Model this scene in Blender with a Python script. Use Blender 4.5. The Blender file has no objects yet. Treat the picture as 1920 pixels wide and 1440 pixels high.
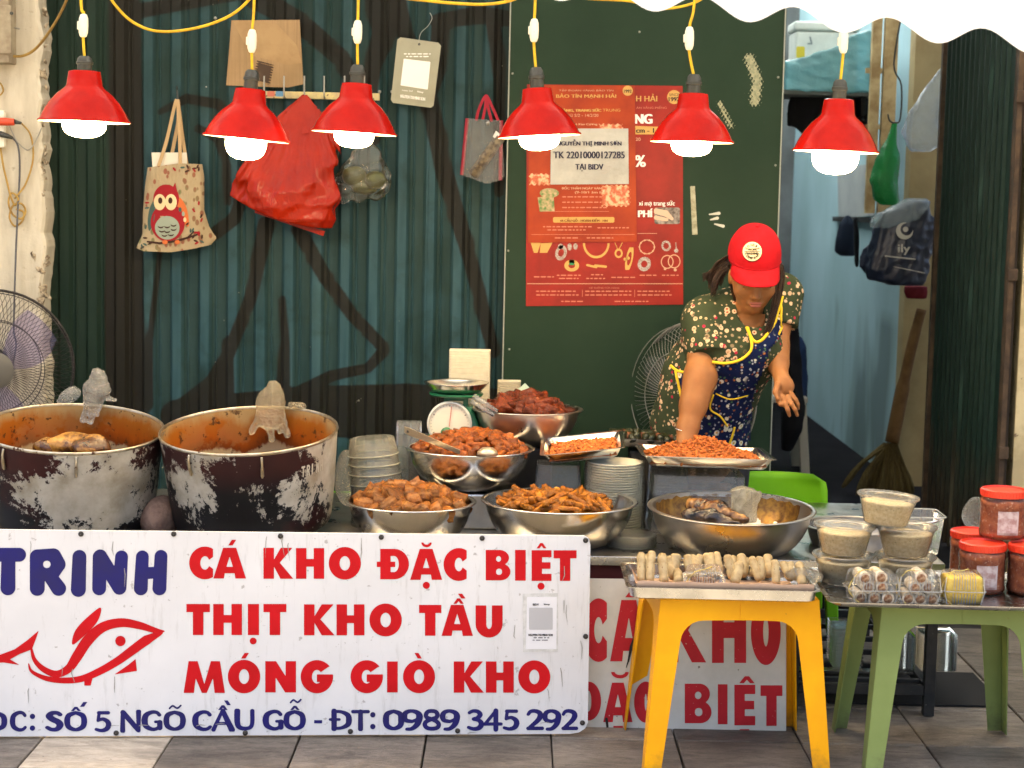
import bpy, bmesh, math, random
import numpy as np
from mathutils import Vector, Matrix, Euler
from mathutils.bvhtree import BVHTree

rnd = random.Random(7)
rng = np.random.default_rng(7)
SC = bpy.context.scene
COL = SC.collection
R = math.radians
PI = math.pi

# ------------------------------------------------------------------ camera
F = 3300.0                       # focal length in photo pixels (1920 wide)
CAMZ = 1.52
PITCH, ROLL = R(6.0), R(1.2)
CAM_R = Matrix.Rotation(PI / 2 - PITCH, 3, 'X') @ Matrix.Rotation(ROLL, 3, 'Z')
cam = bpy.data.cameras.new('camera')
cam.sensor_width = 36.0
cam.lens = 36.0 * F / 1920.0
cam.clip_start = 0.05
cam.clip_end = 500
cam.dof.use_dof = True
cam.dof.focus_distance = 5.25
cam.dof.aperture_fstop = 5.0
cam_o = bpy.data.objects.new('camera', cam)
cam_o.matrix_world = Matrix.Translation((0, 0, CAMZ)) @ CAM_R.to_4x4()
COL.objects.link(cam_o)
SC.camera = cam_o

# ------------------------------------------------------------------ world, sun, exposure
SUN_EL, SUN_AZ = R(77), R(200)     # azimuth measured clockwise from +Y; the street side
world = bpy.data.worlds.new('World')
SC.world = world
world.use_nodes = True
wn, wl = world.node_tree.nodes, world.node_tree.links
wn.clear()
sky = wn.new('ShaderNodeTexSky')
sky.sky_type = 'NISHITA'
sky.sun_disc = False
sky.sun_elevation = SUN_EL
sky.sun_rotation = SUN_AZ
sky.air_density = 1.0
sky.dust_density = 5.0
sky.ozone_density = 1.0
bg = wn.new('ShaderNodeBackground')
bg.inputs['Strength'].default_value = 0.11
wo = wn.new('ShaderNodeOutputWorld')
wl.new(sky.outputs[0], bg.inputs[0])
wl.new(bg.outputs[0], wo.inputs[0])
sun = bpy.data.lights.new('sun', 'SUN')
sun.energy = 4.0
sun.angle = R(1.0)
sun.color = (1.0, 0.90, 0.74)
sun_o = bpy.data.objects.new('sun', sun)
sd = Vector((math.sin(SUN_AZ) * math.cos(SUN_EL), math.cos(SUN_AZ) * math.cos(SUN_EL), math.sin(SUN_EL)))
sun_o.rotation_euler = sd.to_track_quat('Z', 'Y').to_euler()
sun_o.location = (-3, -4, 8)
COL.objects.link(sun_o)
SC.view_settings.view_transform = 'Standard'
SC.view_settings.look = 'None'
SC.view_settings.gamma = 1
SC.view_settings.exposure = 1.95
SC.render.engine = 'CYCLES'
SC.cycles.max_bounces = 8
SC.cycles.transparent_max_bounces = 24
SC.cycles.use_denoising = True
SC.cycles.caustics_reflective = False
SC.cycles.caustics_refractive = False

# ------------------------------------------------------------------ photo pixel -> world
def ray(px, py):
    return CAM_R @ Vector(((px - 960) / F, -(py - 720) / F, -1.0))
def P(px, py, Y):
    d = ray(px, py)
    t = Y / d.y
    return Vector((d.x * t, Y, CAMZ + d.z * t))
def Pz(px, py, z):
    d = ray(px, py)
    t = (z - CAMZ) / d.z
    return Vector((d.x * t, d.y * t, z))
def to_px(p):
    q = CAM_R.transposed() @ (Vector(p) - Vector((0, 0, CAMZ)))
    return (960 + F * q.x / -q.z, 720 - F * q.y / -q.z)
def ppm(Y):
    return F / Y

# ------------------------------------------------------------------ materials
def nt(name):
    m = bpy.data.materials.new(name)
    m.use_nodes = True
    t = m.node_tree
    b = t.nodes['Principled BSDF']
    return m, t.nodes, t.links, b
def c4(c): return (c[0], c[1], c[2], 1.0)
def noise_node(n, l, vec, scale, detail=5, rough=0.6, dist=0.0):
    x = n.new('ShaderNodeTexNoise')
    x.inputs['Scale'].default_value = scale
    x.inputs['Detail'].default_value = detail
    x.inputs['Roughness'].default_value = rough
    x.inputs['Distortion'].default_value = dist
    if vec is not None: l.new(vec, x.inputs['Vector'])
    return x.outputs['Fac']
def ramp(n, l, fac, stops):
    r = n.new('ShaderNodeValToRGB')
    e = r.color_ramp.elements
    while len(e) < len(stops): e.new(0.5)
    for k, (p, c) in enumerate(stops):
        e[k].position = p
        e[k].color = c4(c) if hasattr(c, '__len__') else (c, c, c, 1)
    l.new(fac, r.inputs[0])
    return r.outputs[0]
def mixc(n, l, fac, a, b, mode='MIX'):
    m = n.new('ShaderNodeMix')
    m.data_type = 'RGBA'
    m.blend_type = mode
    for s, v in ((m.inputs[0], fac), (m.inputs[6], a), (m.inputs[7], b)):
        if hasattr(v, 'is_output'): l.new(v, s)
        elif hasattr(v, '__len__'): s.default_value = c4(v)
        else: s.default_value = v
    return m.outputs[2]
def math_n(n, l, op, a, b=0.0):
    m = n.new('ShaderNodeMath')
    m.operation = op
    for s, v in ((m.inputs[0], a), (m.inputs[1], b)):
        if hasattr(v, 'is_output'): l.new(v, s)
        else: s.default_value = v
    return m.outputs[0]
def coords(n, which='Object'):
    return n.new('ShaderNodeTexCoord').outputs[which]
def bump_to(n, l, b, h, strength, dist=0.01):
    bm_ = n.new('ShaderNodeBump')
    bm_.inputs['Strength'].default_value = strength
    bm_.inputs['Distance'].default_value = dist
    l.new(h, bm_.inputs['Height'])
    l.new(bm_.outputs[0], b.inputs['Normal'])

def mat(name, col, rough=0.5, metal=0.0, col2=None, vs=12.0, lo=0.4, hi=0.62, bump=0.0, bs=90.0, spec=0.5,
        rvar=0.0, spots=None, sscale=60.0, slo=0.66, shi=0.7, subs=0.0, emit=None, es=0.0, co='Object', bdist=0.004, coat=0.0):
    m, n, l, b = nt(name)
    vec = coords(n, co)
    if spec == 0.5 and rough >= .45 and metal < .3: spec = .16
    b.inputs['Base Color'].default_value = c4(col)
    b.inputs['Roughness'].default_value = rough
    b.inputs['Metallic'].default_value = metal
    b.inputs['Specular IOR Level'].default_value = spec
    b.inputs['Coat Weight'].default_value = coat
    if subs:
        b.inputs['Subsurface Weight'].default_value = subs
        b.inputs['Subsurface Radius'].default_value = (0.01, 0.005, 0.003)
    out = None
    if col2 is not None:
        f = ramp(n, l, noise_node(n, l, vec, vs), [(lo, 0.0), (hi, 1.0)])
        out = mixc(n, l, f, col, col2)
    if spots is not None:
        f = ramp(n, l, noise_node(n, l, vec, sscale, 3), [(slo, 0.0), (shi, 1.0)])
        out = mixc(n, l, f, out if out is not None else col, spots)
    if out is not None: l.new(out, b.inputs['Base Color'])
    if rvar:
        f = noise_node(n, l, vec, vs * 1.7)
        rr = n.new('ShaderNodeMapRange')
        rr.inputs['To Min'].default_value = max(0.02, rough - rvar)
        rr.inputs['To Max'].default_value = min(1, rough + rvar)
        rr.inputs['From Min'].default_value = 0.3
        rr.inputs['From Max'].default_value = 0.7
        l.new(f, rr.inputs[0])
        l.new(rr.outputs[0], b.inputs['Roughness'])
    if bump: bump_to(n, l, b, noise_node(n, l, vec, bs, 4), bump, bdist)
    if emit is not None:
        b.inputs['Emission Color'].default_value = c4(emit)
        b.inputs['Emission Strength'].default_value = es
    return m

def film(name, col, haze=0.25, rough=0.18, tint=(1, 1, 1), wr=0.0, ws=40.0, ior=1.28):
    """clear plastic sheet: mostly see-through, with a milky share and a sharp sheen"""
    m, n, l, b = nt(name)
    b.inputs['Base Color'].default_value = c4(col)
    b.inputs['Roughness'].default_value = rough
    b.inputs['Specular IOR Level'].default_value = 0.8
    tr = n.new('ShaderNodeBsdfTransparent')
    tr.inputs[0].default_value = c4(tint)
    b.inputs['Specular IOR Level'].default_value = 0.0
    b.inputs['Roughness'].default_value = 0.6
    mx = n.new('ShaderNodeMixShader')
    mx.inputs[0].default_value = haze
    l.new(tr.outputs[0], mx.inputs[1])
    tl = n.new('ShaderNodeBsdfTranslucent')
    tl.inputs[0].default_value = c4(col)
    dm = n.new('ShaderNodeMixShader')
    dm.inputs[0].default_value = 0.45
    l.new(b.outputs[0], dm.inputs[1])
    l.new(tl.outputs[0], dm.inputs[2])
    l.new(dm.outputs[0], mx.inputs[2])
    gl = n.new('ShaderNodeBsdfAnisotropic')
    gl.inputs['Color'].default_value = (1, 1, 1, 1)
    gl.inputs['Roughness'].default_value = rough
    fr = n.new('ShaderNodeFresnel')
    fr.inputs['IOR'].default_value = ior
    m2 = n.new('ShaderNodeMixShader')
    l.new(fr.outputs[0], m2.inputs[0])
    l.new(mx.outputs[0], m2.inputs[1])
    l.new(gl.outputs[0], m2.inputs[2])
    l.new(m2.outputs[0], n['Material Output'].inputs['Surface'])
    if wr:
        h = noise_node(n, l, coords(n), ws, 3, 0.6, 1.5)
        bump_to(n, l, b, h, wr, 0.02)
        for q in (fr, gl): l.new(b.inputs['Normal'].links[0].from_socket, q.inputs['Normal'])
    return m

# ------------------------------------------------------------------ mesh helpers: everything is (verts, faces)
def join(parts):
    V, Fa, o = [], [], 0
    for v, f in parts:
        V.extend([tuple(x) for x in v])
        Fa.extend([tuple(i + o for i in q) for q in f])
        o += len(v)
    return V, Fa
def xf(vf, M):
    v, f = vf
    return [tuple(M @ Vector(p)) for p in v], f
def moved(vf, d):
    return [(p[0] + d[0], p[1] + d[1], p[2] + d[2]) for p in vf[0]], vf[1]
def box(x0, x1, y0, y1, z0, z1):
    v = [(x, y, z) for x in (x0, x1) for y in (y0, y1) for z in (z0, z1)]
    f = [(0, 1, 3, 2), (4, 6, 7, 5), (0, 4, 5, 1), (2, 3, 7, 6), (0, 2, 6, 4), (1, 5, 7, 3)]
    return v, f
def rbox(x0, x1, y0, y1, z0, z1, r=0.005, seg=2):
    bm = bmesh.new()
    v, f = box(x0, x1, y0, y1, z0, z1)
    vs = [bm.verts.new(p) for p in v]
    for q in f: bm.faces.new([vs[i] for i in q])
    bmesh.ops.bevel(bm, geom=bm.edges[:], offset=r, segments=seg, affect='EDGES', profile=0.5)
    bm.verts.index_update()
    out = [tuple(p.co) for p in bm.verts], [tuple(p.index for p in q.verts) for q in bm.faces]
    bm.free()
    return out
def tube(pts, r, n=8, closed=False, cap=True):
    pts = [Vector(p) for p in pts]
    m = len(pts)
    rad = r if hasattr(r, '__len__') else [r] * m
    T = []
    for i in range(m):
        a = pts[i - 1] if (i > 0 or closed) else pts[i]
        b = pts[(i + 1) % m] if (i < m - 1 or closed) else pts[i]
        t = b - a
        T.append(t.normalized() if t.length > 1e-9 else Vector((0, 0, 1)))
    up = Vector((0, 0, 1)) if abs(T[0].z) < 0.9 else Vector((1, 0, 0))
    N = (up - T[0] * up.dot(T[0])).normalized()
    V, Fa = [], []
    for i in range(m):
        N = N - T[i] * N.dot(T[i])
        N.normalize()
        B = T[i].cross(N)
        for k in range(n):
            a = 2 * PI * k / n
            V.append(tuple(pts[i] + (N * math.cos(a) + B * math.sin(a)) * rad[i]))
    for i in range(m if closed else m - 1):
        j = (i + 1) % m
        for k in range(n):
            k2 = (k + 1) % n
            Fa.append((i * n + k, i * n + k2, j * n + k2, j * n + k))
    if cap and not closed:
        Fa.append(tuple(range(n))[::-1])
        Fa.append(tuple((m - 1) * n + k for k in range(n)))
    return V, Fa
def smooth_path(pts, k=6, closed=False):
    pts = [Vector(p) for p in pts]
    out, m = [], len(pts)
    for i in range(m if closed else m - 1):
        g = lambda j: pts[j % m] if closed else pts[max(0, min(m - 1, j))]
        p0, p1, p2, p3 = g(i - 1), g(i), g(i + 1), g(i + 2)
        for s in range(k):
            t = s / k
            out.append(0.5 * ((2 * p1) + (p2 - p0) * t + (2 * p0 - 5 * p1 + 4 * p2 - p3) * t * t + (3 * p1 - p0 - 3 * p2 + p3) * t ** 3))
    if not closed: out.append(pts[-1])
    return out
def lathe(prof, n=48, cap0=False, cap1=False):
    V, Fa = [], []
    m = len(prof)
    for r, z in prof:
        for k in range(n):
            a = 2 * PI * k / n
            V.append((r * math.cos(a), r * math.sin(a), z))
    for i in range(m - 1):
        for k in range(n):
            k2 = (k + 1) % n
            Fa.append((i * n + k, i * n + k2, (i + 1) * n + k2, (i + 1) * n + k))
    if cap0: Fa.append(tuple(range(n))[::-1])
    if cap1: Fa.append(tuple((m - 1) * n + k for k in range(n)))
    return V, Fa
def loft(rings, closed=True, cap0=True, cap1=True):
    n = len(rings[0])
    V = [tuple(p) for r in rings for p in r]
    Fa = []
    for i in range(len(rings) - 1):
        for k in range(n if closed else n - 1):
            k2 = (k + 1) % n
            Fa.append((i * n + k, i * n + k2, (i + 1) * n + k2, (i + 1) * n + k))
    if closed and cap0: Fa.append(tuple(range(n))[::-1])
    if closed and cap1: Fa.append(tuple((len(rings) - 1) * n + k for k in range(n)))
    return V, Fa
def rrect(sx, sy, r, n=4, cx=0, cy=0):
    out = []
    for qx, qy, a0 in ((1, 1, 0), (-1, 1, 90), (-1, -1, 180), (1, -1, 270)):
        for k in range(n + 1):
            a = R(a0 + 90 * k / n)
            out.append((cx + qx * (sx / 2 - r) + r * math.cos(a), cy + qy * (sy / 2 - r) + r * math.sin(a)))
    return out
def prism(poly, fmap, depth):
    """poly: 2-D outline (px), fmap(x, y, d) -> 3-D at depth d; a slab with real thickness"""
    n = len(poly)
    V = [tuple(fmap(x, y, 0)) for x, y in poly] + [tuple(fmap(x, y, depth)) for x, y in poly]
    Fa = [tuple(range(n)), tuple(range(2 * n - 1, n - 1, -1))]
    for k in range(n):
        k2 = (k + 1) % n
        Fa.append((k, k + n, k2 + n, k2))
    return V, Fa

# ------------------------------------------------------------------ objects
def mesh(name, vf, smooth=False, auto=None):
    me = bpy.data.meshes.new(name)
    v, f = vf
    if isinstance(v, np.ndarray): v = v.tolist()
    me.from_pydata([tuple(p) for p in v], [], [tuple(q) for q in f])
    if smooth: me.polygons.foreach_set('use_smooth', [True] * len(me.polygons))
    me.update()
    if auto is not None:
        me.set_sharp_from_angle(angle=R(auto))
    return me
def obj(name, vf, material, parent=None, label=None, cat=None, group=None, kind=None, smooth=False, auto=None, loc=None, rot=None, world=False):
    me = vf if isinstance(vf, bpy.types.Mesh) else None
    if me is None:
        if world and parent is not None:
            L = parent.location
            vf = ([(p[0] - L.x, p[1] - L.y, p[2] - L.z) for p in vf[0]], vf[1])
        if world and parent is None and loc is not None:
            vf = ([(p[0] - loc[0], p[1] - loc[1], p[2] - loc[2]) for p in vf[0]], vf[1])
        me = mesh(name, vf, smooth or auto is not None, auto)
        for m_ in (material if isinstance(material, (list, tuple)) else [material]): me.materials.append(m_)
    o = bpy.data.objects.new(name, me)
    COL.objects.link(o)
    if parent is not None: o.parent = parent
    if loc is not None: o.location = loc
    if rot is not None: o.rotation_euler = rot
    tag(o, label, cat, group, kind)
    return o
def tag(o, label=None, cat=None, group=None, kind=None):
    if label: o['label'] = label
    if cat: o['category'] = cat
    if group: o['group'] = group
    if kind: o['kind'] = kind
    return o
def thing(name, label, cat, loc=(0, 0, 0), rot=(0, 0, 0), group=None):
    o = bpy.data.objects.new(name, None)
    o.empty_display_size = 0.05
    COL.objects.link(o)
    o.location = loc
    o.rotation_euler = rot
    return tag(o, label, cat, group)
def copy_tree(o, parent=None):
    c = o.copy()
    COL.objects.link(c)
    if parent is not None: c.parent = parent
    for ch in o.children: copy_tree(ch, c)
    return c

# ------------------------------------------------------------------ flat print: 2-D distance fields -> clean flat meshes
def fill2d(sdf, x0, y0, x1, y1, step):
    nx, ny = max(2, int(math.ceil((x1 - x0) / step)) + 1), max(2, int(math.ceil((y1 - y0) / step)) + 1)
    xs, ys = np.linspace(x0, x1, nx), np.linspace(y0, y1, ny)
    X, Y = np.meshgrid(xs, ys)
    D = sdf(X, Y)
    D = np.where(np.abs(D) < 1e-6, 1e-6, D)
    ins = D < 0
    V, Fa, idx = [], [], {}
    def vert(key, p):
        if key not in idx:
            idx[key] = len(V)
            V.append(p)
        return idx[key]
    def corner(i, j): return vert(('c', i, j), (xs[i], ys[j]))
    def edge(i, j, i2, j2):
        a, b = D[j, i], D[j2, i2]
        t = a / (a - b)
        return vert(('e', i, j, i2, j2) if (i, j) < (i2, j2) else ('e', i2, j2, i, j), (xs[i] + t * (xs[i2] - xs[i]), ys[j] + t * (ys[j2] - ys[j])))
    full = ins[:-1, :-1] & ins[1:, :-1] & ins[:-1, 1:] & ins[1:, 1:]
    any_ = ins[:-1, :-1] | ins[1:, :-1] | ins[:-1, 1:] | ins[1:, 1:]
    for j in range(ny - 1):
        i = 0
        while i < nx - 1:
            if full[j, i]:
                k = i
                while k + 1 < nx - 1 and full[j, k + 1]: k += 1
                Fa.append((corner(i, j), corner(k + 1, j), corner(k + 1, j + 1), corner(i, j + 1)))
                i = k + 1
                continue
            if any_[j, i]:
                cs = [(i, j), (i + 1, j), (i + 1, j + 1), (i, j + 1)]
                poly = []
                for q in range(4):
                    a, b = cs[q], cs[(q + 1) % 4]
                    if ins[a[1], a[0]]: poly.append(corner(*a))
                    if ins[a[1], a[0]] != ins[b[1], b[0]]: poly.append(edge(*a, *b))
                if len(poly) >= 3: Fa.append(tuple(poly))
            i += 1
    return V, Fa
def s_rect(X, Y, x0, y0, x1, y1):
    return np.maximum(np.maximum(x0 - X, X - x1), np.maximum(y0 - Y, Y - y1))
def s_rrect(X, Y, x0, y0, x1, y1, r):
    qx = np.abs(X - (x0 + x1) / 2) - (x1 - x0) / 2 + r
    qy = np.abs(Y - (y0 + y1) / 2) - (y1 - y0) / 2 + r
    return np.hypot(np.maximum(qx, 0), np.maximum(qy, 0)) + np.minimum(np.maximum(qx, qy), 0) - r
def s_circ(X, Y, cx, cy, r): return np.hypot(X - cx, Y - cy) - r
def s_ell(X, Y, cx, cy, rx, ry): return (np.hypot((X - cx) / rx, (Y - cy) / ry) - 1) * min(rx, ry)
def s_seg(X, Y, ax, ay, bx, by, r, rb=None):
    dx, dy = bx - ax, by - ay
    t = np.clip(((X - ax) * dx + (Y - ay) * dy) / max(dx * dx + dy * dy, 1e-9), 0, 1)
    return np.hypot(X - ax - t * dx, Y - ay - t * dy) - (r + t * ((r if rb is None else rb) - r))
def s_path(X, Y, pts, r):
    d = np.full(X.shape, 1e9)
    rs = r if hasattr(r, '__len__') else [r] * len(pts)
    for k in range(len(pts) - 1):
        d = np.minimum(d, s_seg(X, Y, pts[k][0], pts[k][1], pts[k + 1][0], pts[k + 1][1], rs[k], rs[k + 1]))
    return d
def s_poly(X, Y, pts):
    d = np.full(X.shape, 1e18)
    inside = np.zeros(X.shape, bool)
    n = len(pts)
    for k in range(n):
        ax, ay = pts[k]
        bx, by = pts[(k + 1) % n]
        dx, dy = bx - ax, by - ay
        t = np.clip(((X - ax) * dx + (Y - ay) * dy) / max(dx * dx + dy * dy, 1e-12), 0, 1)
        d = np.minimum(d, (X - ax - t * dx) ** 2 + (Y - ay - t * dy) ** 2)
        c = (ay > Y) != (by > Y)
        if dy != 0: inside ^= c & (X < ax + (Y - ay) * dx / dy)
    d = np.sqrt(d)
    return np.where(inside, -d, d)
def curve2(pts, k=6, closed=False):
    return [(p.x, p.y) for p in smooth_path([(a, b, 0) for a, b in pts], k, closed)]
def decal(name, parent, sdf, bb, step, Y, material, **kw):
    """flat print on an upright surface at depth Y, drawn in photo pixels; Y may be a function (px, py) -> 3-D"""
    v, f = fill2d(sdf, *bb, step)
    fm = Y if callable(Y) else (lambda a, b: P(a, b, Y))
    v3 = [tuple(fm(a, b)) for a, b in v]
    return obj(name, (v3, f), material, parent, world=True, **kw)

# ------------------------------------------------------------------ 3-D distance fields -> smooth organic meshes (surface nets)
def snets(f, lo, hi, h):
    lo, hi = np.array(lo, float), np.array(hi, float)
    n = np.ceil((hi - lo) / h).astype(int) + 1
    ax = [lo[k] + h * np.arange(n[k]) for k in range(3)]
    G = np.stack(np.meshgrid(*ax, indexing='ij'), -1).astype(np.float32)
    D = f(G).astype(np.float32)
    S = D < 0
    cs = tuple(n - 1)
    acc = np.zeros(cs + (3,), np.float32)
    cnt = np.zeros(cs, np.int32)
    quads = []
    for a in range(3):
        sl0, sl1 = [slice(None)] * 3, [slice(None)] * 3
        sl0[a], sl1[a] = slice(0, -1), slice(1, None)
        v0, v1 = D[tuple(sl0)], D[tuple(sl1)]
        cr = (v0 < 0) != (v1 < 0)
        I = np.argwhere(cr)
        if len(I) == 0: continue
        t = v0[cr] / (v0[cr] - v1[cr])
        p = G[tuple(sl0)][cr].copy()
        p[:, a] += t * h
        b, c = (a + 1) % 3, (a + 2) % 3
        for db in (0, -1):
            for dc in (0, -1):
                J = I.copy()
                J[:, b] += db
                J[:, c] += dc
                ok = np.all((J >= 0) & (J < np.array(cs)), axis=1)
                np.add.at(acc, tuple(J[ok].T), p[ok])
                np.add.at(cnt, tuple(J[ok].T), 1)
        quads.append((a, I, v0[cr] < 0))
    has = cnt > 0
    ids = np.full(cs, -1, np.int64)
    ids[has] = np.arange(has.sum())
    V = acc[has] / cnt[has][:, None]
    Fs = []
    for a, I, flip in quads:
        b, c = (a + 1) % 3, (a + 2) % 3
        ok = (I[:, b] > 0) & (I[:, c] > 0) & (I[:, b] < cs[b]) & (I[:, c] < cs[c])
        I, flip = I[ok], flip[ok]
        q = []
        for db, dc in ((-1, -1), (0, -1), (0, 0), (-1, 0)):
            J = I.copy()
            J[:, b] += db
            J[:, c] += dc
            q.append(ids[tuple(J.T)])
        q = np.stack(q, 1)
        q[~flip] = q[~flip][:, ::-1]
        Fs.append(q)
    Fs = np.concatenate(Fs) if Fs else np.zeros((0, 4), int)
    return V.astype(float), Fs.tolist()
def d_cone(G, a, b, ra, rb):
    a, b = np.array(a, np.float32), np.array(b, np.float32)
    ab = b - a
    t = np.clip(((G - a) @ ab) / max(float(ab @ ab), 1e-9), 0, 1)
    return np.linalg.norm(G - a - t[..., None] * ab, axis=-1) - (ra + t * (rb - ra))
def d_ell(G, c, r, M=None):
    q = G - np.array(c, np.float32)
    if M is not None: q = q @ np.array(M, np.float32)      # columns of M are the ellipsoid's axes
    r = np.array(r, np.float32)
    k0 = np.linalg.norm(q / r, axis=-1)
    k1 = np.linalg.norm(q / (r * r), axis=-1)
    return k0 * (k0 - 1) / np.maximum(k1, 1e-6)
def smin(a, b, k):
    h = np.clip(0.5 + 0.5 * (b - a) / k, 0, 1)
    return b + (a - b) * h - k * h * (1 - h)
def wob(G, s, seed=0):
    """cheap smooth 3-D waviness in -1..1"""
    r = np.random.default_rng(seed)
    o = np.zeros(G.shape[:-1], np.float32)
    for k in range(6):
        w = r.normal(size=3)
        w *= s * (0.6 + 0.9 * r.random()) / np.linalg.norm(w)
        o += np.sin(G @ w.astype(np.float32) + r.random() * 6.28)
    return o / 3.2
def crease(G, s, seed=0):
    """sharp folds: creased waviness in 0..1"""
    return np.abs(wob(G, s, seed))
# ================================================================== SETTING
YW = 6.40                        # ridge front of the corrugated wall
YB = 6.35                        # front of the green board
def text_decal(name, parent, body, bb, Y, material, bold=0.0, rot=0.0, **kw):
    """writing with the built-in font, fitted into a box of photo pixels on an upright surface at depth Y"""
    c = bpy.data.curves.new(name, 'FONT')
    c.body = body
    c.fill_mode = 'FRONT'
    c.resolution_u = 3
    o = bpy.data.objects.new(name, c)
    COL.objects.link(o)
    bpy.context.view_layer.update()
    me = bpy.data.meshes.new_from_object(o.evaluated_get(bpy.context.evaluated_depsgraph_get()))
    bpy.data.objects.remove(o)
    v = [tuple(q.co) for q in me.vertices]
    f = [tuple(q.vertices) for q in me.polygons]
    bpy.data.meshes.remove(me)
    xs, ys = [q[0] for q in v], [q[1] for q in v]
    x0, x1, y0, y1 = min(xs), max(xs), min(ys), max(ys)
    fm = Y if callable(Y) else (lambda a, b, d=0.0: P(a, b, Y - d))
    parts = []
    for k, dx in enumerate((0.0,) if not bold else (-bold, 0.0, bold)):
        vv = []
        for q in v:
            a = bb[0] + dx + (q[0] - x0) / (x1 - x0) * (bb[2] - bb[0])
            b = bb[3] - (q[1] - y0) / (y1 - y0) * (bb[3] - bb[1]) + rot * (a - bb[0])
            vv.append(fm(a, b, 0.0004 * k) if not callable(Y) else Y(a, b) + Vector((0, -0.0004 * k, 0)))
        parts.append((vv, f))
    return obj(name, join(parts), material, parent, world=True, **kw)

# ---- pavement with single stone tiles
m_grout = mat('grout', (0.035, 0.033, 0.03), 0.9)
obj('pavement', ([(-40, 4.0, -0.012), (40, 4.0, -0.012), (40, 40, -0.012), (-40, 40, -0.012)], [(0, 1, 2, 3)]), m_grout, kind='structure')
obj('street', ([(-60, -60, -0.02), (60, -60, -0.02), (60, 4.0, -0.02), (-60, 4.0, -0.02)], [(0, 1, 2, 3)]), mat('street_concrete', (.28, .24, .18), .9, 0, (.23, .195, .145), 2.0, bump=.3, bs=30), kind='structure')
PAV = bpy.data.objects['pavement']
def stone(name, a, b, wear, seed):
    m, n, l, bs_ = nt(name)
    vec = coords(n)
    oi = n.new('ShaderNodeObjectInfo')
    va = n.new('ShaderNodeVectorMath')
    va.operation = 'ADD'
    l.new(vec, va.inputs[0])
    cmb = n.new('ShaderNodeCombineXYZ')
    l.new(math_n(n, l, 'MULTIPLY', oi.outputs['Random'], 37.0), cmb.inputs[0])
    l.new(cmb.outputs[0], va.inputs[1])
    v = va.outputs[0]
    mp = n.new('ShaderNodeMapping')
    mp.inputs['Scale'].default_value = (1, 3.2, 1)
    mp.inputs['Rotation'].default_value = (0, 0, seed)
    l.new(v, mp.inputs[0])
    f1 = ramp(n, l, noise_node(n, l, mp.outputs[0], 7, 8, 0.7, 1.2), [(0.40, 0.0), (0.60, 1.0)])
    c = mixc(n, l, f1, a, b)
    f2 = ramp(n, l, noise_node(n, l, mp.outputs[0], 9, 10, 0.75, 2.5), [(0.485, 0.0), (0.5, 1.0), (0.515, 0.0)])
    c = mixc(n, l, math_n(n, l, 'MULTIPLY', f2, 0.6), c, wear)
    br = n.new('ShaderNodeMapRange')
    br.inputs['To Min'].default_value = 0.7
    br.inputs['To Max'].default_value = 1.25
    l.new(oi.outputs['Random'], br.inputs[0])
    c = mixc(n, l, 1.0, c, br.outputs[0], 'MULTIPLY')
    f3 = ramp(n, l, noise_node(n, l, v, 3.0, 4), [(0.45, 0.0), (0.7, 0.6)])
    c = mixc(n, l, f3, c, (0.03, 0.026, 0.022))
    sp_ = ramp(n, l, noise_node(n, l, v, 70, 3, .5), [(.70, 0.0), (.73, .7)])
    c = mixc(n, l, sp_, c, (.02, .017, .015))
    l.new(c, bs_.inputs['Base Color'])
    bs_.inputs['Roughness'].default_value = 0.55
    bs_.inputs['Specular IOR Level'].default_value = .2
    bump_to(n, l, bs_, noise_node(n, l, v, 60, 6), 0.5, 0.003)
    return m
m_tile_d = stone('stone_dark', (0.095, 0.082, 0.068), (0.175, 0.152, 0.125), (0.32, 0.28, 0.23), 0.3)
m_tile_l = stone('stone_light', (0.25, 0.215, 0.165), (0.40, 0.345, 0.27), (0.52, 0.46, 0.38), 0.9)
TS = 0.352
tile_meshes = {}
for tone, m_ in (('d', m_tile_d), ('l', m_tile_l)):
    tile_meshes[tone] = mesh('paving_tile', rbox(-TS / 2 + 0.0025, TS / 2 - 0.0025, -TS / 2 + 0.0025, TS / 2 - 0.0025, -0.03, 0, 0.0025, 1))
    tile_meshes[tone].materials.append(m_)
trow = {0: 'llldllldlddddd', 1: 'dldllddddddddd'}
x_first = P(106, 1396, 4.88).x
for j in range(-2, 4):
    for i in range(-5, 9):
        tone = 'd' if rnd.random() < 0.6 else 'l'
        if j == 0: tone = 'lldldldlddddddd'[(i + 5) % 15]
        if j == -1: tone = 'dldldlddldddddd'[(i + 5) % 15]
        if i >= 3: tone = 'd'
        o = obj('paving_tile', tile_meshes[tone], None, PAV)
        o.location = (x_first + (i + 0.5) * TS + rnd.uniform(-1, 1) * 0.0008, 4.83 + (j + 0.5) * TS, 0.012 + rnd.uniform(-1, 1) * 0.001)

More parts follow.
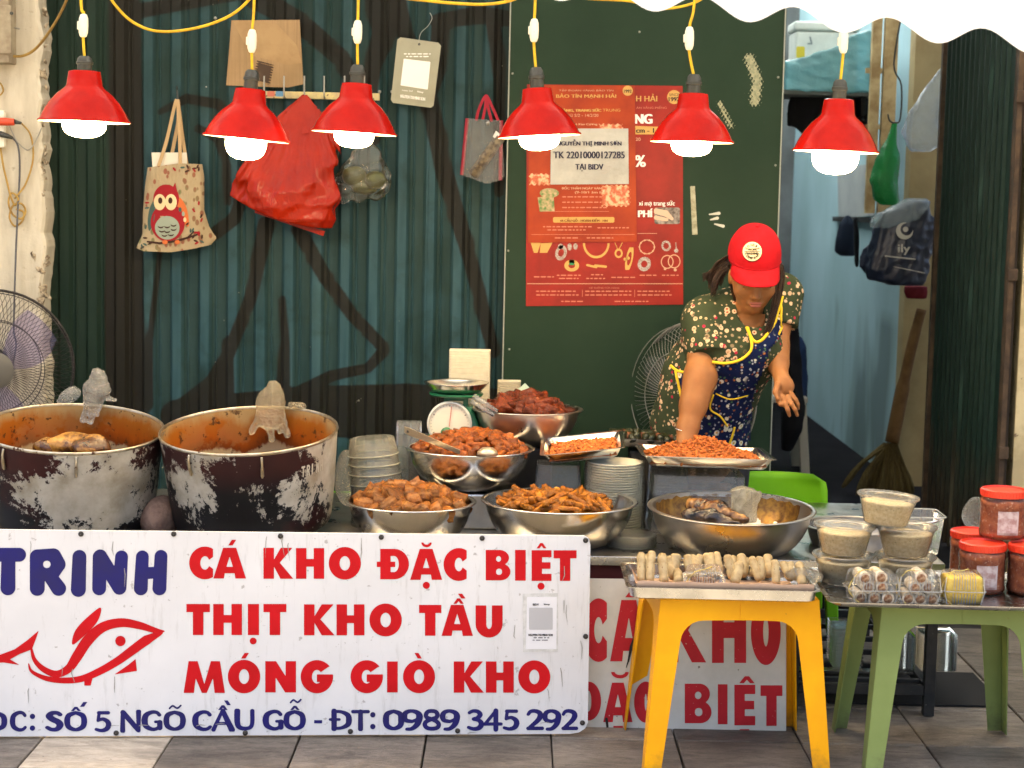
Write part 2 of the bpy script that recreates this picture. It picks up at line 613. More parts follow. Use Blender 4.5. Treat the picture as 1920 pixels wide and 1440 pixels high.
# ---- corrugated wall, graffiti carried by the sheet's own paint
strokes = [
    ([(232, -40), (236, 300), (232, 560), (240, 840)], [30, 34, 36, 40]),
    ([(262, 20), (340, 8), (450, -10)], [14, 12, 10]),
    ([(470, -10), (560, 40), (640, 110), (690, 200), (700, 260)], [22, 19, 17, 15, 14]),
    ([(700, -20), (722, 60), (700, 120), (690, 200)], [22, 24, 16, 12]),
    ([(735, -20), (760, 60), (800, 160), (835, 330), (880, 480), (925, 660)], [22, 14, 16, 17, 14, 12]),
    ([(820, 40), (900, 28), (960, 36)], [14, 17, 14]),
    ([(826, 40), (820, 130), (800, 200)], [16, 16, 12]),
    ([(925, 40), (938, 150), (936, 360)], [14, 12, 10]),
    ([(300, 210), (350, 185), (410, 195), (455, 250), (468, 330), (440, 410), (400, 440)], [5, 9, 10, 10, 10, 12, 12]),
    ([(370, 240), (410, 260), (425, 310), (428, 380)], [7, 9, 8, 6]),
    ([(500, 420), (470, 560), (430, 660), (400, 720), (330, 780)], [16, 12, 12, 18, 22]),
    ([(560, 430), (610, 520), (660, 590), (722, 655)], [14, 13, 12, 11]),
    ([(722, 655), (690, 690), (620, 705), (560, 740)], [11, 9, 10, 16]),
    ([(330, 780), (480, 770), (600, 760)], [30, 36, 40]),
    ([(600, 770), (760, 775), (940, 790)], [46, 56, 60]),
    ([(530, 560), (535, 640), (530, 720)], [6, 8, 14]),
    ([(428, 640), (420, 760)], [9, 20]),
    ([(300, 470), (280, 640), (275, 760)], [5, 6, 12]),
]
def wall_paint(px, py):
    d = np.full(px.shape, 1e9)
    for pts, r in strokes: d = np.minimum(d, s_path(px, py, pts, r))
    return np.clip(0.5 - d / 11.0, 0, 1)
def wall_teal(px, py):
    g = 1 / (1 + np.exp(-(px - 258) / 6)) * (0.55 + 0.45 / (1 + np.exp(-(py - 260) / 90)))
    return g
m_cor, n, l, b = nt('corrugated_paint')
vec = coords(n)
def attr(n, name):
    a = n.new('ShaderNodeAttribute')
    a.attribute_name = name
    return a.outputs['Fac']
st = n.new('ShaderNodeMapping')
st.inputs['Scale'].default_value = (6, 6, 0.5)
l.new(vec, st.inputs[0])
streak = noise_node(n, l, st.outputs[0], 3.0, 6, 0.65)
blot = noise_node(n, l, vec, 5.0, 6, 0.62, 0.6)
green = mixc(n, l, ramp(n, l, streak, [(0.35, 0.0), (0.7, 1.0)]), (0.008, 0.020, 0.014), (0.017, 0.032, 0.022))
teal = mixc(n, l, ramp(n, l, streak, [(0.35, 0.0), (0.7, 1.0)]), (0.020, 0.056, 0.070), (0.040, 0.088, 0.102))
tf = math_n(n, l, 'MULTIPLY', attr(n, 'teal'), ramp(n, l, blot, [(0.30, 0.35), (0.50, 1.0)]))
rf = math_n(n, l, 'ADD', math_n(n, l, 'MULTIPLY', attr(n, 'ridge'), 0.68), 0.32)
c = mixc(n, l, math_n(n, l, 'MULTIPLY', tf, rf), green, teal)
pf = math_n(n, l, 'SUBTRACT', math_n(n, l, 'ADD', attr(n, 'paint'), math_n(n, l, 'MULTIPLY', blot, 0.30)), 0.15)
pf = ramp(n, l, pf, [(0.33, 0.0), (0.62, 0.93)])
c = mixc(n, l, pf, c, (0.014, 0.012, 0.009))
chips = ramp(n, l, noise_node(n, l, vec, 34, 3, 0.5), [(0.765, 0.0), (0.785, 1.0)])
c = mixc(n, l, math_n(n, l, 'MULTIPLY', chips, 0.5), c, (0.4, 0.38, 0.3))
l.new(c, b.inputs['Base Color'])
b.inputs['Roughness'].default_value = 0.5
b.inputs['Specular IOR Level'].default_value = 0.12
bump_to(n, l, b, noise_node(n, l, vec, 25, 4), 0.25, 0.004)
wall = thing('corrugated_wall', 'dark green and teal corrugated metal wall with black graffiti strokes', 'wall', (-0.4, YW, 0))
PITCHW = 0.102
prof = [(0.0, 0, 1), (0.012, 0, 1), (0.030, 0, 1), (0.042, 0.015, 0), (0.050, 0.015, 0.2), (0.056, 0.010, .7), (0.062, 0.015, 0.2), (0.090, 0.015, 0)]
zrows = np.concatenate([np.linspace(0, 0.6, 4)[:-1], np.linspace(0.6, 2.35, 160), [2.6, 3.2]])
xw0 = P(60, 500, YW).x
npan, per = 4, 7
xw1 = P(1465, 500, YB).x
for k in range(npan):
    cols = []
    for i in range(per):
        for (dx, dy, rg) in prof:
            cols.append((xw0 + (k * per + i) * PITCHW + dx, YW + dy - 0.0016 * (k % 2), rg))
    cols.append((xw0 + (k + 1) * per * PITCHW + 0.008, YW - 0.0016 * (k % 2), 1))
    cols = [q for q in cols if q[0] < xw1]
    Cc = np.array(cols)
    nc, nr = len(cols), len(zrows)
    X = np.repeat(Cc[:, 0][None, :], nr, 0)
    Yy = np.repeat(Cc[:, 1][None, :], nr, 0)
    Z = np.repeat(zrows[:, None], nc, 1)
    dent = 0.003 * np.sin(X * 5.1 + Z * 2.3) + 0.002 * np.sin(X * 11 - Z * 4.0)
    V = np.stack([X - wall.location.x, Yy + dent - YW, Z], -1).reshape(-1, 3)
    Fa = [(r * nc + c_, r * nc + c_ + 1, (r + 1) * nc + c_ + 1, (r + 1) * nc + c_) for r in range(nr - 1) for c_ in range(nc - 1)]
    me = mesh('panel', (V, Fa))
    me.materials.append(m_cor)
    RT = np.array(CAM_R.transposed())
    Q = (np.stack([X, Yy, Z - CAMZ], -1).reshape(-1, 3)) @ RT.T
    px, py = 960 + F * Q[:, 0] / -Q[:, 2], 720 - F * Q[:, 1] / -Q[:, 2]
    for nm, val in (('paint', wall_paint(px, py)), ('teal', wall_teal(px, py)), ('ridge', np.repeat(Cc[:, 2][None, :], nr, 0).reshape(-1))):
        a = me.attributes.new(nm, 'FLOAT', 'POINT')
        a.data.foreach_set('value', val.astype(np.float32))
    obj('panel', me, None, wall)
m_screw = mat('screw_metal', (0.35, 0.34, 0.3), 0.4, 0.8)
def screw(parent, px, py, Y, r=0.006, m_=None):
    p = P(px, py, Y)
    v = lathe([(r, 0), (r, 0.002), (r * 0.6, 0.0045), (0.0004, 0.005)], 10, cap0=True)
    v = xf(v, Matrix.Translation(p) @ Matrix.Rotation(PI / 2, 4, 'X'))
    return obj('screw', v, m_ or m_screw, parent, world=True, smooth=True)
for px, py in ((387, 163), (712, 172), (735, 172), (404, 34)): screw(wall, px, py, YW, 0.006)

# ---- plaster pier at the left with a crumbling edge
m_pl, n, l, b = nt('old_plaster')
vec = coords(n)
mp = n.new('ShaderNodeMapping')
mp.inputs['Scale'].default_value = (5, 5, 0.8)
l.new(vec, mp.inputs[0])
c = mixc(n, l, ramp(n, l, noise_node(n, l, mp.outputs[0], 3, 7), [(0.35, 0.0), (0.7, 1.0)]), (0.62, 0.57, 0.46), (0.42, 0.37, 0.28))
c = mixc(n, l, ramp(n, l, noise_node(n, l, vec, 30, 6), [(0.62, 0.0), (0.72, 0.7)]), c, (0.25, 0.2, 0.14))
l.new(c, b.inputs['Base Color'])
b.inputs['Roughness'].default_value = 0.9
b.inputs['Specular IOR Level'].default_value = .1
bump_to(n, l, b, noise_node(n, l, vec, 22, 8), 0.6, 0.006)
pier = thing('plaster_pier', 'cream plaster wall pier with a crumbling edge at the left', 'wall', (-1.9, 6.3, 0))
xe = P(78, 300, 6.30).x
rows = np.linspace(0, 3.2, 130)
rr_ = random.Random(3)
edge, e = [], 0
for z in rows:
    e = e * 0.7 + rr_.uniform(-1, 1) * 0.007
    edge.append(xe + e)
ring = []
V, Fa = [], []
for k, z in enumerate(rows):
    V += [(-4.5, 6.30, z), (edge[k] - 0.012, 6.30, z), (edge[k] - 0.002, 6.308, z), (edge[k], 6.33, z), (edge[k], 6.6, z)]
for k in range(len(rows) - 1):
    for j in range(4):
        Fa.append((k * 5 + j, k * 5 + j + 1, (k + 1) * 5 + j + 1, (k + 1) * 5 + j))
obj('plaster_face', (V, Fa), m_pl, pier, world=True)
m_rub = mat('rubble', (0.5, 0.42, 0.3), 0.95, col2=(0.12, 0.09, 0.06), vs=60, bump=0.8, bs=120)
for k in range(46):
    py = rr_.choice([rr_.uniform(20, 560), rr_.uniform(470, 560), rr_.uniform(220, 480)])
    px = 78 + rr_.uniform(-2, 9) + (rr_.uniform(-12, 10) if 470 < py < 560 else 0) - (py - 300) * 0.012
    s = rr_.uniform(0.004, 0.011) * (1.5 if 470 < py < 560 else 1)
    p = P(px, py, 6.315 + rr_.uniform(-.006, .012))
    v = lathe([(0.001, -s), (s * .8, -s * .6), (s, 0), (s * .7, s * .7), (0.001, s)], 6)
    v = ([(q[0] * (1 + rr_.uniform(-.4, .4)), q[1] * (1 + rr_.uniform(-.4, .4)), q[2] * (1.5 + rr_.uniform(-.4, .9))) for q in v[0]], v[1])
    obj('plaster_chip', xf(v, Matrix.Translation(p) @ Euler((rr_.random(), rr_.random(), rr_.random() * 6)).to_matrix().to_4x4()), m_rub, pier, world=True)

# ---- right side: cream wall edge, rusty door post, open corrugated door leaf
m_rust = mat('rusty_brown_paint', (0.10, 0.065, 0.04), 0.6, 0.2, (0.05, 0.035, 0.025), 14, bump=.3, bs=60)
m_cream = mat('cream_paint', (0.62, 0.52, 0.30), 0.8, 0, (0.45, 0.36, 0.2), 9, bump=.3, bs=40, spots=(0.16, 0.11, 0.07), sscale=26, slo=.64, shi=.68)
rx = P(1908, 700, 6.34).x
obj('masonry_wall', join([box(rx, 4.5, 6.34, 6.7, 0, 3.2)]), m_cream, label='cream painted wall strip beside the rusty door post', cat='wall')
post = thing('door_post', 'rusty brown metal door post with a hinge at the right', 'door frame', (P(1893, 700, 6.32).x, 6.32, 0))
xp = P(1893, 700, 6.32).x
obj('channel', box(xp - 0.022, xp - 0.004, 6.315, 6.37, 0, 3.1), m_rust, post, world=True)
obj('channel', box(xp - 0.003, xp + 0.008, 6.325, 6.37, 0, 3.1), mat('rust_dark', (0.03, 0.022, 0.016), .8), post, world=True)
for py in (515, 180, 850):
    q = P(1893, py, 6.30)
    obj('hinge', rbox(xp - 0.03, xp + 0.006, 6.297, 6.315, q.z - 0.022, q.z + 0.022, 0.003), m_rust, post, world=True)
m_leaf, n, l, b = nt('dark_green_sheet')
vec = coords(n)
mp = n.new('ShaderNodeMapping')
mp.inputs['Scale'].default_value = (4, 4, 0.7)
l.new(vec, mp.inputs[0])
c = mixc(n, l, ramp(n, l, noise_node(n, l, mp.outputs[0], 4, 6), [(0.35, 0.0), (0.7, 1.0)]), (0.010, 0.027, 0.021), (0.017, 0.036, 0.029))
sx = n.new('ShaderNodeSeparateXYZ')
l.new(vec, sx.inputs[0])
low = math_n(n, l, 'SUBTRACT', 1.0, math_n(n, l, 'ADD', sx.outputs['Z'], math_n(n, l, 'MULTIPLY', noise_node(n, l, mp.outputs[0], 6), 0.7)))
c = mixc(n, l, ramp(n, l, low, [(-.3 + .3, 0.0), (0.4, .8)]), c, (0.05, 0.035, 0.022))
l.new(c, b.inputs['Base Color'])
b.inputs['Roughness'].default_value = 0.55
b.inputs['Specular IOR Level'].default_value = 0.12
leaf = thing('open_door_leaf', 'open dark green corrugated door leaf seen at an angle beside the passage', 'door', (xp - 0.02, 6.36, 0))
A, B = Vector((xp - 0.024, 6.36, 0)), Vector((P(1752, 600, 7.6).x, 7.6, 0))
dirv = (B - A).normalized()
nrm = Vector((-dirv.y, dirv.x, 0))
Lw = (B - A).length
pts = []
s = 0.0
while s < Lw - 0.085:
    for ds, dn in ((0, 0), (0.066, 0), (0.072, 0.012), (0.084, 0.012)): pts.append((s + ds, dn))
    s += 0.09
V = [tuple(A + dirv * s_ + nrm * d_ + Vector((0, 0, z))) for z in (0.02, 3.1) for s_, d_ in pts]
m_ = len(pts)
obj('sheet', (V, [(k, k + 1, m_ + k + 1, m_ + k) for k in range(m_ - 1)]), m_leaf, leaf, world=True)
obj('edge_rail', box(B.x - 0.015, B.x + 0.012, B.y, B.y + 0.03, 0.02, 3.1), m_rust, leaf, world=True)

# ---- the passage: floor, blue wall, cream pier, back wall, lintel over everything
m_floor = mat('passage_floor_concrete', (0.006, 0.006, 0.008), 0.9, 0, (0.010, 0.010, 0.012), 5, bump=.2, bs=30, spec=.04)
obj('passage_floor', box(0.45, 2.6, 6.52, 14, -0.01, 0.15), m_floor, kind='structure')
m_blue, n, l, b = nt('blue_limewash')
vec = coords(n)
mp = n.new('ShaderNodeMapping')
mp.inputs['Scale'].default_value = (1, 0.8, 0.6)
l.new(vec, mp.inputs[0])
c = mixc(n, l, ramp(n, l, noise_node(n, l, mp.outputs[0], 1.6, 4, .5), [(0.4, 0.0), (0.66, 1.0)]), (0.36, 0.52, 0.58), (0.28, 0.42, 0.46))
mp2 = n.new('ShaderNodeMapping')
mp2.inputs['Scale'].default_value = (1, 1.1, 0.45)
l.new(vec, mp2.inputs[0])
st2 = ramp(n, l, noise_node(n, l, mp2.outputs[0], 1.4, 3, .5, .4), [(0.5, 0.0), (0.62, 0.75)])
sz = n.new('ShaderNodeSeparateXYZ')
l.new(vec, sz.inputs[0])
hz = ramp(n, l, sz.outputs['Z'], [(0.0, 1.0), (0.9, .9), (1.0, 0.0)])
c = mixc(n, l, math_n(n, l, 'MULTIPLY', st2, hz), c, (0.10, 0.14, 0.14))
l.new(c, b.inputs['Base Color'])
b.inputs['Roughness'].default_value = 0.8
b.inputs['Specular IOR Level'].default_value = .1
bx0, bx1 = P(1694, 600, 8.72), P(1478, 600, 12.4)
BW0, BW1 = Vector((bx0.x, 8.72, 0)), Vector((bx1.x, 12.4, 0))
bd = (BW1 - BW0).normalized()
bn = Vector((bd.y, -bd.x, 0))
V = [BW0, BW1, BW1 + bn * 0.2, BW0 + bn * 0.2]
poly = [(q.x, q.y) for q in V]
def slab(poly, z0, z1):
    n_ = len(poly)
    V = [(x, y, z0) for x, y in poly] + [(x, y, z1) for x, y in poly]
    return V, [tuple(range(n_))[::-1], tuple(range(n_, 2 * n_))] + [(k, (k + 1) % n_, n_ + (k + 1) % n_, n_ + k) for k in range(n_)]
def blue_at(px, py):           # the point of the blue wall seen at a pixel
    d = ray(px, py)
    o_ = Vector((0, 0, CAMZ))
    t = (BW0 - o_).dot(bn) / d.dot(bn)
    return o_ + d * t
obj('passage_side_wall', slab(poly, 0.15, 3.2), m_blue, label='pale blue stained wall running back into the passage', cat='wall')
cx0, cx1 = P(1694, 600, 8.6).x, P(1760, 600, 8.6).x
obj('passage_pier', box(cx0, cx1 + 0.3, 8.6, 8.715, 0.15, 3.2), mat('cream_passage_paint', (0.38, 0.30, 0.16), 0.8, 0, (0.30, 0.23, 0.12), 5), label='cream wall pier behind the broom in the passage', cat='wall')
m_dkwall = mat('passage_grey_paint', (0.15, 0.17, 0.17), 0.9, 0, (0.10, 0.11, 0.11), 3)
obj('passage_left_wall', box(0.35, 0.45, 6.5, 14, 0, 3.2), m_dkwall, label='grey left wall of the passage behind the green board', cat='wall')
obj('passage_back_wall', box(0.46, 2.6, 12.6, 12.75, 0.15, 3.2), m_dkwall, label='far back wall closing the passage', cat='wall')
m_up = mat('upper_wall_paint', (0.30, 0.29, 0.24), 0.9, 0, (0.22, 0.2, 0.17), 4)
obj('house_front', join([box(-4.5, 4.5, 6.45, 6.65, 3.2, 6.5)]), m_up, label='painted house front above the stall wall', cat='building')
obj('passage_ceiling', box(0.35, 2.6, 6.66, 7.8, 3.2, 3.3), m_dkwall, label='flat ceiling over the front of the passage', cat='ceiling')
m_diffuser, n, l, b = nt('light_softening_sheet')
n.remove(b)
tl = n.new('ShaderNodeBsdfTranslucent')
tl.inputs[0].default_value = (.88, .94, .96, 1)
l.new(tl.outputs[0], n['Material Output'].inputs['Surface'])
obj('added_diffuser_sheet', box(0.35, 2.6, 7.81, 12.75, 3.25, 3.254), m_diffuser, label='added unseen translucent sheet softening the daylight over the passage', cat='roof')  # unseen sheet added overhead to soften the daylight in the passage

# ---- green board
m_board, n, l, b = nt('board_green_paint')
vec = coords(n)
c = mixc(n, l, ramp(n, l, noise_node(n, l, vec, 2.2, 6), [(0.35, 0.0), (0.7, 1.0)]), (0.0145, 0.032, 0.0175), (0.021, 0.041, 0.023))
sc_ = n.new('ShaderNodeMapping')
sc_.inputs['Scale'].default_value = (14, 1, 3)
sc_.inputs['Rotation'].default_value = (0, 0.3, 0)
l.new(vec, sc_.inputs[0])
c = mixc(n, l, ramp(n, l, noise_node(n, l, sc_.outputs[0], 6, 8, .7), [(0.68, 0.0), (0.74, .35)]), c, (0.18, 0.17, 0.11))
c = mixc(n, l, ramp(n, l, noise_node(n, l, vec, 40, 4, .6), [(0.68, 0.0), (0.72, .6)]), c, (0.025, 0.035, 0.025))
l.new(c, b.inputs['Base Color'])
b.inputs['Roughness'].default_value = 0.55
b.inputs['Specular IOR Level'].default_value = 0.12
bump_to(n, l, b, noise_node(n, l, vec, 30, 5), 0.15, 0.004)
bb = [(959, -70), (1476, -70), (1444, 860), (939, 860)]
b3 = [P(x, y, YB) for x, y in bb]
dz = b3[2].z - 0.25
for k in (2, 3):                 # carry the board's edges straight on down towards the floor
    top = b3[1 if k == 2 else 0]
    t = (b3[k].z - 0.25) / (top.z - b3[k].z)
    b3[k] = b3[k] + (b3[k] - top) * t
board = thing('green_board', 'tall green painted board fixed over the corrugated wall', 'board', (b3[3].x, YB, 0.25))
obj('panel', ([tuple(q) for q in b3] + [(q.x, YB + 0.02, q.z) for q in b3], [(0, 3, 2, 1), (4, 5, 6, 7), (0, 1, 5, 4), (1, 2, 6, 5), (2, 3, 7, 6), (3, 0, 4, 7)]), m_board, board, world=True)
m_edge = mat('bare_steel_edge', (0.35, 0.36, 0.3), .5, .3)
for a, b_ in ((0, 3), (1, 2)):
    q = [b3[a] + Vector((0, -0.002, 0)), b3[b_] + Vector((0, -0.002, 0))]
    obj('edge_strip', tube(q, 0.0025, 6), m_edge, board, world=True)
for px, py in ((961, 138), (953, 470), (955, 655), (949, 770), (1199, 60), (1459, 145), (1454, 310), (1447, 560), (1443, 710)): screw(board, px, py, YB, 0.0042)
m_scrape = mat('bare_scrape', (0.36, 0.35, 0.22), .7, 0, (0.2, 0.22, 0.14), 60)
def blot_sdf(pts, r, seed):
    return lambda X, Y: s_path(X, Y, pts, r) + 5.0 * np.sin(X * .9 + seed) * np.sin(Y * .55 + seed * 2) + 3.5 * np.sin(X * 1.9 + Y * 1.3 + seed)
decal('worn_patch', board, blot_sdf([(1405, 110), (1420, 150), (1415, 190)], 8, 1.3), (1370, 80, 1445, 235), 1.5, YB - .001, m_scrape)
decal('worn_patch', board, blot_sdf([(1350, 195), (1370, 235)], 3, 2.1), (1325, 170, 1400, 265), 1.5, YB - .001, m_scrape)
m_tape = mat('tape_strip', (0.42, 0.40, 0.28), .45, 0, (0.25, 0.24, 0.15), 50)
decal('tape_strip', board, lambda X, Y: s_poly(X, Y, [(1294, 349), (1303, 349), (1308, 440), (1298, 440)]), (1290, 345, 1312, 444), 1.0, YB - .0012, m_tape)
m_chipw = mat('bare_primer', (0.55, 0.53, 0.45), .8)
for pts in ([(1330, 402), (1348, 400)], [(1332, 412), (1345, 409)], [(1340, 420), (1356, 424)]):
    decal('paint_chip', board, (lambda q: lambda X, Y: s_path(X, Y, q, [1.2, 3.0]))(pts), (1320, 392, 1365, 432), 1.0, YB - .0012, m_chipw)

# ---- posters
def paper(name, a, b_, rough=.4):
    return mat(name, a, rough, 0, b_, 7, bump=.25, bs=14, bdist=.006, spec=.2)
m_pred = paper('poster_red', (0.30, 0.022, 0.014), (0.22, 0.018, 0.012))
m_pora = paper('poster_orange', (0.36, 0.045, 0.009), (0.27, 0.03, 0.009))
m_gold = mat('print_gold', (0.55, 0.32, 0.09), .5, spec=.2)
m_pale = mat('print_pale', (0.58, 0.33, 0.2), .5, spec=.2)
m_dimp = mat('print_dim', (0.52, 0.18, 0.11), .5)
m_silv = mat('print_silver', (0.46, 0.42, 0.38), .5, 0, (.25, .14, .1), 300, spec=.2)
m_white = mat('print_white', (0.78, 0.76, 0.70), .5)
m_ink = mat('print_ink', (0.02, 0.02, 0.025), .6)
pos = thing('jewellery_poster', 'large red jewellery poster on the green board', 'poster', P(986, 573, YB - .002))
yp = YB - 0.003
def sheet(name, quad, Y, th, material, parent):
    q = [P(x, y, Y) for x, y in quad]
    V = [tuple(p) for p in q] + [(p.x, p.y + th, p.z) for p in q]
    return obj(name, (V, [(0, 3, 2, 1), (4, 5, 6, 7), (0, 1, 5, 4), (1, 2, 6, 5), (2, 3, 7, 6), (3, 0, 4, 7)]), material, parent, world=True)
sheet('paper', [(988, 158), (1280, 161), (1281, 571), (986, 574)], yp, .0012, m_pred, pos)
yt = yp - .001
text_decal('lettering', pos, 'H HẢI', (1193, 176, 1232, 190), yt, m_gold, .4)
text_decal('lettering', pos, 'ÀN VÀNG MIẾNG', (1193, 198, 1250, 204), yt, m_dimp)
text_decal('lettering', pos, 'NG', (1191, 214, 1222, 232), yt, m_white, 1.6)
decal('banner', pos, lambda X, Y: s_poly(X, Y, [(1190, 236), (1240, 238), (1228, 252), (1190, 252)]), (1188, 234, 1242, 254), 1.0, yt, m_gold)
text_decal('lettering', pos, 'cm - 1', (1193, 240, 1226, 249), yt - .0008, m_ink, .5)
text_decal('lettering', pos, '20', (1192, 258, 1201, 264), yt, m_pale)
text_decal('lettering', pos, '%', (1191, 291, 1210, 313), yt, m_white, 1.0)
decal('badge', pos, lambda X, Y: s_circ(X, Y, 1264, 182, 13), (1249, 168, 1279, 197), .7, yt, m_gold)
text_decal('lettering', pos, 'SINCE', (1255, 175, 1273, 180), yt - .0008, m_ink)
text_decal('lettering', pos, '1992', (1254, 182, 1274, 190), yt - .0008, m_ink, .4)
text_decal('lettering', pos, 'xi mạ trang sức', (1198, 376, 1265, 388), yt, m_white, .3)
text_decal('lettering', pos, 'PHÍ', (1197, 391, 1223, 407), yt, m_white, 1.0)
decal('photo_inset', pos, lambda X, Y: s_rrect(X, Y, 1227, 389, 1275, 420, 4), (1225, 386, 1277, 423), 1.0, yt, mat('print_photo_dark', (0.09, 0.07, 0.06), .5, 0, (0.35, 0.3, 0.26), 40))
decal('photo_hand', pos, lambda X, Y: np.minimum(s_path(X, Y, [(1230, 396), (1248, 400), (1260, 410)], [5, 6, 3]), s_path(X, Y, [(1230, 408), (1250, 412)], [4, 3])), (1226, 388, 1270, 420), .8, yt - .0008, mat('print_skin', (0.6, 0.42, 0.3), .5))
decal('rule', pos, lambda X, Y: s_rect(X, Y, 988, 531.4, 1280, 532.6), (987, 530, 1281, 534), .6, yt, m_pale)
decal('rule', pos, lambda X, Y: s_rect(X, Y, 1195, 437.4, 1232, 438.2), (1194, 436, 1233, 440), .6, yt, m_pale)
for a, b_ in ((1092, 543), (1190, 543)):
    decal('rule', pos, (lambda a: lambda X, Y: s_rect(X, Y, a - .4, 543, a + .4, 557))(a), (a - 2, 542, a + 2, 558), .5, yt, m_dimp)
text_decal('lettering', pos, 'HỆ THỐNG CỬA HÀNG', (1105, 537, 1161, 542), yt, m_dimp)
def faint_line(parent, x0, x1, y, h, Y, material, seed):
    """a line of print too small to read: a row of word-long dashes"""
    q = random.Random(seed)
    rects, x = [], x0
    while x < x1 - 3:
        w = min(q.uniform(4, 12), x1 - x)
        rects.append((x, x + w))
        x += w + 2.0
    decal('faint_print', parent, lambda X, Y_: np.min([s_rect(X, Y_, a, y, b_, y + h) for a, b_ in rects], axis=0), (x0 - 1, y - 1, x1 + 1, y + h + 1), 1.0, Y, material)
for k, (x0, x1, y) in enumerate(((1001, 1039, 518), (1044, 1089, 515), (1048, 1085, 521), (1108, 1131, 514), (1099, 1138, 521), (1146, 1191, 519), (1199, 1231, 515), (1241, 1276, 515), (1005, 1081, 545), (1005, 1085, 552), (1097, 1184, 545), (1097, 1184, 552), (1195, 1258, 545), (1195, 1262, 552), (1052, 1097, 564), (1152, 1216, 564))):
    faint_line(pos, x0, x1, y, 2.2, yt, m_dimp, k)
# jewellery pictures, drawn flat like the print they are
def ring_s(cx, cy, rx, ry, w, a=0.0):
    ca, sa = math.cos(a), math.sin(a)
    def f(X, Y):
        u, v = (X - cx) * ca + (Y - cy) * sa, -(X - cx) * sa + (Y - cy) * ca
        return np.abs(np.hypot(u / rx, v / ry) - 1) * min(rx, ry) - w
    return f
jw = [
    (lambda X, Y: np.minimum(s_poly(X, Y, [(995, 455), (1014, 455), (1008, 474), (1001, 474)]), s_poly(X, Y, [(1014, 456), (1036, 455), (1026, 474), (1012, 474)])), (993, 453, 1038, 476), m_gold),
    (ring_s(1052, 474, 8, 11, 2.6, .3), (1040, 458, 1064, 490), m_silv),
    (lambda X, Y: s_circ(X, Y, 1051, 462, 5), (1044, 455, 1058, 469), m_silv),
    (lambda X, Y: np.minimum(s_ell(X, Y, 1068, 463, 4, 7), s_ell(X, Y, 1079, 462, 4, 6)), (1062, 454, 1086, 472), m_silv),
    (ring_s(1072, 498, 10, 8, 3.0), (1058, 486, 1086, 510), m_gold),
    (lambda X, Y: s_rrect(X, Y, 1067, 487, 1077, 497, 2), (1065, 485, 1079, 499), mat('print_emerald', (0.02, 0.25, 0.08), .4)),
    (lambda X, Y: np.maximum(ring_s(1118, 456, 23, 26, 2.0)(X, Y), 456 - Y), (1092, 454, 1144, 486), m_gold),
    (lambda X, Y: np.minimum(s_seg(X, Y, 1101, 497, 1118, 501, 2), s_seg(X, Y, 1116, 498, 1136, 500, 2.2)), (1098, 493, 1140, 505), m_gold),
    (lambda X, Y: np.minimum(s_path(X, Y, [(1153, 455), (1159, 470), (1167, 455)], .6), ring_s(1160, 475, 6, 7, 1.6)(X, Y)), (1150, 453, 1170, 484), m_gold),
    (ring_s(1180, 485, 5, 19, 1.5, .2), (1166, 464, 1190, 506), m_gold),
    (lambda X, Y: np.minimum(s_circ(X, Y, 1172, 486, 3), s_circ(X, Y, 1178, 484, 3)), (1167, 480, 1183, 491), m_gold),
    (lambda X, Y: np.minimum(ring_s(1213, 463, 14, 13, .8)(X, Y), np.hypot((X - 1213) % 8 - 4, (Y - 463) % 8 - 4) * 0 + np.min([s_circ(X, Y, 1213 + 14 * math.cos(t), 463 + 13 * math.sin(t), 1.7) for t in np.linspace(0, 6.28, 11)], axis=0)), (1195, 447, 1231, 480), m_pale),
    (ring_s(1208, 495, 9, 10, 3.2, .3), (1195, 481, 1222, 509), m_silv),
    (ring_s(1249, 461, 7, 8, 1.8, -.3), (1240, 450, 1259, 472), m_silv),
    (lambda X, Y: np.minimum(s_seg(X, Y, 1267, 455, 1268, 468, .9), s_circ(X, Y, 1268, 470, 4)), (1262, 452, 1274, 476), m_silv),
    (lambda X, Y: np.minimum(np.minimum(ring_s(1251, 491, 11, 12, .9)(X, Y), ring_s(1264, 490, 11, 12, .9)(X, Y)), np.minimum(s_circ(X, Y, 1247, 504, 2.4), s_circ(X, Y, 1266, 506, 2.8))), (1236, 476, 1278, 511), m_pale),
]
for f_, bbx, m_ in jw: decal('jewel_picture', pos, f_, bbx, .7, yt, m_)
pos2 = thing('overlaid_poster', 'smaller orange red notice taped over the left of the red poster', 'poster', P(989, 454, YB - .006))
y2 = yp - .004
sheet('paper', [(992, 160), (1190, 160), (1194, 453), (990, 455)], y2, .001, m_pora, pos2)
y2t = y2 - .001
for body, bbx, m_, bo in (('TẬP ĐOÀN VÀNG BẢO TÍN', (1048, 167, 1150, 172), m_pale, 0), ('BẢO TÍN MẠNH HẢI', (1043, 175, 1155, 185), m_gold, .4), ('VÀNG, TRANG SỨC', (1050, 203, 1127, 210), m_gold, .8), ('TRUNG', (1130, 204, 1163, 209), m_gold, 0), ('từ 5/2 - 14/2/20', (1066, 213, 1122, 219), m_pale, 0), ('và Kim Cương', (1076, 231, 1120, 236), m_pale, .2), ('BỐC THĂM NGÀY VÀNG', (1054, 349, 1133, 355), m_pale, .3), ('(9-10/1 âm lịch)', (1078, 358, 1140, 364), m_pale, .2)):
    text_decal('lettering', pos2, body, bbx, y2t, m_, bo)
for k, (x0, x1, y) in enumerate(((1054, 1130, 368), (1054, 1132, 378), (1054, 1140, 388), (1018, 1110, 424), (1026, 1100, 430), (1120, 1180, 426), (1040, 1085, 445), (1100, 1150, 445))):
    faint_line(pos2, x0, x1, y, 2.2, y2t, m_dimp, k + 40)
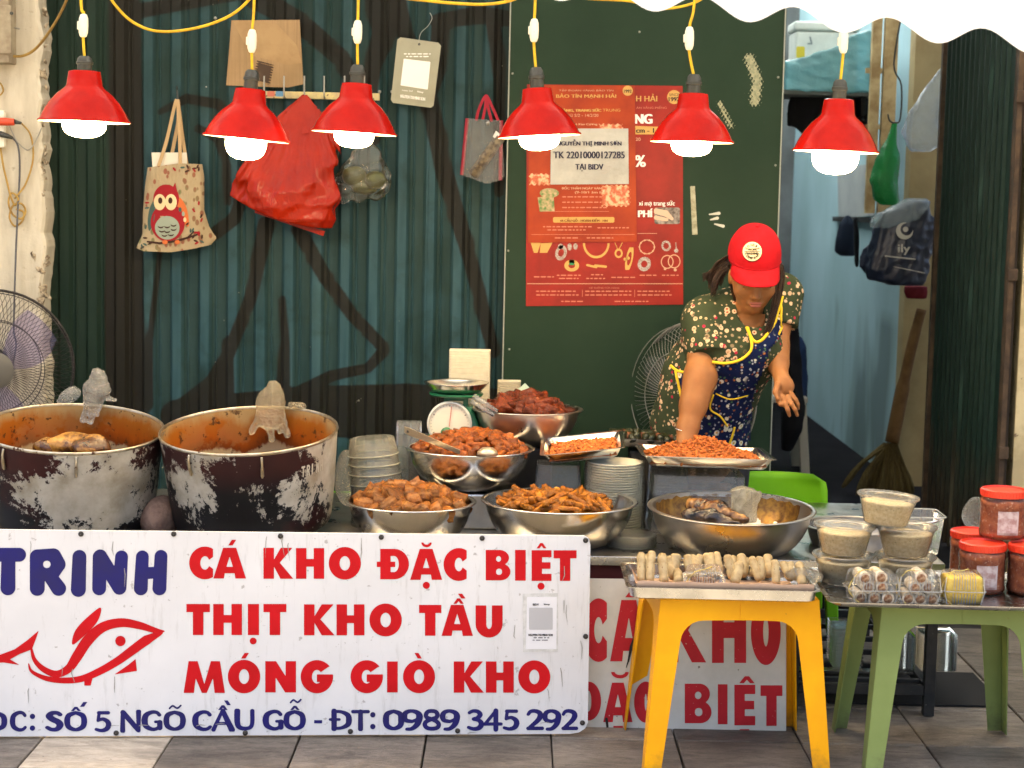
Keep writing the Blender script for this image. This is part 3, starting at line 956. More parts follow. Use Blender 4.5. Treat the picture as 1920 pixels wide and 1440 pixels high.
decal('address_band', pos2, lambda X, Y: s_rrect(X, Y, 1037, 407, 1152, 417.5, 3), (1035, 405, 1154, 420), .8, y2t, m_gold)
text_decal('lettering', pos2, '44 CẦU GỖ - HOÀN KIẾM - HN', (1050, 409, 1139, 416), y2t - .0008, mat('print_brown', (0.18, 0.05, 0.02), .6), .4)
decal('badge', pos2, lambda X, Y: s_circ(X, Y, 1177, 170, 9.5), (1166, 159, 1188, 181), .7, y2t, m_gold)
text_decal('lettering', pos2, '1992', (1170, 168, 1184, 174), y2t - .0008, m_ink, .3)
decal('rule', pos2, lambda X, Y: s_rect(X, Y, 996, 439.3, 1190, 440.2), (994, 438, 1192, 442), .6, y2t, m_dimp)
decal('rule', pos2, lambda X, Y: s_rect(X, Y, 1018, 396, 1142, 396.8), (1016, 395, 1144, 398), .6, y2t, m_dimp)
decal('gift_picture', pos2, lambda X, Y: np.minimum(s_ell(X, Y, 1030, 362, 18, 9), s_poly(X, Y, [(1008, 370), (1038, 366), (1040, 396), (1012, 397)])), (1005, 350, 1052, 400), 1.0, y2t, mat('print_gift', (0.5, 0.35, 0.2), .5, 0, (0.1, 0.2, 0.06), 60))
m_foil = mat('crinkled_clear_tape', (0.75, 0.38, 0.2), .2, 0, (0.45, 0.09, 0.03), 55, .42, .55, bump=.8, bs=90)
for bbx, sd_ in (((994, 326, 1031, 347), 1.0), ((1128, 348, 1180, 386), 3.1), ((1124, 233, 1166, 246), 4.2)):
    decal('tape_patch', pos2, (lambda q, s_: lambda X, Y: s_rrect(X, Y, *q, 3) + 3.0 * np.sin(X * .7 + s_) * np.sin(Y * .8 + s_))(bbx, sd_), (bbx[0] - 4, bbx[1] - 4, bbx[2] + 4, bbx[3] + 4), 1.0, y2t - .0012, m_foil)
note = thing('bank_note_sheet', 'white paper sheet with a bank account number on the posters', 'paper sheet', P(1032, 346, YB - .009))
sheet('paper', [(1033, 241), (1178, 241), (1179, 345), (1032, 346)], y2 - .004, .0008, mat('white_paper', (0.46, 0.45, 0.40), .5, 0, (0.38, 0.37, 0.33), 9, bump=.5, bs=30, bdist=.006), note)
m_txt = mat('print_navy_black', (0.03, 0.03, 0.06), .6)
for body, bbx in (('NGUYỄN THỊ MINH SƠN', (1044, 261, 1165, 275)), ('TK 22010000127285', (1038, 284, 1171, 297)), ('TẠI BIDV', (1079, 307, 1131, 321))):
    text_decal('lettering', note, body, bbx, y2 - .0056, m_txt, .55)

# ---- the white scalloped awning over the right
m_awn, n, l, b = nt('awning_white_cloth')
b.inputs['Base Color'].default_value = (0.9, 0.9, 0.88, 1)
b.inputs['Roughness'].default_value = 0.8
tl = n.new('ShaderNodeBsdfTranslucent')
tl.inputs[0].default_value = (0.9, 0.9, 0.88, 1)
mx = n.new('ShaderNodeMixShader')
mx.inputs[0].default_value = 0.6
l.new(b.outputs[0], mx.inputs[1])
l.new(tl.outputs[0], mx.inputs[2])
l.new(mx.outputs[0], n['Material Output'].inputs['Surface'])
YA = 4.00
awn = thing('scalloped_awning', 'white scalloped awning edge across the top right', 'awning', P(1500, 0, YA))
def awn_y(x): return -2 + (x - 1187) * 0.1125 + 19 * math.cos((x - 1225) / 177.0 * 2 * PI)
V, Fa, NB = [], [], 420
for k in range(NB + 1):
    x = -1500 + 4300 * k / NB
    for Yd in (YA, YA + .003): V += [P(x, awn_y(x), Yd), P(x, -130 + (x - 1187) * 0.1125, Yd)]
for k in range(NB):
    a, b_ = 4 * k, 4 * (k + 1)
    Fa += [(a, b_, b_ + 1, a + 1), (a + 2, a + 3, b_ + 3, b_ + 2), (a, a + 2, b_ + 2, b_), (a + 1, b_ + 1, b_ + 3, a + 3)]
obj('valance', (V, Fa), m_awn, awn, world=True)
q0, q1 = P(-1500, -434, YA), P(2800, 50, YA)
qs = [Vector(q0), Vector(q1), Vector((q1.x * 1.5, 6.44, 3.15)), Vector((q0.x * 1.5, 6.44, 3.15))]
obj('shade_canopy', ([tuple(q) for q in qs] + [tuple(q + Vector((0, 0, .004))) for q in qs], [(3, 2, 1, 0), (4, 5, 6, 7), (0, 1, 5, 4), (1, 2, 6, 5), (2, 3, 7, 6), (3, 0, 4, 7)]), m_awn, awn, world=True)  # unseen cloth behind the valance, carried across the whole stall to shade it
obj('front_bar', tube([q0 + Vector((0, .02, -.012)), q1 + Vector((0, .02, -.012))], .011, 10), mat('awning_bar', (.5, .5, .5), .4, .8), awn, world=True)
# ================================================================== LAMPS, CORDS AND WHAT HANGS ON THE WALL
m_red = mat('lamp_red_enamel', (0.42, 0.007, 0.003), 0.2, 0, (0.33, 0.005, 0.003), 10, bump=.04, bs=30, spec=.12)
m_lin = mat('lamp_inside_white', (0.8, 0.72, 0.55), 0.5)
m_sock = mat('black_bakelite', (0.03, 0.032, 0.028), 0.35)
m_cord = mat('yellow_cord', (0.75, 0.50, 0.03), 0.5, 0, (0.55, 0.34, 0.03), 30)
m_sw = mat('switch_ivory', (0.78, 0.75, 0.62), 0.4, spots=(0.4, .36, .26), sscale=160, slo=.68, shi=.72)
m_bulb, n, l, b = nt('lit_bulb')
n.remove(b)
em = n.new('ShaderNodeEmission')
em.inputs[0].default_value = (1.0, 0.74, 0.40, 1)
em.inputs[1].default_value = 18.0
l.new(em.outputs[0], n['Material Output'].inputs['Surface'])
HANG_Z = 2.62
lamps = [  # rim centre x, y, half width, shade top y, socket top y, bulb bottom y, bulb half width, switch, cord top x, rim tilt px, depth
    (158, 226, 85, 135, 108, 258, 40, (157, 48), 151, 4, 5.15, 'leftmost red lamp over the owl tote end of the stall'),
    (462, 258, 81, 168, 133, 300, 38, (473, 77), 477, 15, 5.30, 'tilted red lamp hanging in front of the cardboard piece'),
    (664, 247, 80, 158, 124, 277, 37, (671, 60), 672, 9, 5.30, 'red lamp hanging in front of the clear bag of vegetables'),
    (1011, 253, 78, 167, 129, 282, 38, (1002, 57), 1004, -9, 5.32, 'red lamp hanging over the left of the posters'),
    (1297, 264, 78, 177, 142, 293, 38, (1293, 72), 1304, 3, 5.32, 'red lamp hanging over the right of the posters above the cap'),
    (1567, 282, 80, 188, 152, 327, 43, (1582, 78), 1584, 6, 5.30, 'rightmost red lamp in front of the open passage'),
]
for (cx, cy, hw, ty, sy, by, bw, sw, ctx, tilt, Y, lab) in lamps:
    s = Y / F
    c0 = P(cx, cy, Y)
    H = (cy - ty) * s
    r = hw * s
    L = thing('pendant_lamp', 'lit ' + lab, 'lamp', c0, (0, math.atan2(tilt, 2 * hw) - ROLL * .6, 0), 'red pendant lamps over the stall')
    out = [(r * .30, H), (r * .345, H * .985), (r * .365, H * .86), (r * .39, H * .70), (r * .45, H * .64), (r * .60, H * .53), (r * .76, H * .36), (r * .89, H * .16), (r * .955, H * .03), (r, 0.0), (r * 1.005, -.004), (r * .985, -.005)]
    inn = [(r * .96, .0), (r * .90, H * .12), (r * .76, H * .32), (r * .58, H * .50), (r * .43, H * .61), (r * .36, H * .67), (r * .31, H * .95)]
    sh = obj('shade', lathe(out, 56), m_red, L, auto=50)
    obj('shade_lining', lathe([(r * .984, -.0045)] + inn, 56), m_lin, L, smooth=True)
    sk = (ty - sy) * s
    obj('socket', lathe([(.001, H + sk), (.014, H + sk), (.020, H + sk * .85), (.022, H + sk * .62), (.024, H + sk * .6), (.024, H + sk * .45), (.0205, H + sk * .43), (.021, H - .004), (.03, H - .004), (.03, H - .012), (.001, H - .012)], 20), m_sock, L, auto=40)
    bh = (by - cy) * s
    rb_ = bw * s
    bulb = [(rb_ * .5, H * .55), (rb_ * .95, H * .35), (rb_, H * .2), (rb_, -bh * .30), (rb_ * .97, -bh * .48), (rb_ * .88, -bh * .68), (rb_ * .70, -bh * .85), (rb_ * .42, -bh * .96), (.001, -bh)]
    obj('bulb', lathe(bulb, 32), m_bulb, L, smooth=True)
    top = c0 + Vector((math.sin(math.atan2(tilt, 2 * hw) - ROLL * .6) * (H + sk), 0, H + sk))
    sw0, sw1 = P(sw[0], sw[1] - 22, Y), P(sw[0] - 1, sw[1] + 22, Y)
    ct = P(ctx, -20, Y)
    up = ct + (ct - sw0) * 0.15
    up = Vector((up.x, Y, HANG_Z))
    cv = obj('cord', tube(smooth_path([top - Vector((0, 0, .01)), sw1, sw0, ct, up], 6), .0042, 8), m_cord, L, smooth=True)
    Rm = Euler((0, math.atan2(tilt, 2 * hw) - ROLL * .6, 0)).to_matrix().to_4x4()
    for v in cv.data.vertices: v.co = Rm.inverted() @ (v.co - c0)
    mid = (sw0 + sw1) / 2
    hh = (sw0 - sw1).length / 2
    rings = []
    for t, w in ((-1, .45), (-.93, .7), (-.6, .98), (0, 1.05), (.6, .98), (.93, .7), (1, .45)):
        rings.append([(x * w, y * w, t * hh) for x, y in rrect(.0265, .02, .008, 3)])
    ax = (sw0 - sw1).normalized()
    Rq = Vector((0, 0, 1)).rotation_difference(ax).to_matrix().to_4x4()
    swv = xf(xf(loft(rings), Matrix.Translation(mid) @ Rq), Rm.inverted() @ Matrix.Translation(-c0))
    so = obj('switch', swv, m_sw, L, auto=40)
    rk = rbox(-.0175, -.012, -.006, .006, -.012, .012, .002)
    obj('rocker', xf(xf(rk, Matrix.Translation(mid) @ Rq), Rm.inverted() @ Matrix.Translation(-c0)), m_sw, so)
obj('hanging_beam', rbox(-2.2, 2.4, 5.20, 5.28, HANG_Z, HANG_Z + .05, .004), m_rust, label='brown beam above the stall that carries the lamp cords', cat='beam')
def cable(name, pts, r, material, label):
    p3 = smooth_path([P(*q) for q in pts], 8)
    return obj(name, tube(p3, r, 8), material, label=label, cat='cable', smooth=True, loc=p3[0], world=True)
m_cord2 = mat('old_yellow_cord', (0.42, 0.27, 0.07), 0.6, 0, (0.28, 0.17, 0.05), 20)
cable('power_cable', [(190, -40, 5.3), (212, 4, 5.32), (250, 42, 5.35), (300, 59, 5.36), (370, 52, 5.36), (430, 30, 5.34), (468, -2, 5.32), (490, -40, 5.3)], .0045, m_cord, 'yellow cable sagging between the first two lamps')
cable('power_cable', [(140, -50, 5.6), (124, 2, 5.8), (100, 48, 6.0), (72, 86, 6.22), (48, 103, 6.26), (20, 105, 6.26), (-30, 96, 6.26)], .0048, m_cord2, 'dusty yellow cable running down to the meter box')
cable('power_cable', [(700, -30, 5.3), (750, -6, 5.32), (800, 1, 5.32), (850, 6, 5.32), (910, 8, 5.32), (960, 0, 5.32), (1010, -24, 5.3)], .0048, m_cord, 'yellow cable with ties along the top of the wall')
cable('power_cable', [(1000, -24, 5.36), (1090, -4, 5.36), (1180, 2, 5.36), (1240, 16, 5.36), (1300, 6, 5.36), (1340, -20, 5.36)], .004, m_cord, 'yellow cable along the top above the posters')

# ---- meter box, socket, plugs and cables on the pier
m_box = mat('meter_box_grey', (0.36, 0.31, 0.22), .6, 0, (0.25, 0.2, 0.14), 16, bump=.2)
YP = 6.30
q0, q1 = P(-60, 120, YP), P(30, -40, YP)
mbx = thing('meter_box', 'old grey electric meter box at the top of the pier', 'electric box', (q0.x, YP, q0.z))
obj('case', rbox(q0.x, q1.x, YP - .09, YP, q0.z, q1.z, .004), m_box, mbx, world=True)
q2, q3 = P(-50, 100, YP - .09), P(22, 10, YP - .09)
obj('cover', rbox(q2.x, q3.x, YP - .098, YP - .0902, q2.z, q3.z, .003), m_box, mbx, world=True)
a = P(27, 52, YP - .06)
obj('latch', tube([a, a + Vector((.02, -.004, -.004))], .003, 6), m_screw, mbx, world=True)
obj('knob', xf(lathe([(.006, 0), (.006, .004), (.001, .005)], 10), Matrix.Translation(P(22, 25, YP - .098)) @ Matrix.Rotation(PI / 2, 4, 'X')), m_sock, mbx, world=True)
sk0, sk1 = P(-40, 276, YP), P(12, 208, YP)
sck = thing('socket_strip', 'cream power socket strip on the pier with an orange plug', 'power socket', (sk0.x, YP, sk0.z))
obj('case', rbox(sk0.x, sk1.x, YP - .03, YP, sk0.z, sk1.z, .004), m_sw, sck, world=True)
m_opl = mat('orange_plug', (0.6, 0.06, 0.02), .4)
p_ = P(0, 228, YP - .045)
obj('plug', xf(tube([(-.01, 0, 0), (.02, 0, 0), (.05, 0, -.001), (.052, 0, -.001)], [.014, .014, .012, .008], 12), Matrix.Translation(p_)), m_opl, sck, world=True, auto=50)
obj('plug_tip', tube([P(26, 228, YP - .045), P(40, 231, YP - .045)], [.009, .005], 10), m_sock, sck, world=True, smooth=True)
obj('dark_plug', tube([P(-5, 250, YP - .04), P(14, 255, YP - .04), P(24, 259, YP - .04)], [.011, .009, .005], 10), m_sock, sck, world=True, smooth=True)
m_grey = mat('grey_cable', (0.10, 0.10, 0.11), .5)
def pcable(pts, r, m_, lab):
    return cable('wall_cable', [(x, y, YP - .012 - (.01 if k % 2 else 0)) for k, (x, y) in enumerate(pts)], r, m_, lab)
pcable([(40, 231), (56, 250), (62, 280), (60, 310), (48, 345), (36, 362), (28, 372)], .0034, m_cord2, 'yellow plug lead looping down the plaster pier')
pcable([(24, 259), (34, 275), (37, 320), (33, 400), (30, 470), (27, 560), (26, 620), (30, 650), (20, 700)], .0034, m_grey, 'grey cable hanging straight down the pier behind the fan')
pcable([(0, 272), (6, 310), (14, 345), (20, 368), (28, 385), (34, 372), (22, 362), (16, 380), (24, 402), (40, 410), (48, 396), (40, 382), (24, 386), (18, 408), (28, 424), (42, 414), (44, 398), (30, 392)], .0036, m_cord2, 'knotted yellow cable bundle on the plaster pier')
pcable([(18, 236), (30, 262), (48, 280), (58, 278), (70, 258), (78, 240)], .0022, m_screw, 'thin grey wire across the pier')
pcable([(-8, 150), (2, 158), (6, 170), (0, 178), (-8, 176)], .0032, m_cord2, 'small yellow wire loop under the meter box')

# ---- cardboard piece
m_card, n, l, b = nt('cardboard')
vec = coords(n)
mp = n.new('ShaderNodeMapping')
mp.inputs['Scale'].default_value = (60, 1, 1)
l.new(vec, mp.inputs[0])
fl = noise_node(n, l, mp.outputs[0], 3.0, 2)
c = mixc(n, l, ramp(n, l, noise_node(n, l, vec, 7, 6), [(0.35, 0.0), (0.7, 1.0)]), (0.33, 0.215, 0.105), (0.26, 0.165, 0.075))
l.new(mixc(n, l, ramp(n, l, fl, [(0.45, 0.0), (0.6, .4)]), c, (0.22, 0.14, 0.065)), b.inputs['Base Color'])
b.inputs['Roughness'].default_value = 0.85
bump_to(n, l, b, fl, .5, .004)
cb = [(434, 38), (562, 37), (569, 158), (540, 164), (500, 163), (424, 160)]
cbo = thing('cardboard_piece', 'torn brown cardboard piece hung on the corrugated wall', 'cardboard', P(424, 162, 6.385))
obj('sheet', prism(cb, lambda x, y, d: P(x, y, 6.385 + d), .006), m_card, cbo, world=True)
obj('torn_layer', prism([(437, 40), (480, 39), (520, 46), (556, 84), (566, 118), (540, 122), (505, 112), (470, 104), (452, 70)], lambda x, y, d: P(x, y, 6.3835 + d), .0012), mat('cardboard_liner', (0.36, 0.24, 0.12), .85, 0, (0.29, 0.185, 0.09), 9), cbo, world=True)
decal('stamp', cbo, lambda X, Y: s_poly(X, Y, [(482, 112), (514, 122), (506, 160), (474, 150)]) + 4 * (np.sin(Y * 1.25 - X * .3) > .2), (470, 110, 516, 162), .9, 6.3825, mat('print_stamp', (0.07, 0.045, 0.03), .8))

# ---- hook rail
rail = thing('hook_rail', 'yellowed hook rail with steel pegs on the wall', 'hook rail', P(486, 183, 6.39))
a0, a1 = P(478, 183, 6.385), P(712, 176, 6.385)
obj('rail', rbox(a0.x, a1.x, 6.378, 6.392, a0.z - .001, a0.z + .024, .002), mat('rail_paint', (0.6, 0.5, 0.22), .5, 0, (0.45, 0.36, 0.2), 30, spots=(.15, .1, .06), sscale=50, slo=.62, shi=.66), rail, world=True)
for px in (497, 534, 572, 609, 647, 684):
    a = P(px, 176, 6.37)
    obj('peg', tube(smooth_path([a + Vector((0, .01, -.012)), a + Vector((0, -.012, -.015)), a + Vector((0, -.022, -.004)), a + Vector((0, -.024, .03)), a + Vector((0, -.024, .062))], 4), .003, 8), m_screw, rail, world=True, smooth=True)
for (xx, cc) in ((508, (0.5, .15, .1)), (524, (.12, .25, .4))):
    decal('sticker', rail, (lambda xx: lambda X, Y: s_rrect(X, Y, xx - 7, 171, xx + 7, 181, 2))(xx), (xx - 9, 169, xx + 9, 183), 1.2, 6.377, mat('sticker_%d' % xx, cc, .5))

# ---- red plastic bag full of goods
m_rbag, n, l, b = nt('red_bag_plastic')
vec = coords(n)
c = mixc(n, l, ramp(n, l, noise_node(n, l, vec, 6, 5), [(0.35, 0.0), (0.7, 1.0)]), (0.32, 0.016, 0.003), (0.20, 0.008, 0.003))
l.new(c, b.inputs['Base Color'])
b.inputs['Roughness'].default_value = .2
b.inputs['Specular IOR Level'].default_value = .22
b.inputs['Transmission Weight'].default_value = 0.0
b.inputs['Subsurface Weight'].default_value = .0
mp = n.new('ShaderNodeMapping')
mp.inputs['Scale'].default_value = (9, 9, 2.2)
l.new(vec, mp.inputs[0])
bump_to(n, l, b, noise_node(n, l, mp.outputs[0], 1.6, 3, .5, 1.2), .55, .02)
bc = P(543, 340, 6.30)
k_ = 6.30 / F
def bag_f(G):
    q = G - np.array(bc, np.float32)
    u, w, y = q[..., 0] / k_, -q[..., 2] / k_, q[..., 1]       # pixels right, pixels down, metres back
    halfw = np.interp(w, [-160, -120, -85, -40, 0, 40, 70, 95], [4, 38, 62, 84, 92, 88, 70, 40]).astype(np.float32)
    mid = np.interp(w, [-160, -90, 0, 50, 95], [28, 20, -4, -6, 30]).astype(np.float32)
    th = np.interp(w, [-160, -120, -60, 20, 70, 95], [.006, .012, .035, .075, .062, .02]).astype(np.float32)
    tilt = np.clip(w - 20, 0, 100) * 0.0
    e = np.hypot((u - mid) / halfw, (y + th * .15) / th)
    cv = (u - 28) / np.maximum(w + 190, 20) * 170                 # pleats fan out from the handles
    fold = (.06 * np.sin(cv * .16 + .8 * np.sin(w * .03)) + .05 * np.sin(cv * .37 + 2.0)) * np.clip((75 - w) / 120, 0, 1) + .05 * np.sin(u * .06 + w * .05) + - .16 * crease(np.stack([u, y * 500, w], -1), .055, 5) - .08 * crease(np.stack([u, y * 500, w * .7], -1), .14, 6) + .14
    d = (e - 1 - fold) * np.minimum(halfw * k_, th)
    bottom = (w - (72 + 0.22 * (u + 20) - .0016 * (u - 10) ** 2)) * k_ * .8
    return np.maximum(np.maximum(d, bottom), (-158 - w) * k_)
rb = thing('red_plastic_bag', 'bulging red plastic carrier bag hanging from the hook rail', 'plastic bag', (bc.x, 6.30, bc.z))
obj('bag', snets(bag_f, (bc.x - .22, 6.20, bc.z - .22), (bc.x + .24, 6.385, bc.z + .32), .0055), m_rbag, rb, smooth=True, world=True)
def ribbon_px(pts, w0, Yf, th=.0012):
    """a flat strip of bag plastic through pixel points, with real thickness"""
    pp = curve2([(a, b) for a, b in pts], 6)
    V, Fa = [], []
    for k, (x, y) in enumerate(pp):
        x2, y2 = pp[min(k + 1, len(pp) - 1)]
        x1, y1 = pp[max(k - 1, 0)]
        L_ = math.hypot(x2 - x1, y2 - y1) or 1
        nx, ny = -(y2 - y1) / L_, (x2 - x1) / L_
        w = np.interp(k / (len(pp) - 1), np.linspace(0, 1, len(w0)), w0)
        for sg in (-1, 1):
            for dd in (0, th): V.append(P(x + nx * w * sg, y + ny * w * sg, Yf(k / (len(pp) - 1)) + dd))
    for k in range(len(pp) - 1):
        a, b_ = 4 * k, 4 * k + 4
        Fa += [(a, a + 2, b_ + 2, b_), (a + 1, b_ + 1, b_ + 3, a + 3), (a, b_, b_ + 1, a + 1), (a + 2, a + 3, b_ + 3, b_ + 2)]
    return V, Fa
obj('handle', ribbon_px([(571, 178), (552, 208), (528, 232), (524, 262)], [3, 14, 14, 10], lambda t: 6.33 - .06 * t), m_rbag, rb, world=True)
obj('handle', ribbon_px([(573, 178), (580, 210), (596, 232), (612, 270)], [3, 13, 18, 18], lambda t: 6.335 - .05 * t), m_rbag, rb, world=True)
obj('handle', ribbon_px([(571, 180), (569, 215), (573, 250)], [3, 5, 7], lambda t: 6.32 - .055 * t), m_rbag, rb, world=True)
obj('bottom_flap', ribbon_px([(478, 396), (540, 416), (608, 438)], [3, 4, 5], lambda t: 6.30), m_rbag, rb, world=True)

# ---- clear bag with two green vegetables
m_clr = film('clear_bag_film', (0.85, 0.85, 0.8), .05, .10, (.97, .97, .95), .2, 30, 1.4)
m_veg = mat('green_vegetable', (0.10, 0.10, 0.015), .4, 0, (0.05, 0.055, 0.012), 12)
cc = P(683, 318, 6.33)
def cbag_f(G):
    q = G - np.array(cc, np.float32)
    u, w, y = q[..., 0] / k_, -q[..., 2] / k_, q[..., 1]
    hw_ = np.interp(w, [-90, -52, -30, 10, 40, 58], [3, 9, 30, 48, 50, 34]).astype(np.float32)
    th = np.interp(w, [-90, -50, -20, 20, 58], [.004, .008, .03, .05, .02]).astype(np.float32)
    e = np.hypot((u - np.interp(w, [-80, 0, 50], [8, 0, -6])) / hw_, y / th)
    fold = .1 * np.sin(u * .3 + w * .02) * np.clip((20 - w) / 60, 0, 1) + .12 - .25 * crease(np.stack([u, y * 500, w], -1), .13, 9)
    return np.maximum((e - 1 - fold) * np.minimum(hw_ * k_, th), (w - 58 + .12 * u + 3 * np.sin(u * .2)) * k_)
cb_ = thing('clear_vegetable_bag', 'clear plastic bag with green vegetables hanging beside the red bag', 'plastic bag', (cc.x, 6.33, cc.z))
obj('film', snets(cbag_f, (cc.x - .13, 6.25, cc.z - .14), (cc.x + .13, 6.395, cc.z + .17), .0055), m_clr, cb_, smooth=True, world=True)
for k, (px, py, rx_, rz_, Yv) in enumerate(((664, 330, .045, .036, 6.34), (704, 338, .038, .032, 6.32), (684, 350, .05, .028, 6.345))):
    q = P(px, py, Yv)
    v = lathe([(.001, -1), (.4, -.95), (.8, -.65), (1, 0), (.85, .6), (.45, .92), (.08, .98), (.001, .93)], 20)
    obj('green_mango', ([(q.x + a * rx_, q.y + b_ * .03, q.z + c_ * rz_) for a, b_, c_ in v[0]], v[1]), m_veg, label=('dark', 'lighter', 'lowest')[k] + ' green vegetable inside the clear hanging bag', cat='vegetable', smooth=True, world=True, loc=q)

# ---- hanging payment card
card = thing('payment_card', 'grey laminated payment card hanging by a thread on the wall', 'card', P(735, 200, 6.375))
obj('sheet', prism([(751, 70), (822, 80), (827, 86), (813, 198), (808, 202), (737, 193), (733, 187), (745, 74)], lambda x, y, d: P(x, y, 6.375 + d), .002), mat('card_olive_print', (0.30, 0.29, 0.20), .3, 0, (0.26, 0.25, 0.17), 8), card, world=True)
def skew(x, y): return (x, y)
decal('white_square', card, lambda X, Y: s_poly(X, Y, [(757, 110), (807, 116), (802, 168), (751, 160)]), (748, 106, 810, 171), 1.0, 6.3742, m_white)
for body, bbx, bo in (('NGUYEN THI MINH SON', (751, 177, 797, 183), .3), ('napas 247', (754, 167, 774, 171), 0), ('Vietqr', (782, 170, 794, 174), .2)):
    text_decal('lettering', card, body, bbx, 6.3742, m_white, bo, .13)
for k, y in enumerate((98, 103)):
    faint_line(card, 757 + k * 4, 808 - k * 4, y + 2, 2.0, 6.3742, m_white, 90 + k)
obj('thread', tube(smooth_path([P(785, 80, 6.372), P(789, 62, 6.372), P(803, 48, 6.38), P(810, 34, 6.39), P(806, 24, 6.395)], 5), .0011, 5), m_screw, card, world=True)
obj('hole', xf(lathe([(.0045, 0), (.001, .0005)], 12), Matrix.Translation(P(786, 83, 6.3742)) @ Matrix.Rotation(PI / 2, 4, 'X')), m_sock, card, world=True)

# ---- clear pouch with red binding, a bundle inside
pch = thing('clear_pouch', 'clear vinyl pouch bag with crimson binding hanging on the wall', 'pouch', P(905, 345, 6.36))
poly = [(876, 222), (940, 226), (946, 330), (938, 338), (912, 345), (866, 328)]
obj('film', prism(poly, lambda x, y, d: P(x, y, 6.345 + d), .03), film('pouch_film', (0.7, 0.7, .68), .13, .1, (.95, .95, .95), .5, 26), pch, world=True)
m_crim = mat('crimson_binding', (0.28, 0.015, 0.03), .5)
for pts in ([(876, 222), (866, 328)], [(940, 226), (938, 338)]):
    obj('binding', tube([P(x, y, 6.36) for x, y in pts], .0065, 8), m_crim, pch, world=True)
for pts in ([(893, 226), (898, 205), (911, 179), (916, 205), (922, 228)], [(905, 224), (910, 200), (912, 179), (925, 205), (934, 226)]):
    obj('strap', ribbon_px(pts, [2.6, 2.6, 2.2, 2.6, 2.6], lambda t: 6.352 - .006 * math.sin(t * PI)), m_crim, pch, world=True)
obj('clasp', xf(lathe([(.008, 0), (.008, .003), (.001, .006)], 14), Matrix.Translation(P(915, 231, 6.344)) @ Matrix.Rotation(PI / 2, 4, 'X')), m_screw, pch, world=True, smooth=True)
a, b_ = P(886, 330, 6.362), P(938, 258, 6.362)
obj('rolled_bundle', tube([a, (a + b_) / 2, b_], .02, 14), mat('bundle_brown', (0.07, 0.05, 0.035), .6, 0, (0.2, 0.16, .1), 60), label='dark rolled bundle inside the clear pouch', cat='bundle', world=True, loc=a, smooth=True)
obj('white_label', prism([(930, 245), (945, 258), (938, 268), (924, 256)], lambda x, y, d: P(x, y, 6.348 + d), .001), m_white, pch, world=True)

# ---- owl tote bag
m_tote, n, l, b = nt('tote_printed_canvas')
vec = coords(n)
vo = n.new('ShaderNodeTexVoronoi')
vo.inputs['Scale'].default_value = 52
mpv = n.new('ShaderNodeMapping')
mpv.inputs['Scale'].default_value = (1, .2, .62)
mpv.inputs['Rotation'].default_value = (0, .7, 0)
l.new(vec, mpv.inputs[0])
l.new(mpv.outputs[0], vo.inputs['Vector'])
leaf_m = ramp(n, l, vo.outputs['Distance'], [(0.30, 1.0), (0.38, 0.0)])
leafc = mixc(n, l, ramp(n, l, noise_node(n, l, vec, 7, 3), [(0.42, 0.0), (0.55, 1.0)]), (0.13, 0.14, 0.06), (0.20, 0.045, 0.03))
base = mixc(n, l, ramp(n, l, noise_node(n, l, vec, 8, 5), [(0.35, 0.0), (0.7, 1.0)]), (0.36, 0.29, 0.18), (0.29, 0.22, 0.13))
l.new(mixc(n, l, math_n(n, l, 'MULTIPLY', leaf_m, .8), base, leafc), b.inputs['Base Color'])
b.inputs['Specular IOR Level'].default_value = .1
b.inputs['Roughness'].default_value = .9
mpw = n.new('ShaderNodeMapping')
mpw.inputs['Scale'].default_value = (8, 8, 2)
l.new(vec, mpw.inputs[0])
bump_to(n, l, b, noise_node(n, l, mpw.outputs[0], 2, 4), .6, .02)
tb = thing('owl_tote_bag', 'cream tote bag printed with a red owl hanging on the wall', 'tote bag', P(328, 474, 6.36))
outl = [(277, 314), (300, 311), (335, 306), (378, 308), (383, 335), (383, 395), (392, 425), (407, 452), (400, 458), (360, 467), (320, 473), (268, 471), (254, 464), (258, 452), (267, 430), (268, 390), (272, 345)]
def tote_pt(x, y, side):
    u = (x - 326) / 70.0
    t = max(0.0, 1 - u * u)
    v = min(1, max(0, (y - 305) / 165.0))
    bul = .008 + .035 * math.sqrt(t) * (0.35 + 0.65 * math.sin(min(1, v * 1.15) * PI * .62 + .3)) + .004 * math.sin(x * .11) * (1 - v) * side
    return P(x, y, 6.352 - side * bul * .8)
rows_ = 26
V, Fa = [], []
po = np.array(outl, float)
def span(y):
    xs = []
    for k in range(len(po)):
        (x1, y1), (x2, y2) = po[k], po[(k + 1) % len(po)]
        if (y1 <= y < y2) or (y2 <= y < y1): xs.append(x1 + (y - y1) / (y2 - y1) * (x2 - x1))
    return min(xs), max(xs)
nx_ = 22
for side in (1, -1):
    for j in range(rows_):
        tt = j / (rows_ - 1)
        y_mid = 314 + tt * (459 - 314)
        xa, xb = span(min(max(y_mid, 315), 463))
        for i in range(nx_):
            u = i / (nx_ - 1)
            x = xa + u * (xb - xa)
            topc = np.interp(x, [277, 300, 335, 378], [314, 311, 306, 308])
            botc = np.interp(x, [254, 268, 320, 360, 400, 407], [464, 471, 473, 467, 458, 452])
            y = topc + tt * (botc - topc)
            V.append(tote_pt(x, y, side) if 0 < i < nx_ - 1 else P(x, y, 6.352))
o_ = rows_ * nx_
for j in range(rows_ - 1):
    for i in range(nx_ - 1):
        q = (j * nx_ + i, (j + 1) * nx_ + i, (j + 1) * nx_ + i + 1, j * nx_ + i + 1)
        Fa.append(q)
        Fa.append(tuple(k + o_ for k in q[::-1]))
obj('bag', (V, Fa), m_tote, tb, world=True, smooth=True)
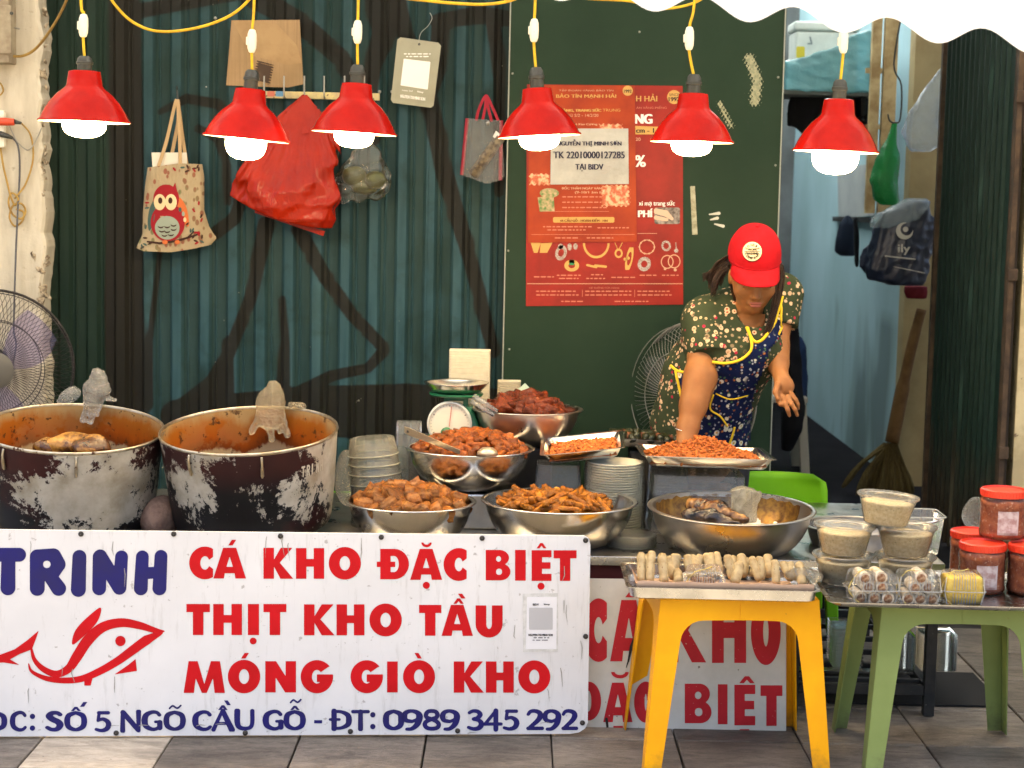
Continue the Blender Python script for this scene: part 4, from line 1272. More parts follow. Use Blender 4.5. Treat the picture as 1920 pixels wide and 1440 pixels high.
fro = lambda x, y: tote_pt(x, y, 1) + Vector((0, -.0022, 0))
fro2 = lambda x, y: tote_pt(x, y, 1) + Vector((0, -.0034, 0))
fro3 = lambda x, y: tote_pt(x, y, 1) + Vector((0, -.0046, 0))
m_or = mat('print_owl_red', (0.26, 0.014, 0.02), .9)
m_og = mat('print_owl_grey', (0.26, 0.30, 0.24), .9)
m_oc = mat('print_owl_cream', (0.62, 0.48, 0.28), .9)
m_ob = mat('print_owl_dark', (0.045, 0.02, 0.015), .9)
m_oo = mat('print_owl_orange', (0.50, 0.13, 0.04), .9)
m_ot = mat('print_owl_teal', (0.05, 0.09, 0.08), .9)
decal('owl_wing', tb, lambda X, Y: s_poly(X, Y, curve2([(335, 370), (348, 385), (354, 410), (353, 425), (342, 415), (334, 400)], 4, True)), (328, 364, 360, 430), 1.0, fro, m_oo)
decal('owl_wing', tb, lambda X, Y: s_poly(X, Y, curve2([(289, 378), (281, 390), (277, 415), (280, 433), (287, 420), (291, 400)], 4, True)), (273, 372, 295, 437), 1.0, fro, m_ot)
decal('owl_body', tb, lambda X, Y: np.minimum(np.minimum(s_ell(X, Y, 312, 372, 24, 26), s_ell(X, Y, 315, 417, 32, 36)), s_poly(X, Y, [(322, 356), (329, 342), (335, 372)])), (280, 338, 350, 456), 1.0, fro2, m_or)
decal('owl_belly', tb, lambda X, Y: s_ell(X, Y, 314, 427, 23, 22), (289, 403, 339, 451), 1.0, fro3, m_og)
for ex in (300, 321):
    decal('owl_eye', tb, (lambda e: lambda X, Y: s_ell(X, Y, e, 379, 11, 15))(ex), (ex - 13, 362, ex + 13, 396), 1.0, fro3, m_oc)
    decal('owl_pupil', tb, (lambda e: lambda X, Y: s_ell(X, Y, e + 1 - (e > 310) * 2, 376, 4, 6))(ex), (ex - 6, 368, ex + 8, 384), .7, lambda x, y: fro3(x, y) + Vector((0, -.001, 0)), m_ob)
for (fx, fy) in ((302, 424), (314, 424), (326, 421), (304, 432), (314, 433), (326, 429), (309, 440), (321, 439)):
    decal('owl_feather', tb, (lambda a, b_: lambda X, Y: np.maximum(s_ell(X, Y, a, b_, 5.5, 4), -s_ell(X, Y, a, b_ - 2.2, 6, 3.6)))(fx, fy), (fx - 7, fy - 5, fx + 7, fy + 6), .8, lambda x, y: fro3(x, y) + Vector((0, -.001, 0)), m_ob)
decal('branch', tb, lambda X, Y: np.minimum(s_path(X, Y, [(277, 453), (300, 456), (335, 451), (370, 440)], [1.5, 2, 2.2, 1.5]), np.minimum(s_seg(X, Y, 352, 446, 364, 434, 1.8, 1), s_seg(X, Y, 285, 455, 278, 458, 1.5, 1))), (273, 430, 375, 462), .9, fro3, m_ob)
for fx in (310, 333): decal('owl_foot', tb, (lambda a: lambda X, Y: s_ell(X, Y, a, 454, 5, 4))(fx), (fx - 6, 449, fx + 6, 459), .9, lambda x, y: fro3(x, y) + Vector((0, -.001, 0)), m_oo)
for (fx, fy, m_) in ((338, 393, m_ot), (344, 401, m_og), (347, 412, m_oc)): decal('owl_spot', tb, (lambda a, b_: lambda X, Y: s_ell(X, Y, a, b_, 2.8, 4.5))(fx, fy), (fx - 4, fy - 6, fx + 4, fy + 6), .7, lambda x, y: fro(x, y) + Vector((0, -.0015, 0)), m_)
q = random.Random(11)
for k in range(34):
    fx, fy = q.choice([(q.uniform(280, 376), q.uniform(312, 322)), (q.uniform(360, 380), q.uniform(330, 455)), (q.uniform(266, 276), q.uniform(380, 465)), (q.uniform(350, 392), q.uniform(400, 458))])
    if not (span(min(max(fy, 316), 462))[0] + 6 < fx < span(min(max(fy, 316), 462))[1] - 6): continue
    an = q.uniform(0, PI)
    decal('leaf_print', tb, (lambda a, b_, t: lambda X, Y: (np.hypot(((X - a) * math.cos(t) + (Y - b_) * math.sin(t)) / 4.4, (-(X - a) * math.sin(t) + (Y - b_) * math.cos(t)) / 1.8) - 1))(fx, fy, an), (fx - 5, fy - 5, fx + 5, fy + 5), .8, fro, q.choice([m_or, m_ob, m_ot]))
m_strap = mat('tote_strap_tan', (0.42, 0.29, 0.15), .9, bump=.3, bs=200)
for pts, Yf in (([(297, 312), (312, 265), (327, 200), (331, 186)], 6.335), ([(338, 308), (337, 260), (334, 200), (333, 186)], 6.332), ([(350, 308), (343, 262), (336, 205), (334, 187)], 6.35), ([(320, 300), (330, 250), (334, 222), (333, 190)], 6.36)):
    obj('strap', ribbon_px(pts, [3.4, 3.2, 3.0, 2.6], lambda t, Yf=Yf: Yf + .01 * t, .0018), m_strap, tb, world=True)
obj('nail', tube([P(332, 162, 6.40), P(332, 170, 6.36), P(333, 187, 6.355)], .003, 8), m_sock, tb, world=True)
obj('paper_wad', prism([(284, 286), (350, 286), (351, 312), (286, 316)], lambda x, y, d: P(x, y, 6.344 + d), .02), mat('white_packet', (0.62, 0.58, 0.48), .6), label='white packet sticking out of the owl tote', cat='packet', world=True, loc=P(318, 312, 6.35))

# ---- fans
def fan(px, py, rad, Y, yaw, mats, label, wires=84, pitch=0.0, pole_to=0.0, grid='radial'):
    m_wire, m_body, m_blade = mats
    c = P(px, py, Y)
    t = thing('pedestal_fan', label, 'fan', (c.x, c.y, 0))
    Rf = Matrix.Translation((0, 0, c.z)) @ Matrix.Rotation(yaw, 4, 'Z') @ Matrix.Rotation(pitch, 4, 'X')
    def ringp(r, y, nn=48): return [(r * math.cos(2 * PI * k / nn), y, r * math.sin(2 * PI * k / nn)) for k in range(nn)]
    parts = [tube(ringp(rad, -.0), .0042, 6, True), tube(ringp(rad * .97, -.052), .0018, 5, True), tube(ringp(rad * .62, -.085), .0018, 5, True)]
    for k in range(wires):
        a = 2 * PI * k / wires
        tw = .55 if grid == 'swirl' else 0.05
        pp = [(rad * f * math.cos(a + tw * (1 - f)), y, rad * f * math.sin(a + tw * (1 - f))) for f, y in ((.2, -.092), (.45, -.09), (.7, -.078), (.9, -.052), (1.0, -.004))]
        parts.append(tube(pp, .0009, 4, cap=False))
    obj('front_grille', xf(join(parts), Rf), m_wire, t, smooth=True)
    parts = [tube(ringp(rad * .99, .006), .003, 6, True), tube(ringp(rad * .6, .07), .0018, 5, True)]
    for k in range(wires):
        a = 2 * PI * k / wires + .02
        tw = -.55 if grid == 'swirl' else -.05
        pp = [(rad * f * math.cos(a + tw * (1 - f)), y, rad * f * math.sin(a + tw * (1 - f))) for f, y in ((.2, .085), (.5, .08), (.85, .05), (1.0, .006))]
        parts.append(tube(pp, .0009, 4, cap=False))
    obj('rear_grille', xf(join(parts), Rf), m_wire, t, smooth=True)
    cap = lathe([(rad * .24, 0), (rad * .24, .008), (rad * .2, .016), (.001, .02)], 32)
    obj('centre_badge', xf(cap, Rf @ Matrix.Translation((0, -.09, 0)) @ Matrix.Rotation(PI / 2, 4, 'X')), m_body, t, auto=50)
    for k in range(3):
        a0 = 2 * PI * k / 3 + .5
        V, Fa = [], []
        for i in range(9):
            r_ = rad * (.14 + .72 * i / 8)
            wd = .34 + .42 * math.sin(PI * min(1, .25 + .7 * i / 8))
            for j in range(7):
                aa = a0 + wd * (j / 6 - .5) * 1.5 + .25 * i / 8
                V.append((r_ * math.cos(aa), -.025 + .045 * (j / 6 - .5), r_ * math.sin(aa)))
        Fa = [(i * 7 + j, i * 7 + j + 1, (i + 1) * 7 + j + 1, (i + 1) * 7 + j) for i in range(8) for j in range(6)]
        obj('blade', xf((V, Fa), Rf), m_blade, t, smooth=True)
    mot = lathe([(.03, 0), (.055, .02), (.058, .09), (.045, .13), (.001, .135)], 24)
    obj('motor_housing', xf(mot, Rf @ Matrix.Translation((0, .07, 0)) @ Matrix.Rotation(-PI / 2, 4, 'X')), m_body, t, auto=50)
    pc = Rf @ Vector((0, .13, 0))
    obj('pole', tube([(pc.x, pc.y, pc.z - .03), (pc.x, pc.y, .03)], .014, 12), m_body, t, smooth=True)
    obj('base', moved(lathe([(.001, .0), (.17, .0), (.17, .012), (.12, .026), (.03, .04), (.02, .07), (.001, .07)], 32), (pc.x, pc.y, pole_to)), m_body, t, auto=50)
    return t
m_wk = mat('fan_wire_black', (0.025, 0.02, 0.02), .4, .3)
m_bl1 = film('fan_blade_violet', (0.24, 0.20, 0.36), .3, .25, (.8, .75, 1.0))
fan(-12, 690, .27, 6.05, .3, (m_wk, mat('fan_body_dark', (.11, .105, .095), .45), m_bl1), 'black wire fan at the left edge in front of the pier', 92, grid='swirl')
m_wg = mat('fan_wire_grey', (0.27, 0.26, 0.23), .4, .5)
fan(1304, 742, .262, 6.22, -.75, (m_wg, mat('fan_body_grey', (.3, .3, .28), .45), film('fan_blade_clear', (.3, .32, .32), .35, .2, (.8, .85, .85))), 'grey wire fan standing behind the woman by the green board', 84)
# ================================================================== THE SIGNS
# glyphs are distance fields over x in 0..w, y in 0..1 (y up); w is the letter's own width over its height
def gl_rects(*rs):
    return lambda X, Y: np.min([s_rect(X, Y, *r) for r in rs], axis=0)
def heavy(ch, w, s=.34, t=.25):
    if ch == 'I': return lambda X, Y: s_rect(X, Y, 0, 0, w, 1)
    if ch == 'H': return gl_rects((0, 0, s, 1), (w - s, 0, w, 1), (0, .5 - t / 2 + .02, w, .5 + t / 2 + .02))
    if ch == 'T': return gl_rects((0, 1 - t * 1.05, w, 1), (w / 2 - s / 2, 0, w / 2 + s / 2, 1))
    if ch == 'E': return gl_rects((0, 0, s, 1), (0, 0, w, t * .92), (0, 1 - t * .92, w, 1), (0, .5 - t * .42, w * .95, .5 + t * .42))
    if ch == 'K':
        return lambda X, Y: np.minimum(s_rect(X, Y, 0, 0, s, 1), np.minimum(
            s_poly(X, Y, [(s * .9, .56), (w * .58, 1), (w * .97, 1), (s * 1.15 + .12, .5), (s * .9, .44)]),
            s_poly(X, Y, [(s * .9, .56), (s + .10, .62), (w, 0), (w - s * 1.22, 0), (s * .9, .46)])))
    if ch == 'A':
        return lambda X, Y: np.maximum(s_poly(X, Y, [(0, 0), (w * .30, 1), (w * .70, 1), (w, 0)]), -np.minimum(
            s_poly(X, Y, [(w * .5, .72), (w * .40, .38), (w * .60, .38)]), s_poly(X, Y, [(w * .31, -.1), (w * .35, .17), (w * .65, .17), (w * .69, -.1)])))
    if ch == 'N': return lambda X, Y: np.min([s_rect(X, Y, 0, 0, s * .98, 1), s_rect(X, Y, w - s * .98, 0, w, 1), s_poly(X, Y, [(0, 1), (s * 1.02, 1), (w, 0), (w - s * 1.02, 0)])], axis=0)
    if ch == 'M':
        return lambda X, Y: np.min([s_poly(X, Y, [(0, 0), (w * .12, 1), (w * .34, 1), (w * .25, 0)]), s_poly(X, Y, [(w * .12, 1), (w * .34, 1), (w * .56, .0), (w * .44, .0)]),
                                    s_poly(X, Y, [(w * .44, .0), (w * .56, .0), (w * .88, 1), (w * .66, 1)]), s_poly(X, Y, [(w * .66, 1), (w * .88, 1), (w, 0), (w * .75, 0)])], axis=0)
    if ch == 'U':
        return lambda X, Y: np.maximum(np.minimum(s_rect(X, Y, 0, .42, w, 1), s_ell(X, Y, w / 2, .42, w / 2, .44)), -np.minimum(s_rect(X, Y, s, .42, w - s, 1.2), s_ell(X, Y, w / 2, .42, w / 2 - s, .17)))
    if ch == 'O': return lambda X, Y: np.maximum(s_ell(X, Y, w / 2, .5, w / 2, .5), -s_ell(X, Y, w / 2, .5, w / 2 - s * .98, .22))
    if ch in 'CG':
        rx = w * (.66 if ch == 'C' else .5)
        def f(X, Y):
            d = np.maximum(s_ell(X, Y, rx, .5, rx, .5), -s_ell(X, Y, rx, .5, rx - s * 1.0, .205))
            if ch == 'C': return np.maximum(np.maximum(d, X - w), -s_poly(X, Y, [(rx, .5), (w + .4, .78), (w + .4, .22)]) * 0 - s_poly(X, Y, [(rx + .0, .5), (w + .01, .69), (w + .6, .69), (w + .6, .31), (w + .01, .31)]))
            cut = s_poly(X, Y, [(rx + .02, .57), (w * .86, .80), (w + .3, .80), (w + .3, .57)])
            d = np.maximum(d, -cut)
            return np.minimum(d, np.maximum(s_rect(X, Y, rx, .34, w * 1.0, .57), s_ell(X, Y, rx, .5, rx, .5)))
        return f
    if ch == 'D':
        def f(X, Y):
            o = np.maximum(np.minimum(s_rect(X, Y, 0, 0, w * .48, 1), s_ell(X, Y, w * .48, .5, w * .52, .5)), -X)
            i = np.maximum(np.minimum(s_rect(X, Y, 0, .235, w * .48, .765), s_ell(X, Y, w * .48, .5, w * .52 - s * .98, .265)), s - X)
            return np.maximum(o, -i)
        return f
    if ch == 'B':
        def f(X, Y):
            o = np.min([s_rect(X, Y, 0, 0, w * .55, 1), s_ell(X, Y, w * .58, .28, w * .42, .28), s_ell(X, Y, w * .55, .74, w * .39, .26)], axis=0)
            i = np.minimum(s_rrect(X, Y, s, .18, w * .66, .385, .09), s_rrect(X, Y, s, .61, w * .62, .80, .09))
            return np.maximum(o, -i)
        return f
def put(parent, gf, box_, w, Y, material, step=.8, pad=.02):
    x0, y0, x1, y1 = box_
    k = (x1 - x0) / w
    h = y1 - y0
    f = lambda X, Y_: gf((X - x0) / k, (y1 - Y_) / h)
    v, fa = fill2d(f, x0 - pad * k * 2, y0 - pad * h * 2, x1 + pad * k * 2, y1 + pad * h * 2, step)
    fm = Y if callable(Y) else (lambda a, b: P(a, b, Y))
    return [tuple(fm(a, b)) for a, b in v], fa
def put_px(f, bb, step, Y):
    v, fa = fill2d(f, *bb, step)
    fm = Y if callable(Y) else (lambda a, b: P(a, b, Y))
    return [tuple(fm(a, b)) for a, b in v], fa
def line_of(name, parent, letters, accents, Y, material, hw=1.0):
    """every letter is a part of its own; an accent or dot belongs to the letter it sits on"""
    mid = [(bx[0] + bx[2]) / 2 for _, bx in letters]
    parts = [[put(parent, heavy(ch, (bx[2] - bx[0]) / (bx[3] - bx[1]), .34 * hw, .25), bx, (bx[2] - bx[0]) / (bx[3] - bx[1]), Y, material)] for ch, bx in letters]
    for f, bb in accents:
        m_ = (bb[0] + bb[2]) / 2
        k = min(range(len(mid)), key=lambda i: abs(mid[i] - m_))
        parts[k].append(put_px(f, bb, .7, Y))
    for q in parts: obj('letter', join(q), material, parent, world=True)
def acute(x0, y0, x1, y1): return (lambda X, Y: s_poly(X, Y, [(x0, y1), (x0 + (x1 - x0) * .45, y0), (x1, y0), (x0 + (x1 - x0) * .55, y1)]), (x0 - 1, y0 - 1, x1 + 1, y1 + 1))
def grave(x0, y0, x1, y1): return (lambda X, Y: s_poly(X, Y, [(x0, y0), (x0 + (x1 - x0) * .55, y0), (x1, y1), (x0 + (x1 - x0) * .45, y1)]), (x0 - 1, y0 - 1, x1 + 1, y1 + 1))
def circf(x0, y0, x1, y1):
    m = (x0 + x1) / 2
    q = (x1 - x0) * .30
    return (lambda X, Y: s_poly(X, Y, [(x0, y1), (m - q * .45, y0), (m + q * .45, y0), (x1, y1), (x1 - q, y1), (m, y0 + (y1 - y0) * .5), (x0 + q, y1)]), (x0 - 1, y0 - 1, x1 + 1, y1 + 1))
def breve(x0, y0, x1, y1):
    m, rx, ry = (x0 + x1) / 2, (x1 - x0) / 2, (y1 - y0)
    return (lambda X, Y: np.maximum(np.maximum(s_ell(X, Y, m, y0, rx, ry), -s_ell(X, Y, m, y0 - .5, rx * .6, ry * .5)), y0 - Y), (x0 - 1, y0 - 1, x1 + 1, y1 + 1))
def dotb(cx, cy, r): return (lambda X, Y: s_circ(X, Y, cx, cy, r), (cx - r - 1, cy - r - 1, cx + r + 1, cy + r + 1))
def rectp(x0, y0, x1, y1): return (lambda X, Y: s_rect(X, Y, x0, y0, x1, y1), (x0 - 1, y0 - 1, x1 + 1, y1 + 1))
def tilde(x0, y0, x1, y1):
    a = curve2([(x0, y1 - 1), (x0 + (x1 - x0) * .28, y0 + 1.2), (x0 + (x1 - x0) * .68, y1 - 1.4), (x1, y0 + .6)], 5)
    return (lambda X, Y: s_path(X, Y, a, 1.7), (x0 - 3, y0 - 3, x1 + 3, y1 + 3))

m_sign, n, l, b = nt('sign_white_enamel')
vec = coords(n)
c = mixc(n, l, ramp(n, l, noise_node(n, l, vec, 3, 5), [(0.35, 0.0), (0.7, 1.0)]), (0.70, 0.69, 0.68), (0.62, 0.61, 0.60))
mp = n.new('ShaderNodeMapping')
mp.inputs['Scale'].default_value = (9, 1, 1)
l.new(vec, mp.inputs[0])
c = mixc(n, l, ramp(n, l, noise_node(n, l, mp.outputs[0], 5, 8, .75), [(0.55, 0.0), (0.75, .55)]), c, (0.36, 0.34, 0.30))
c = mixc(n, l, ramp(n, l, noise_node(n, l, vec, 46, 4, .6), [(0.66, 0.0), (0.70, .6)]), c, (0.25, 0.22, 0.19))
l.new(c, b.inputs['Base Color'])
b.inputs['Roughness'].default_value = .38
b.inputs['Specular IOR Level'].default_value = .25
bump_to(n, l, b, noise_node(n, l, vec, 5, 3), .12, .01)
m_sred = mat('sign_red_print', (0.54, 0.007, 0.012), .5, 0, (0.47, 0.007, 0.010), 8, spec=.12)
m_snav = mat('sign_navy_print', (0.02, 0.018, 0.13), .5, 0, (0.025, 0.022, 0.10), 8, spec=.12)
m_sedge = mat('sign_edge_dark', (0.05, 0.045, 0.04), .7)
# the main sign stands on the pavement; its right end is a little farther away
SL, SR = Pz(0, 1381, 0.018), Pz(1100, 1377, 0.018)
def sign_pt(px, py, off=0.0):
    d = ray(px, py)
    e = (SR - SL)
    nn = Vector((e.y, -e.x, 0)).normalized()
    o_ = Vector((0, 0, CAMZ))
    t = (SL - nn * 0 - o_).dot(nn) / d.dot(nn)
    return o_ + d * t + nn * off
_nn = Vector(((SR - SL).y, -(SR - SL).x, 0)).normalized()
SGN = -1 if _nn.y > 0 else 1
def on_sign(k): return lambda a, b_: sign_pt(a, b_, SGN * k)
sgn = thing('main_shop_sign', 'long white sign with red menu lettering and a red fish along the stall front', 'sign', sign_pt(540, 1379))
oc = [(-420, 989), (-420, 1383), (1070, 1376), (1086, 1373), (1097, 1366), (1102, 1355), (1107, 1022), (1104, 1010), (1096, 1005)]
obj('sign_plate', prism(oc, lambda x, y, d: sign_pt(x, y, -SGN * d), .012), m_sign, sgn, world=True)
S1, S2 = on_sign(.0012), on_sign(.0022)
L1 = [('C', (354.8, 1024.7, 399.5, 1086)), ('A', (400, 1027, 461.3, 1084.5)), ('K', (494, 1027, 550, 1085)), ('H', (555, 1027.5, 607.8, 1085)), ('O', (616.5, 1025.5, 676.7, 1086.5)), ('D', (713, 1029, 766.7, 1086)), ('A', (769, 1029, 829, 1087)), ('C', (831.7, 1027.5, 875, 1089)), ('B', (910.7, 1031, 957, 1088)), ('I', (965.7, 1031, 985.7, 1088.5)), ('E', (996.7, 1031.5, 1034, 1089)), ('T', (1038, 1031.7, 1081, 1089))]
A1 = [acute(428, 1012, 443, 1022.5), rectp(706.5, 1053, 713, 1063), rectp(732, 1053, 741, 1063), breve(790, 1017, 809.5, 1026), dotb(799.3, 1097.3, 6.6), circf(1006, 1018, 1024.5, 1028), dotb(1014.3, 1099, 6.6)]
line_of('red_lettering', sgn, L1, A1, S1, m_sred)
L2 = [('T', (349.6, 1132.3, 393.6, 1190.5)), ('H', (399.8, 1132.3, 453.8, 1190.5)), ('I', (464.8, 1132.3, 485.7, 1190.5)), ('T', (494, 1132.3, 537, 1190.5)), ('K', (570, 1133, 627.3, 1191)), ('H', (631, 1133, 683.3, 1191)), ('O', (692.7, 1131.5, 753.3, 1193)), ('T', (785.7, 1134, 827.5, 1191.8)), ('A', (827.8, 1134, 886.7, 1192)), ('U', (891.7, 1135, 942.3, 1194))]
A2 = [dotb(474.7, 1201.7, 6.4), circf(850, 1121.7, 869.5, 1132), grave(858.5, 1113, 873, 1122)]
line_of('red_lettering', sgn, L2, A2, S1, m_sred)
L3 = [('M', (344.4, 1239.5, 421.8, 1299)), ('O', (427.3, 1237, 488, 1299.7)), ('N', (497.4, 1239.5, 555, 1298)), ('G', (563.8, 1237.5, 624.6, 1299.7)), ('G', (657.3, 1237.7, 718, 1299.5)), ('I', (725.7, 1240, 745.7, 1298)), ('O', (755.7, 1237.7, 815.7, 1299.5)), ('K', (850.7, 1240, 907.3, 1298.5)), ('H', (911, 1240, 963.3, 1298.5)), ('O', (971.7, 1238, 1031.7, 1300))]
A3 = [acute(452, 1224, 467, 1234.5), grave(777, 1224, 791, 1234.5)]
line_of('red_lettering', sgn, L3, A3, S1, m_sred)
# round navy name
def blob(strokes_, bb):
    def f(X, Y):
        d = np.full(X.shape, 1e9)
        for pts, r in strokes_: d = np.minimum(d, s_path(X, Y, pts, r))
        return d
    return f, bb
nm = [
    blob([([(-14, 1040), (36, 1040)], 13), ([(16, 1042), (15, 1102)], [13, 14])], (-40, 1020, 60, 1122)),
    blob([([(70, 1044), (70, 1103)], [14, 14]), ([(72, 1043), (100, 1043), (108, 1058), (100, 1073), (78, 1076)], [13, 15, 15, 13, 10]), ([(88, 1072), (110, 1103)], [12, 14])], (50, 1020, 132, 1122)),
    blob([([(149, 1044), (147, 1105)], [13, 14])], (128, 1024, 168, 1122)),
    blob([([(187, 1044), (186, 1103)], [13, 13]), ([(188, 1043), (224, 1102)], [13, 13]), ([(228, 1044), (224, 1102)], [12, 13])], (168, 1024, 246, 1122)),
    blob([([(267, 1044), (264, 1103)], [12, 13]), ([(302, 1043), (299, 1103)], [12, 13]), ([(266, 1075), (300, 1073)], 11)], (246, 1024, 320, 1122)),
]
parts = [put_px(lambda X, Y, f=f, k=k: (np.maximum(f(X, Y), -s_circ(X, Y, 88, 1058, 7)) if k == 1 else f(X, Y)), bb, .9, S1) for k, (f, bb) in enumerate(nm)]
for q_ in parts: obj('letter', q_, m_snav, sgn, world=True)
# address line: flared strokes
def st(pts, r, k=6): return (curve2(pts, k) if len(pts) > 2 else pts, r)
def navy(ch):
    V_, T_ = .105, .065                                   # heavy and light half widths over the letter's height
    S = {
        'S': [st([(.50, .84), (.40, .93), (.22, .92), (.12, .77), (.24, .60), (.42, .47), (.50, .30), (.40, .09), (.20, .07), (.06, .17)], [.06, .07, .08, .10, .11, .11, .10, .08, .07, .06])],
        'C': [st([(.74, .80), (.62, .93), (.40, .94), (.16, .78), (.10, .5), (.16, .22), (.40, .06), (.62, .07), (.76, .18)], [.06, .06, .07, .10, .115, .10, .07, .06, .05])],
        'G': [st([(.74, .80), (.62, .93), (.40, .94), (.16, .78), (.10, .5), (.16, .22), (.40, .06), (.60, .07), (.74, .18)], [.06, .06, .07, .10, .115, .10, .07, .06, .06]), ([(.76, .42), (.76, .12)], .09), ([(.58, .44), (.80, .44)], .045)],
        'O': [st([(.5, .94), (.18, .80), (.10, .5), (.18, .2), (.5, .06), (.82, .2), (.90, .5), (.82, .8), (.5, .94)], [.06, .10, .115, .10, .06, .10, .115, .10, .06])],
        'N': [([(.10, 0), (.10, 1)], [.09, .06]), ([(.12, .95), (.80, .05)], [.10, .09]), ([(.82, 0), (.82, 1)], [.06, .09])],
        'A': [([(.06, .0), (.46, .97)], [.075, .05]), ([(.50, .97), (.92, .0)], [.09, .12]), ([(.24, .33), (.74, .33)], .05)],
        'U': [st([(.12, .98), (.12, .40), (.22, .13), (.48, .06), (.72, .14), (.80, .40), (.80, .98)], [.11, .105, .09, .07, .07, .07, .075])],
        'D': [([(.16, .02), (.16, .98)], .10), st([(.16, .95), (.50, .93), (.80, .76), (.86, .5), (.80, .24), (.50, .07), (.16, .05)], [.055, .06, .10, .115, .10, .06, .055]), ([(-.02, .52), (.40, .52)], .045)],
        'T': [([(.02, .94), (.80, .94)], .065), ([(.41, .94), (.41, .02)], [.09, .105])],
        ':': [([(.5, .80), (.5, .80)], .15), ([(.5, .15), (.5, .15)], .15)],
        '-': [([(.1, .40), (.9, .40)], .075)],
        '0': [st([(.44, .94), (.15, .80), (.09, .5), (.15, .2), (.44, .06), (.73, .2), (.79, .5), (.73, .8), (.44, .94)], [.06, .10, .12, .10, .06, .10, .12, .10, .06])],
        '9': [st([(.40, .42), (.16, .48), (.09, .68), (.17, .88), (.40, .95), (.64, .86), (.72, .66), (.64, .30), (.42, .06), (.20, .03)], [.06, .08, .10, .08, .06, .09, .115, .10, .07, .05]), st([(.40, .42), (.60, .50), (.70, .64)], [.05, .06, .06])],
        '8': [st([(.40, .54), (.18, .62), (.14, .77), (.22, .91), (.40, .95), (.58, .91), (.66, .77), (.60, .62), (.40, .54), (.16, .42), (.08, .26), (.18, .1), (.40, .05), (.64, .1), (.72, .26), (.62, .42), (.40, .54)], .075)],
        '3': [st([(.12, .86), (.28, .95), (.50, .92), (.60, .76), (.48, .60), (.30, .54), (.54, .48), (.66, .30), (.56, .10), (.32, .04), (.08, .12)], [.05, .06, .07, .09, .07, .05, .07, .10, .09, .07, .05])],
        '4': [([(.60, .96), (.06, .28)], .055), ([(.06, .29), (.86, .29)], .055), ([(.60, .96), (.60, .02)], .095)],
        '5': [([(.18, .94), (.62, .94)], .06), ([(.20, .94), (.15, .55)], .05), st([(.15, .56), (.38, .62), (.58, .50), (.64, .32), (.54, .12), (.30, .04), (.06, .10)], [.05, .06, .09, .105, .09, .06, .05])],
        '2': [st([(.08, .78), (.18, .92), (.38, .95), (.58, .86), (.62, .68), (.48, .44), (.10, .08)], [.05, .06, .07, .09, .105, .085, .05]), ([(.08, .07), (.70, .07)], .065)],
    }[ch]
    def f(X, Y):
        d = np.full(X.shape, 1e9)
        for pts, r in S:
            rr = r
            if hasattr(r, '__len__') and len(r) != len(pts): rr = list(np.interp(np.linspace(0, 1, len(pts)), np.linspace(0, 1, len(r)), r))
            d = np.minimum(d, s_path(X, Y, pts, rr))
        return d - .028
    return f
adr = [('D', -26, 13, 1334, 1370), ('C', 20, 49, 1334, 1370), (':', 54, 68, 1336, 1371), ('S', 86, 118, 1334, 1370), ('O', 122, 162, 1334, 1370), ('5', 178, 207, 1334, 1371), ('N', 226, 264, 1334, 1370), ('G', 267, 304, 1333, 1369), ('O', 308, 347, 1333, 1369), ('C', 362, 396, 1333, 1369), ('A', 398, 438, 1332, 1368), ('U', 440, 478, 1332, 1368), ('G', 494, 531, 1332, 1368), ('O', 533, 572, 1332, 1368), ('-', 589, 604, 1332, 1368), ('D', 620, 659, 1332, 1367), ('T', 661, 691, 1332, 1367), (':', 692, 706, 1333, 1368), ('0', 720, 756, 1331, 1368), ('9', 754, 791, 1331, 1368), ('8', 793, 826, 1331, 1368), ('9', 826, 861, 1331, 1368), ('3', 875, 906, 1331, 1368), ('4', 907, 941, 1331, 1368), ('5', 943, 972, 1331, 1368), ('2', 987, 1018, 1331, 1368), ('9', 1018, 1051, 1331, 1368), ('2', 1053, 1082, 1331, 1368)]
wid = {'D': .98, 'C': .80, ':': 1., 'S': .60, 'O': 1.0, '5': .72, 'N': .92, 'G': .86, 'A': 1.0, 'U': .92, '-': 1., 'T': .82, '0': .88, '9': .82, '8': .80, '3': .74, '4': .9, '2': .74}
parts, pmid = [], []
for ch, x0, x1, y0, y1 in adr:
    w = wid[ch] if ch not in ':-' else 1.0
    if ch in ':-':
        h = y1 - y0
        if ch == ':': parts.append([put_px(*dotb((x0 + x1) / 2, y, 5.0), .7, S1) for y in (y0 + 7, y1 - 6)])
        else: parts.append([put_px(*rectp(x0, y0 + 18, x1, y0 + 24), .7, S1)])
        pmid.append((x0 + x1) / 2)
        continue
    parts.append([put(sgn, navy(ch), (x0, y0, x1, y1), w, S1, m_snav, .7, .05)])
    pmid.append((x0 + x1) / 2)
for f, bb in (circf(133, 1325, 152, 1333), acute(150, 1316, 164, 1325), tilde(318, 1322, 339, 1329), circf(409, 1322, 427, 1331), grave(420, 1313, 433, 1322), circf(544, 1323, 562, 1331), tilde(545, 1311, 564, 1318)):
    k = min(range(len(pmid)), key=lambda i: abs(pmid[i] - (bb[0] + bb[2]) / 2))
    parts[k].append(put_px(f, bb, .6, S1))
for q_ in parts: obj('letter', join(q_), m_snav, sgn, world=True)
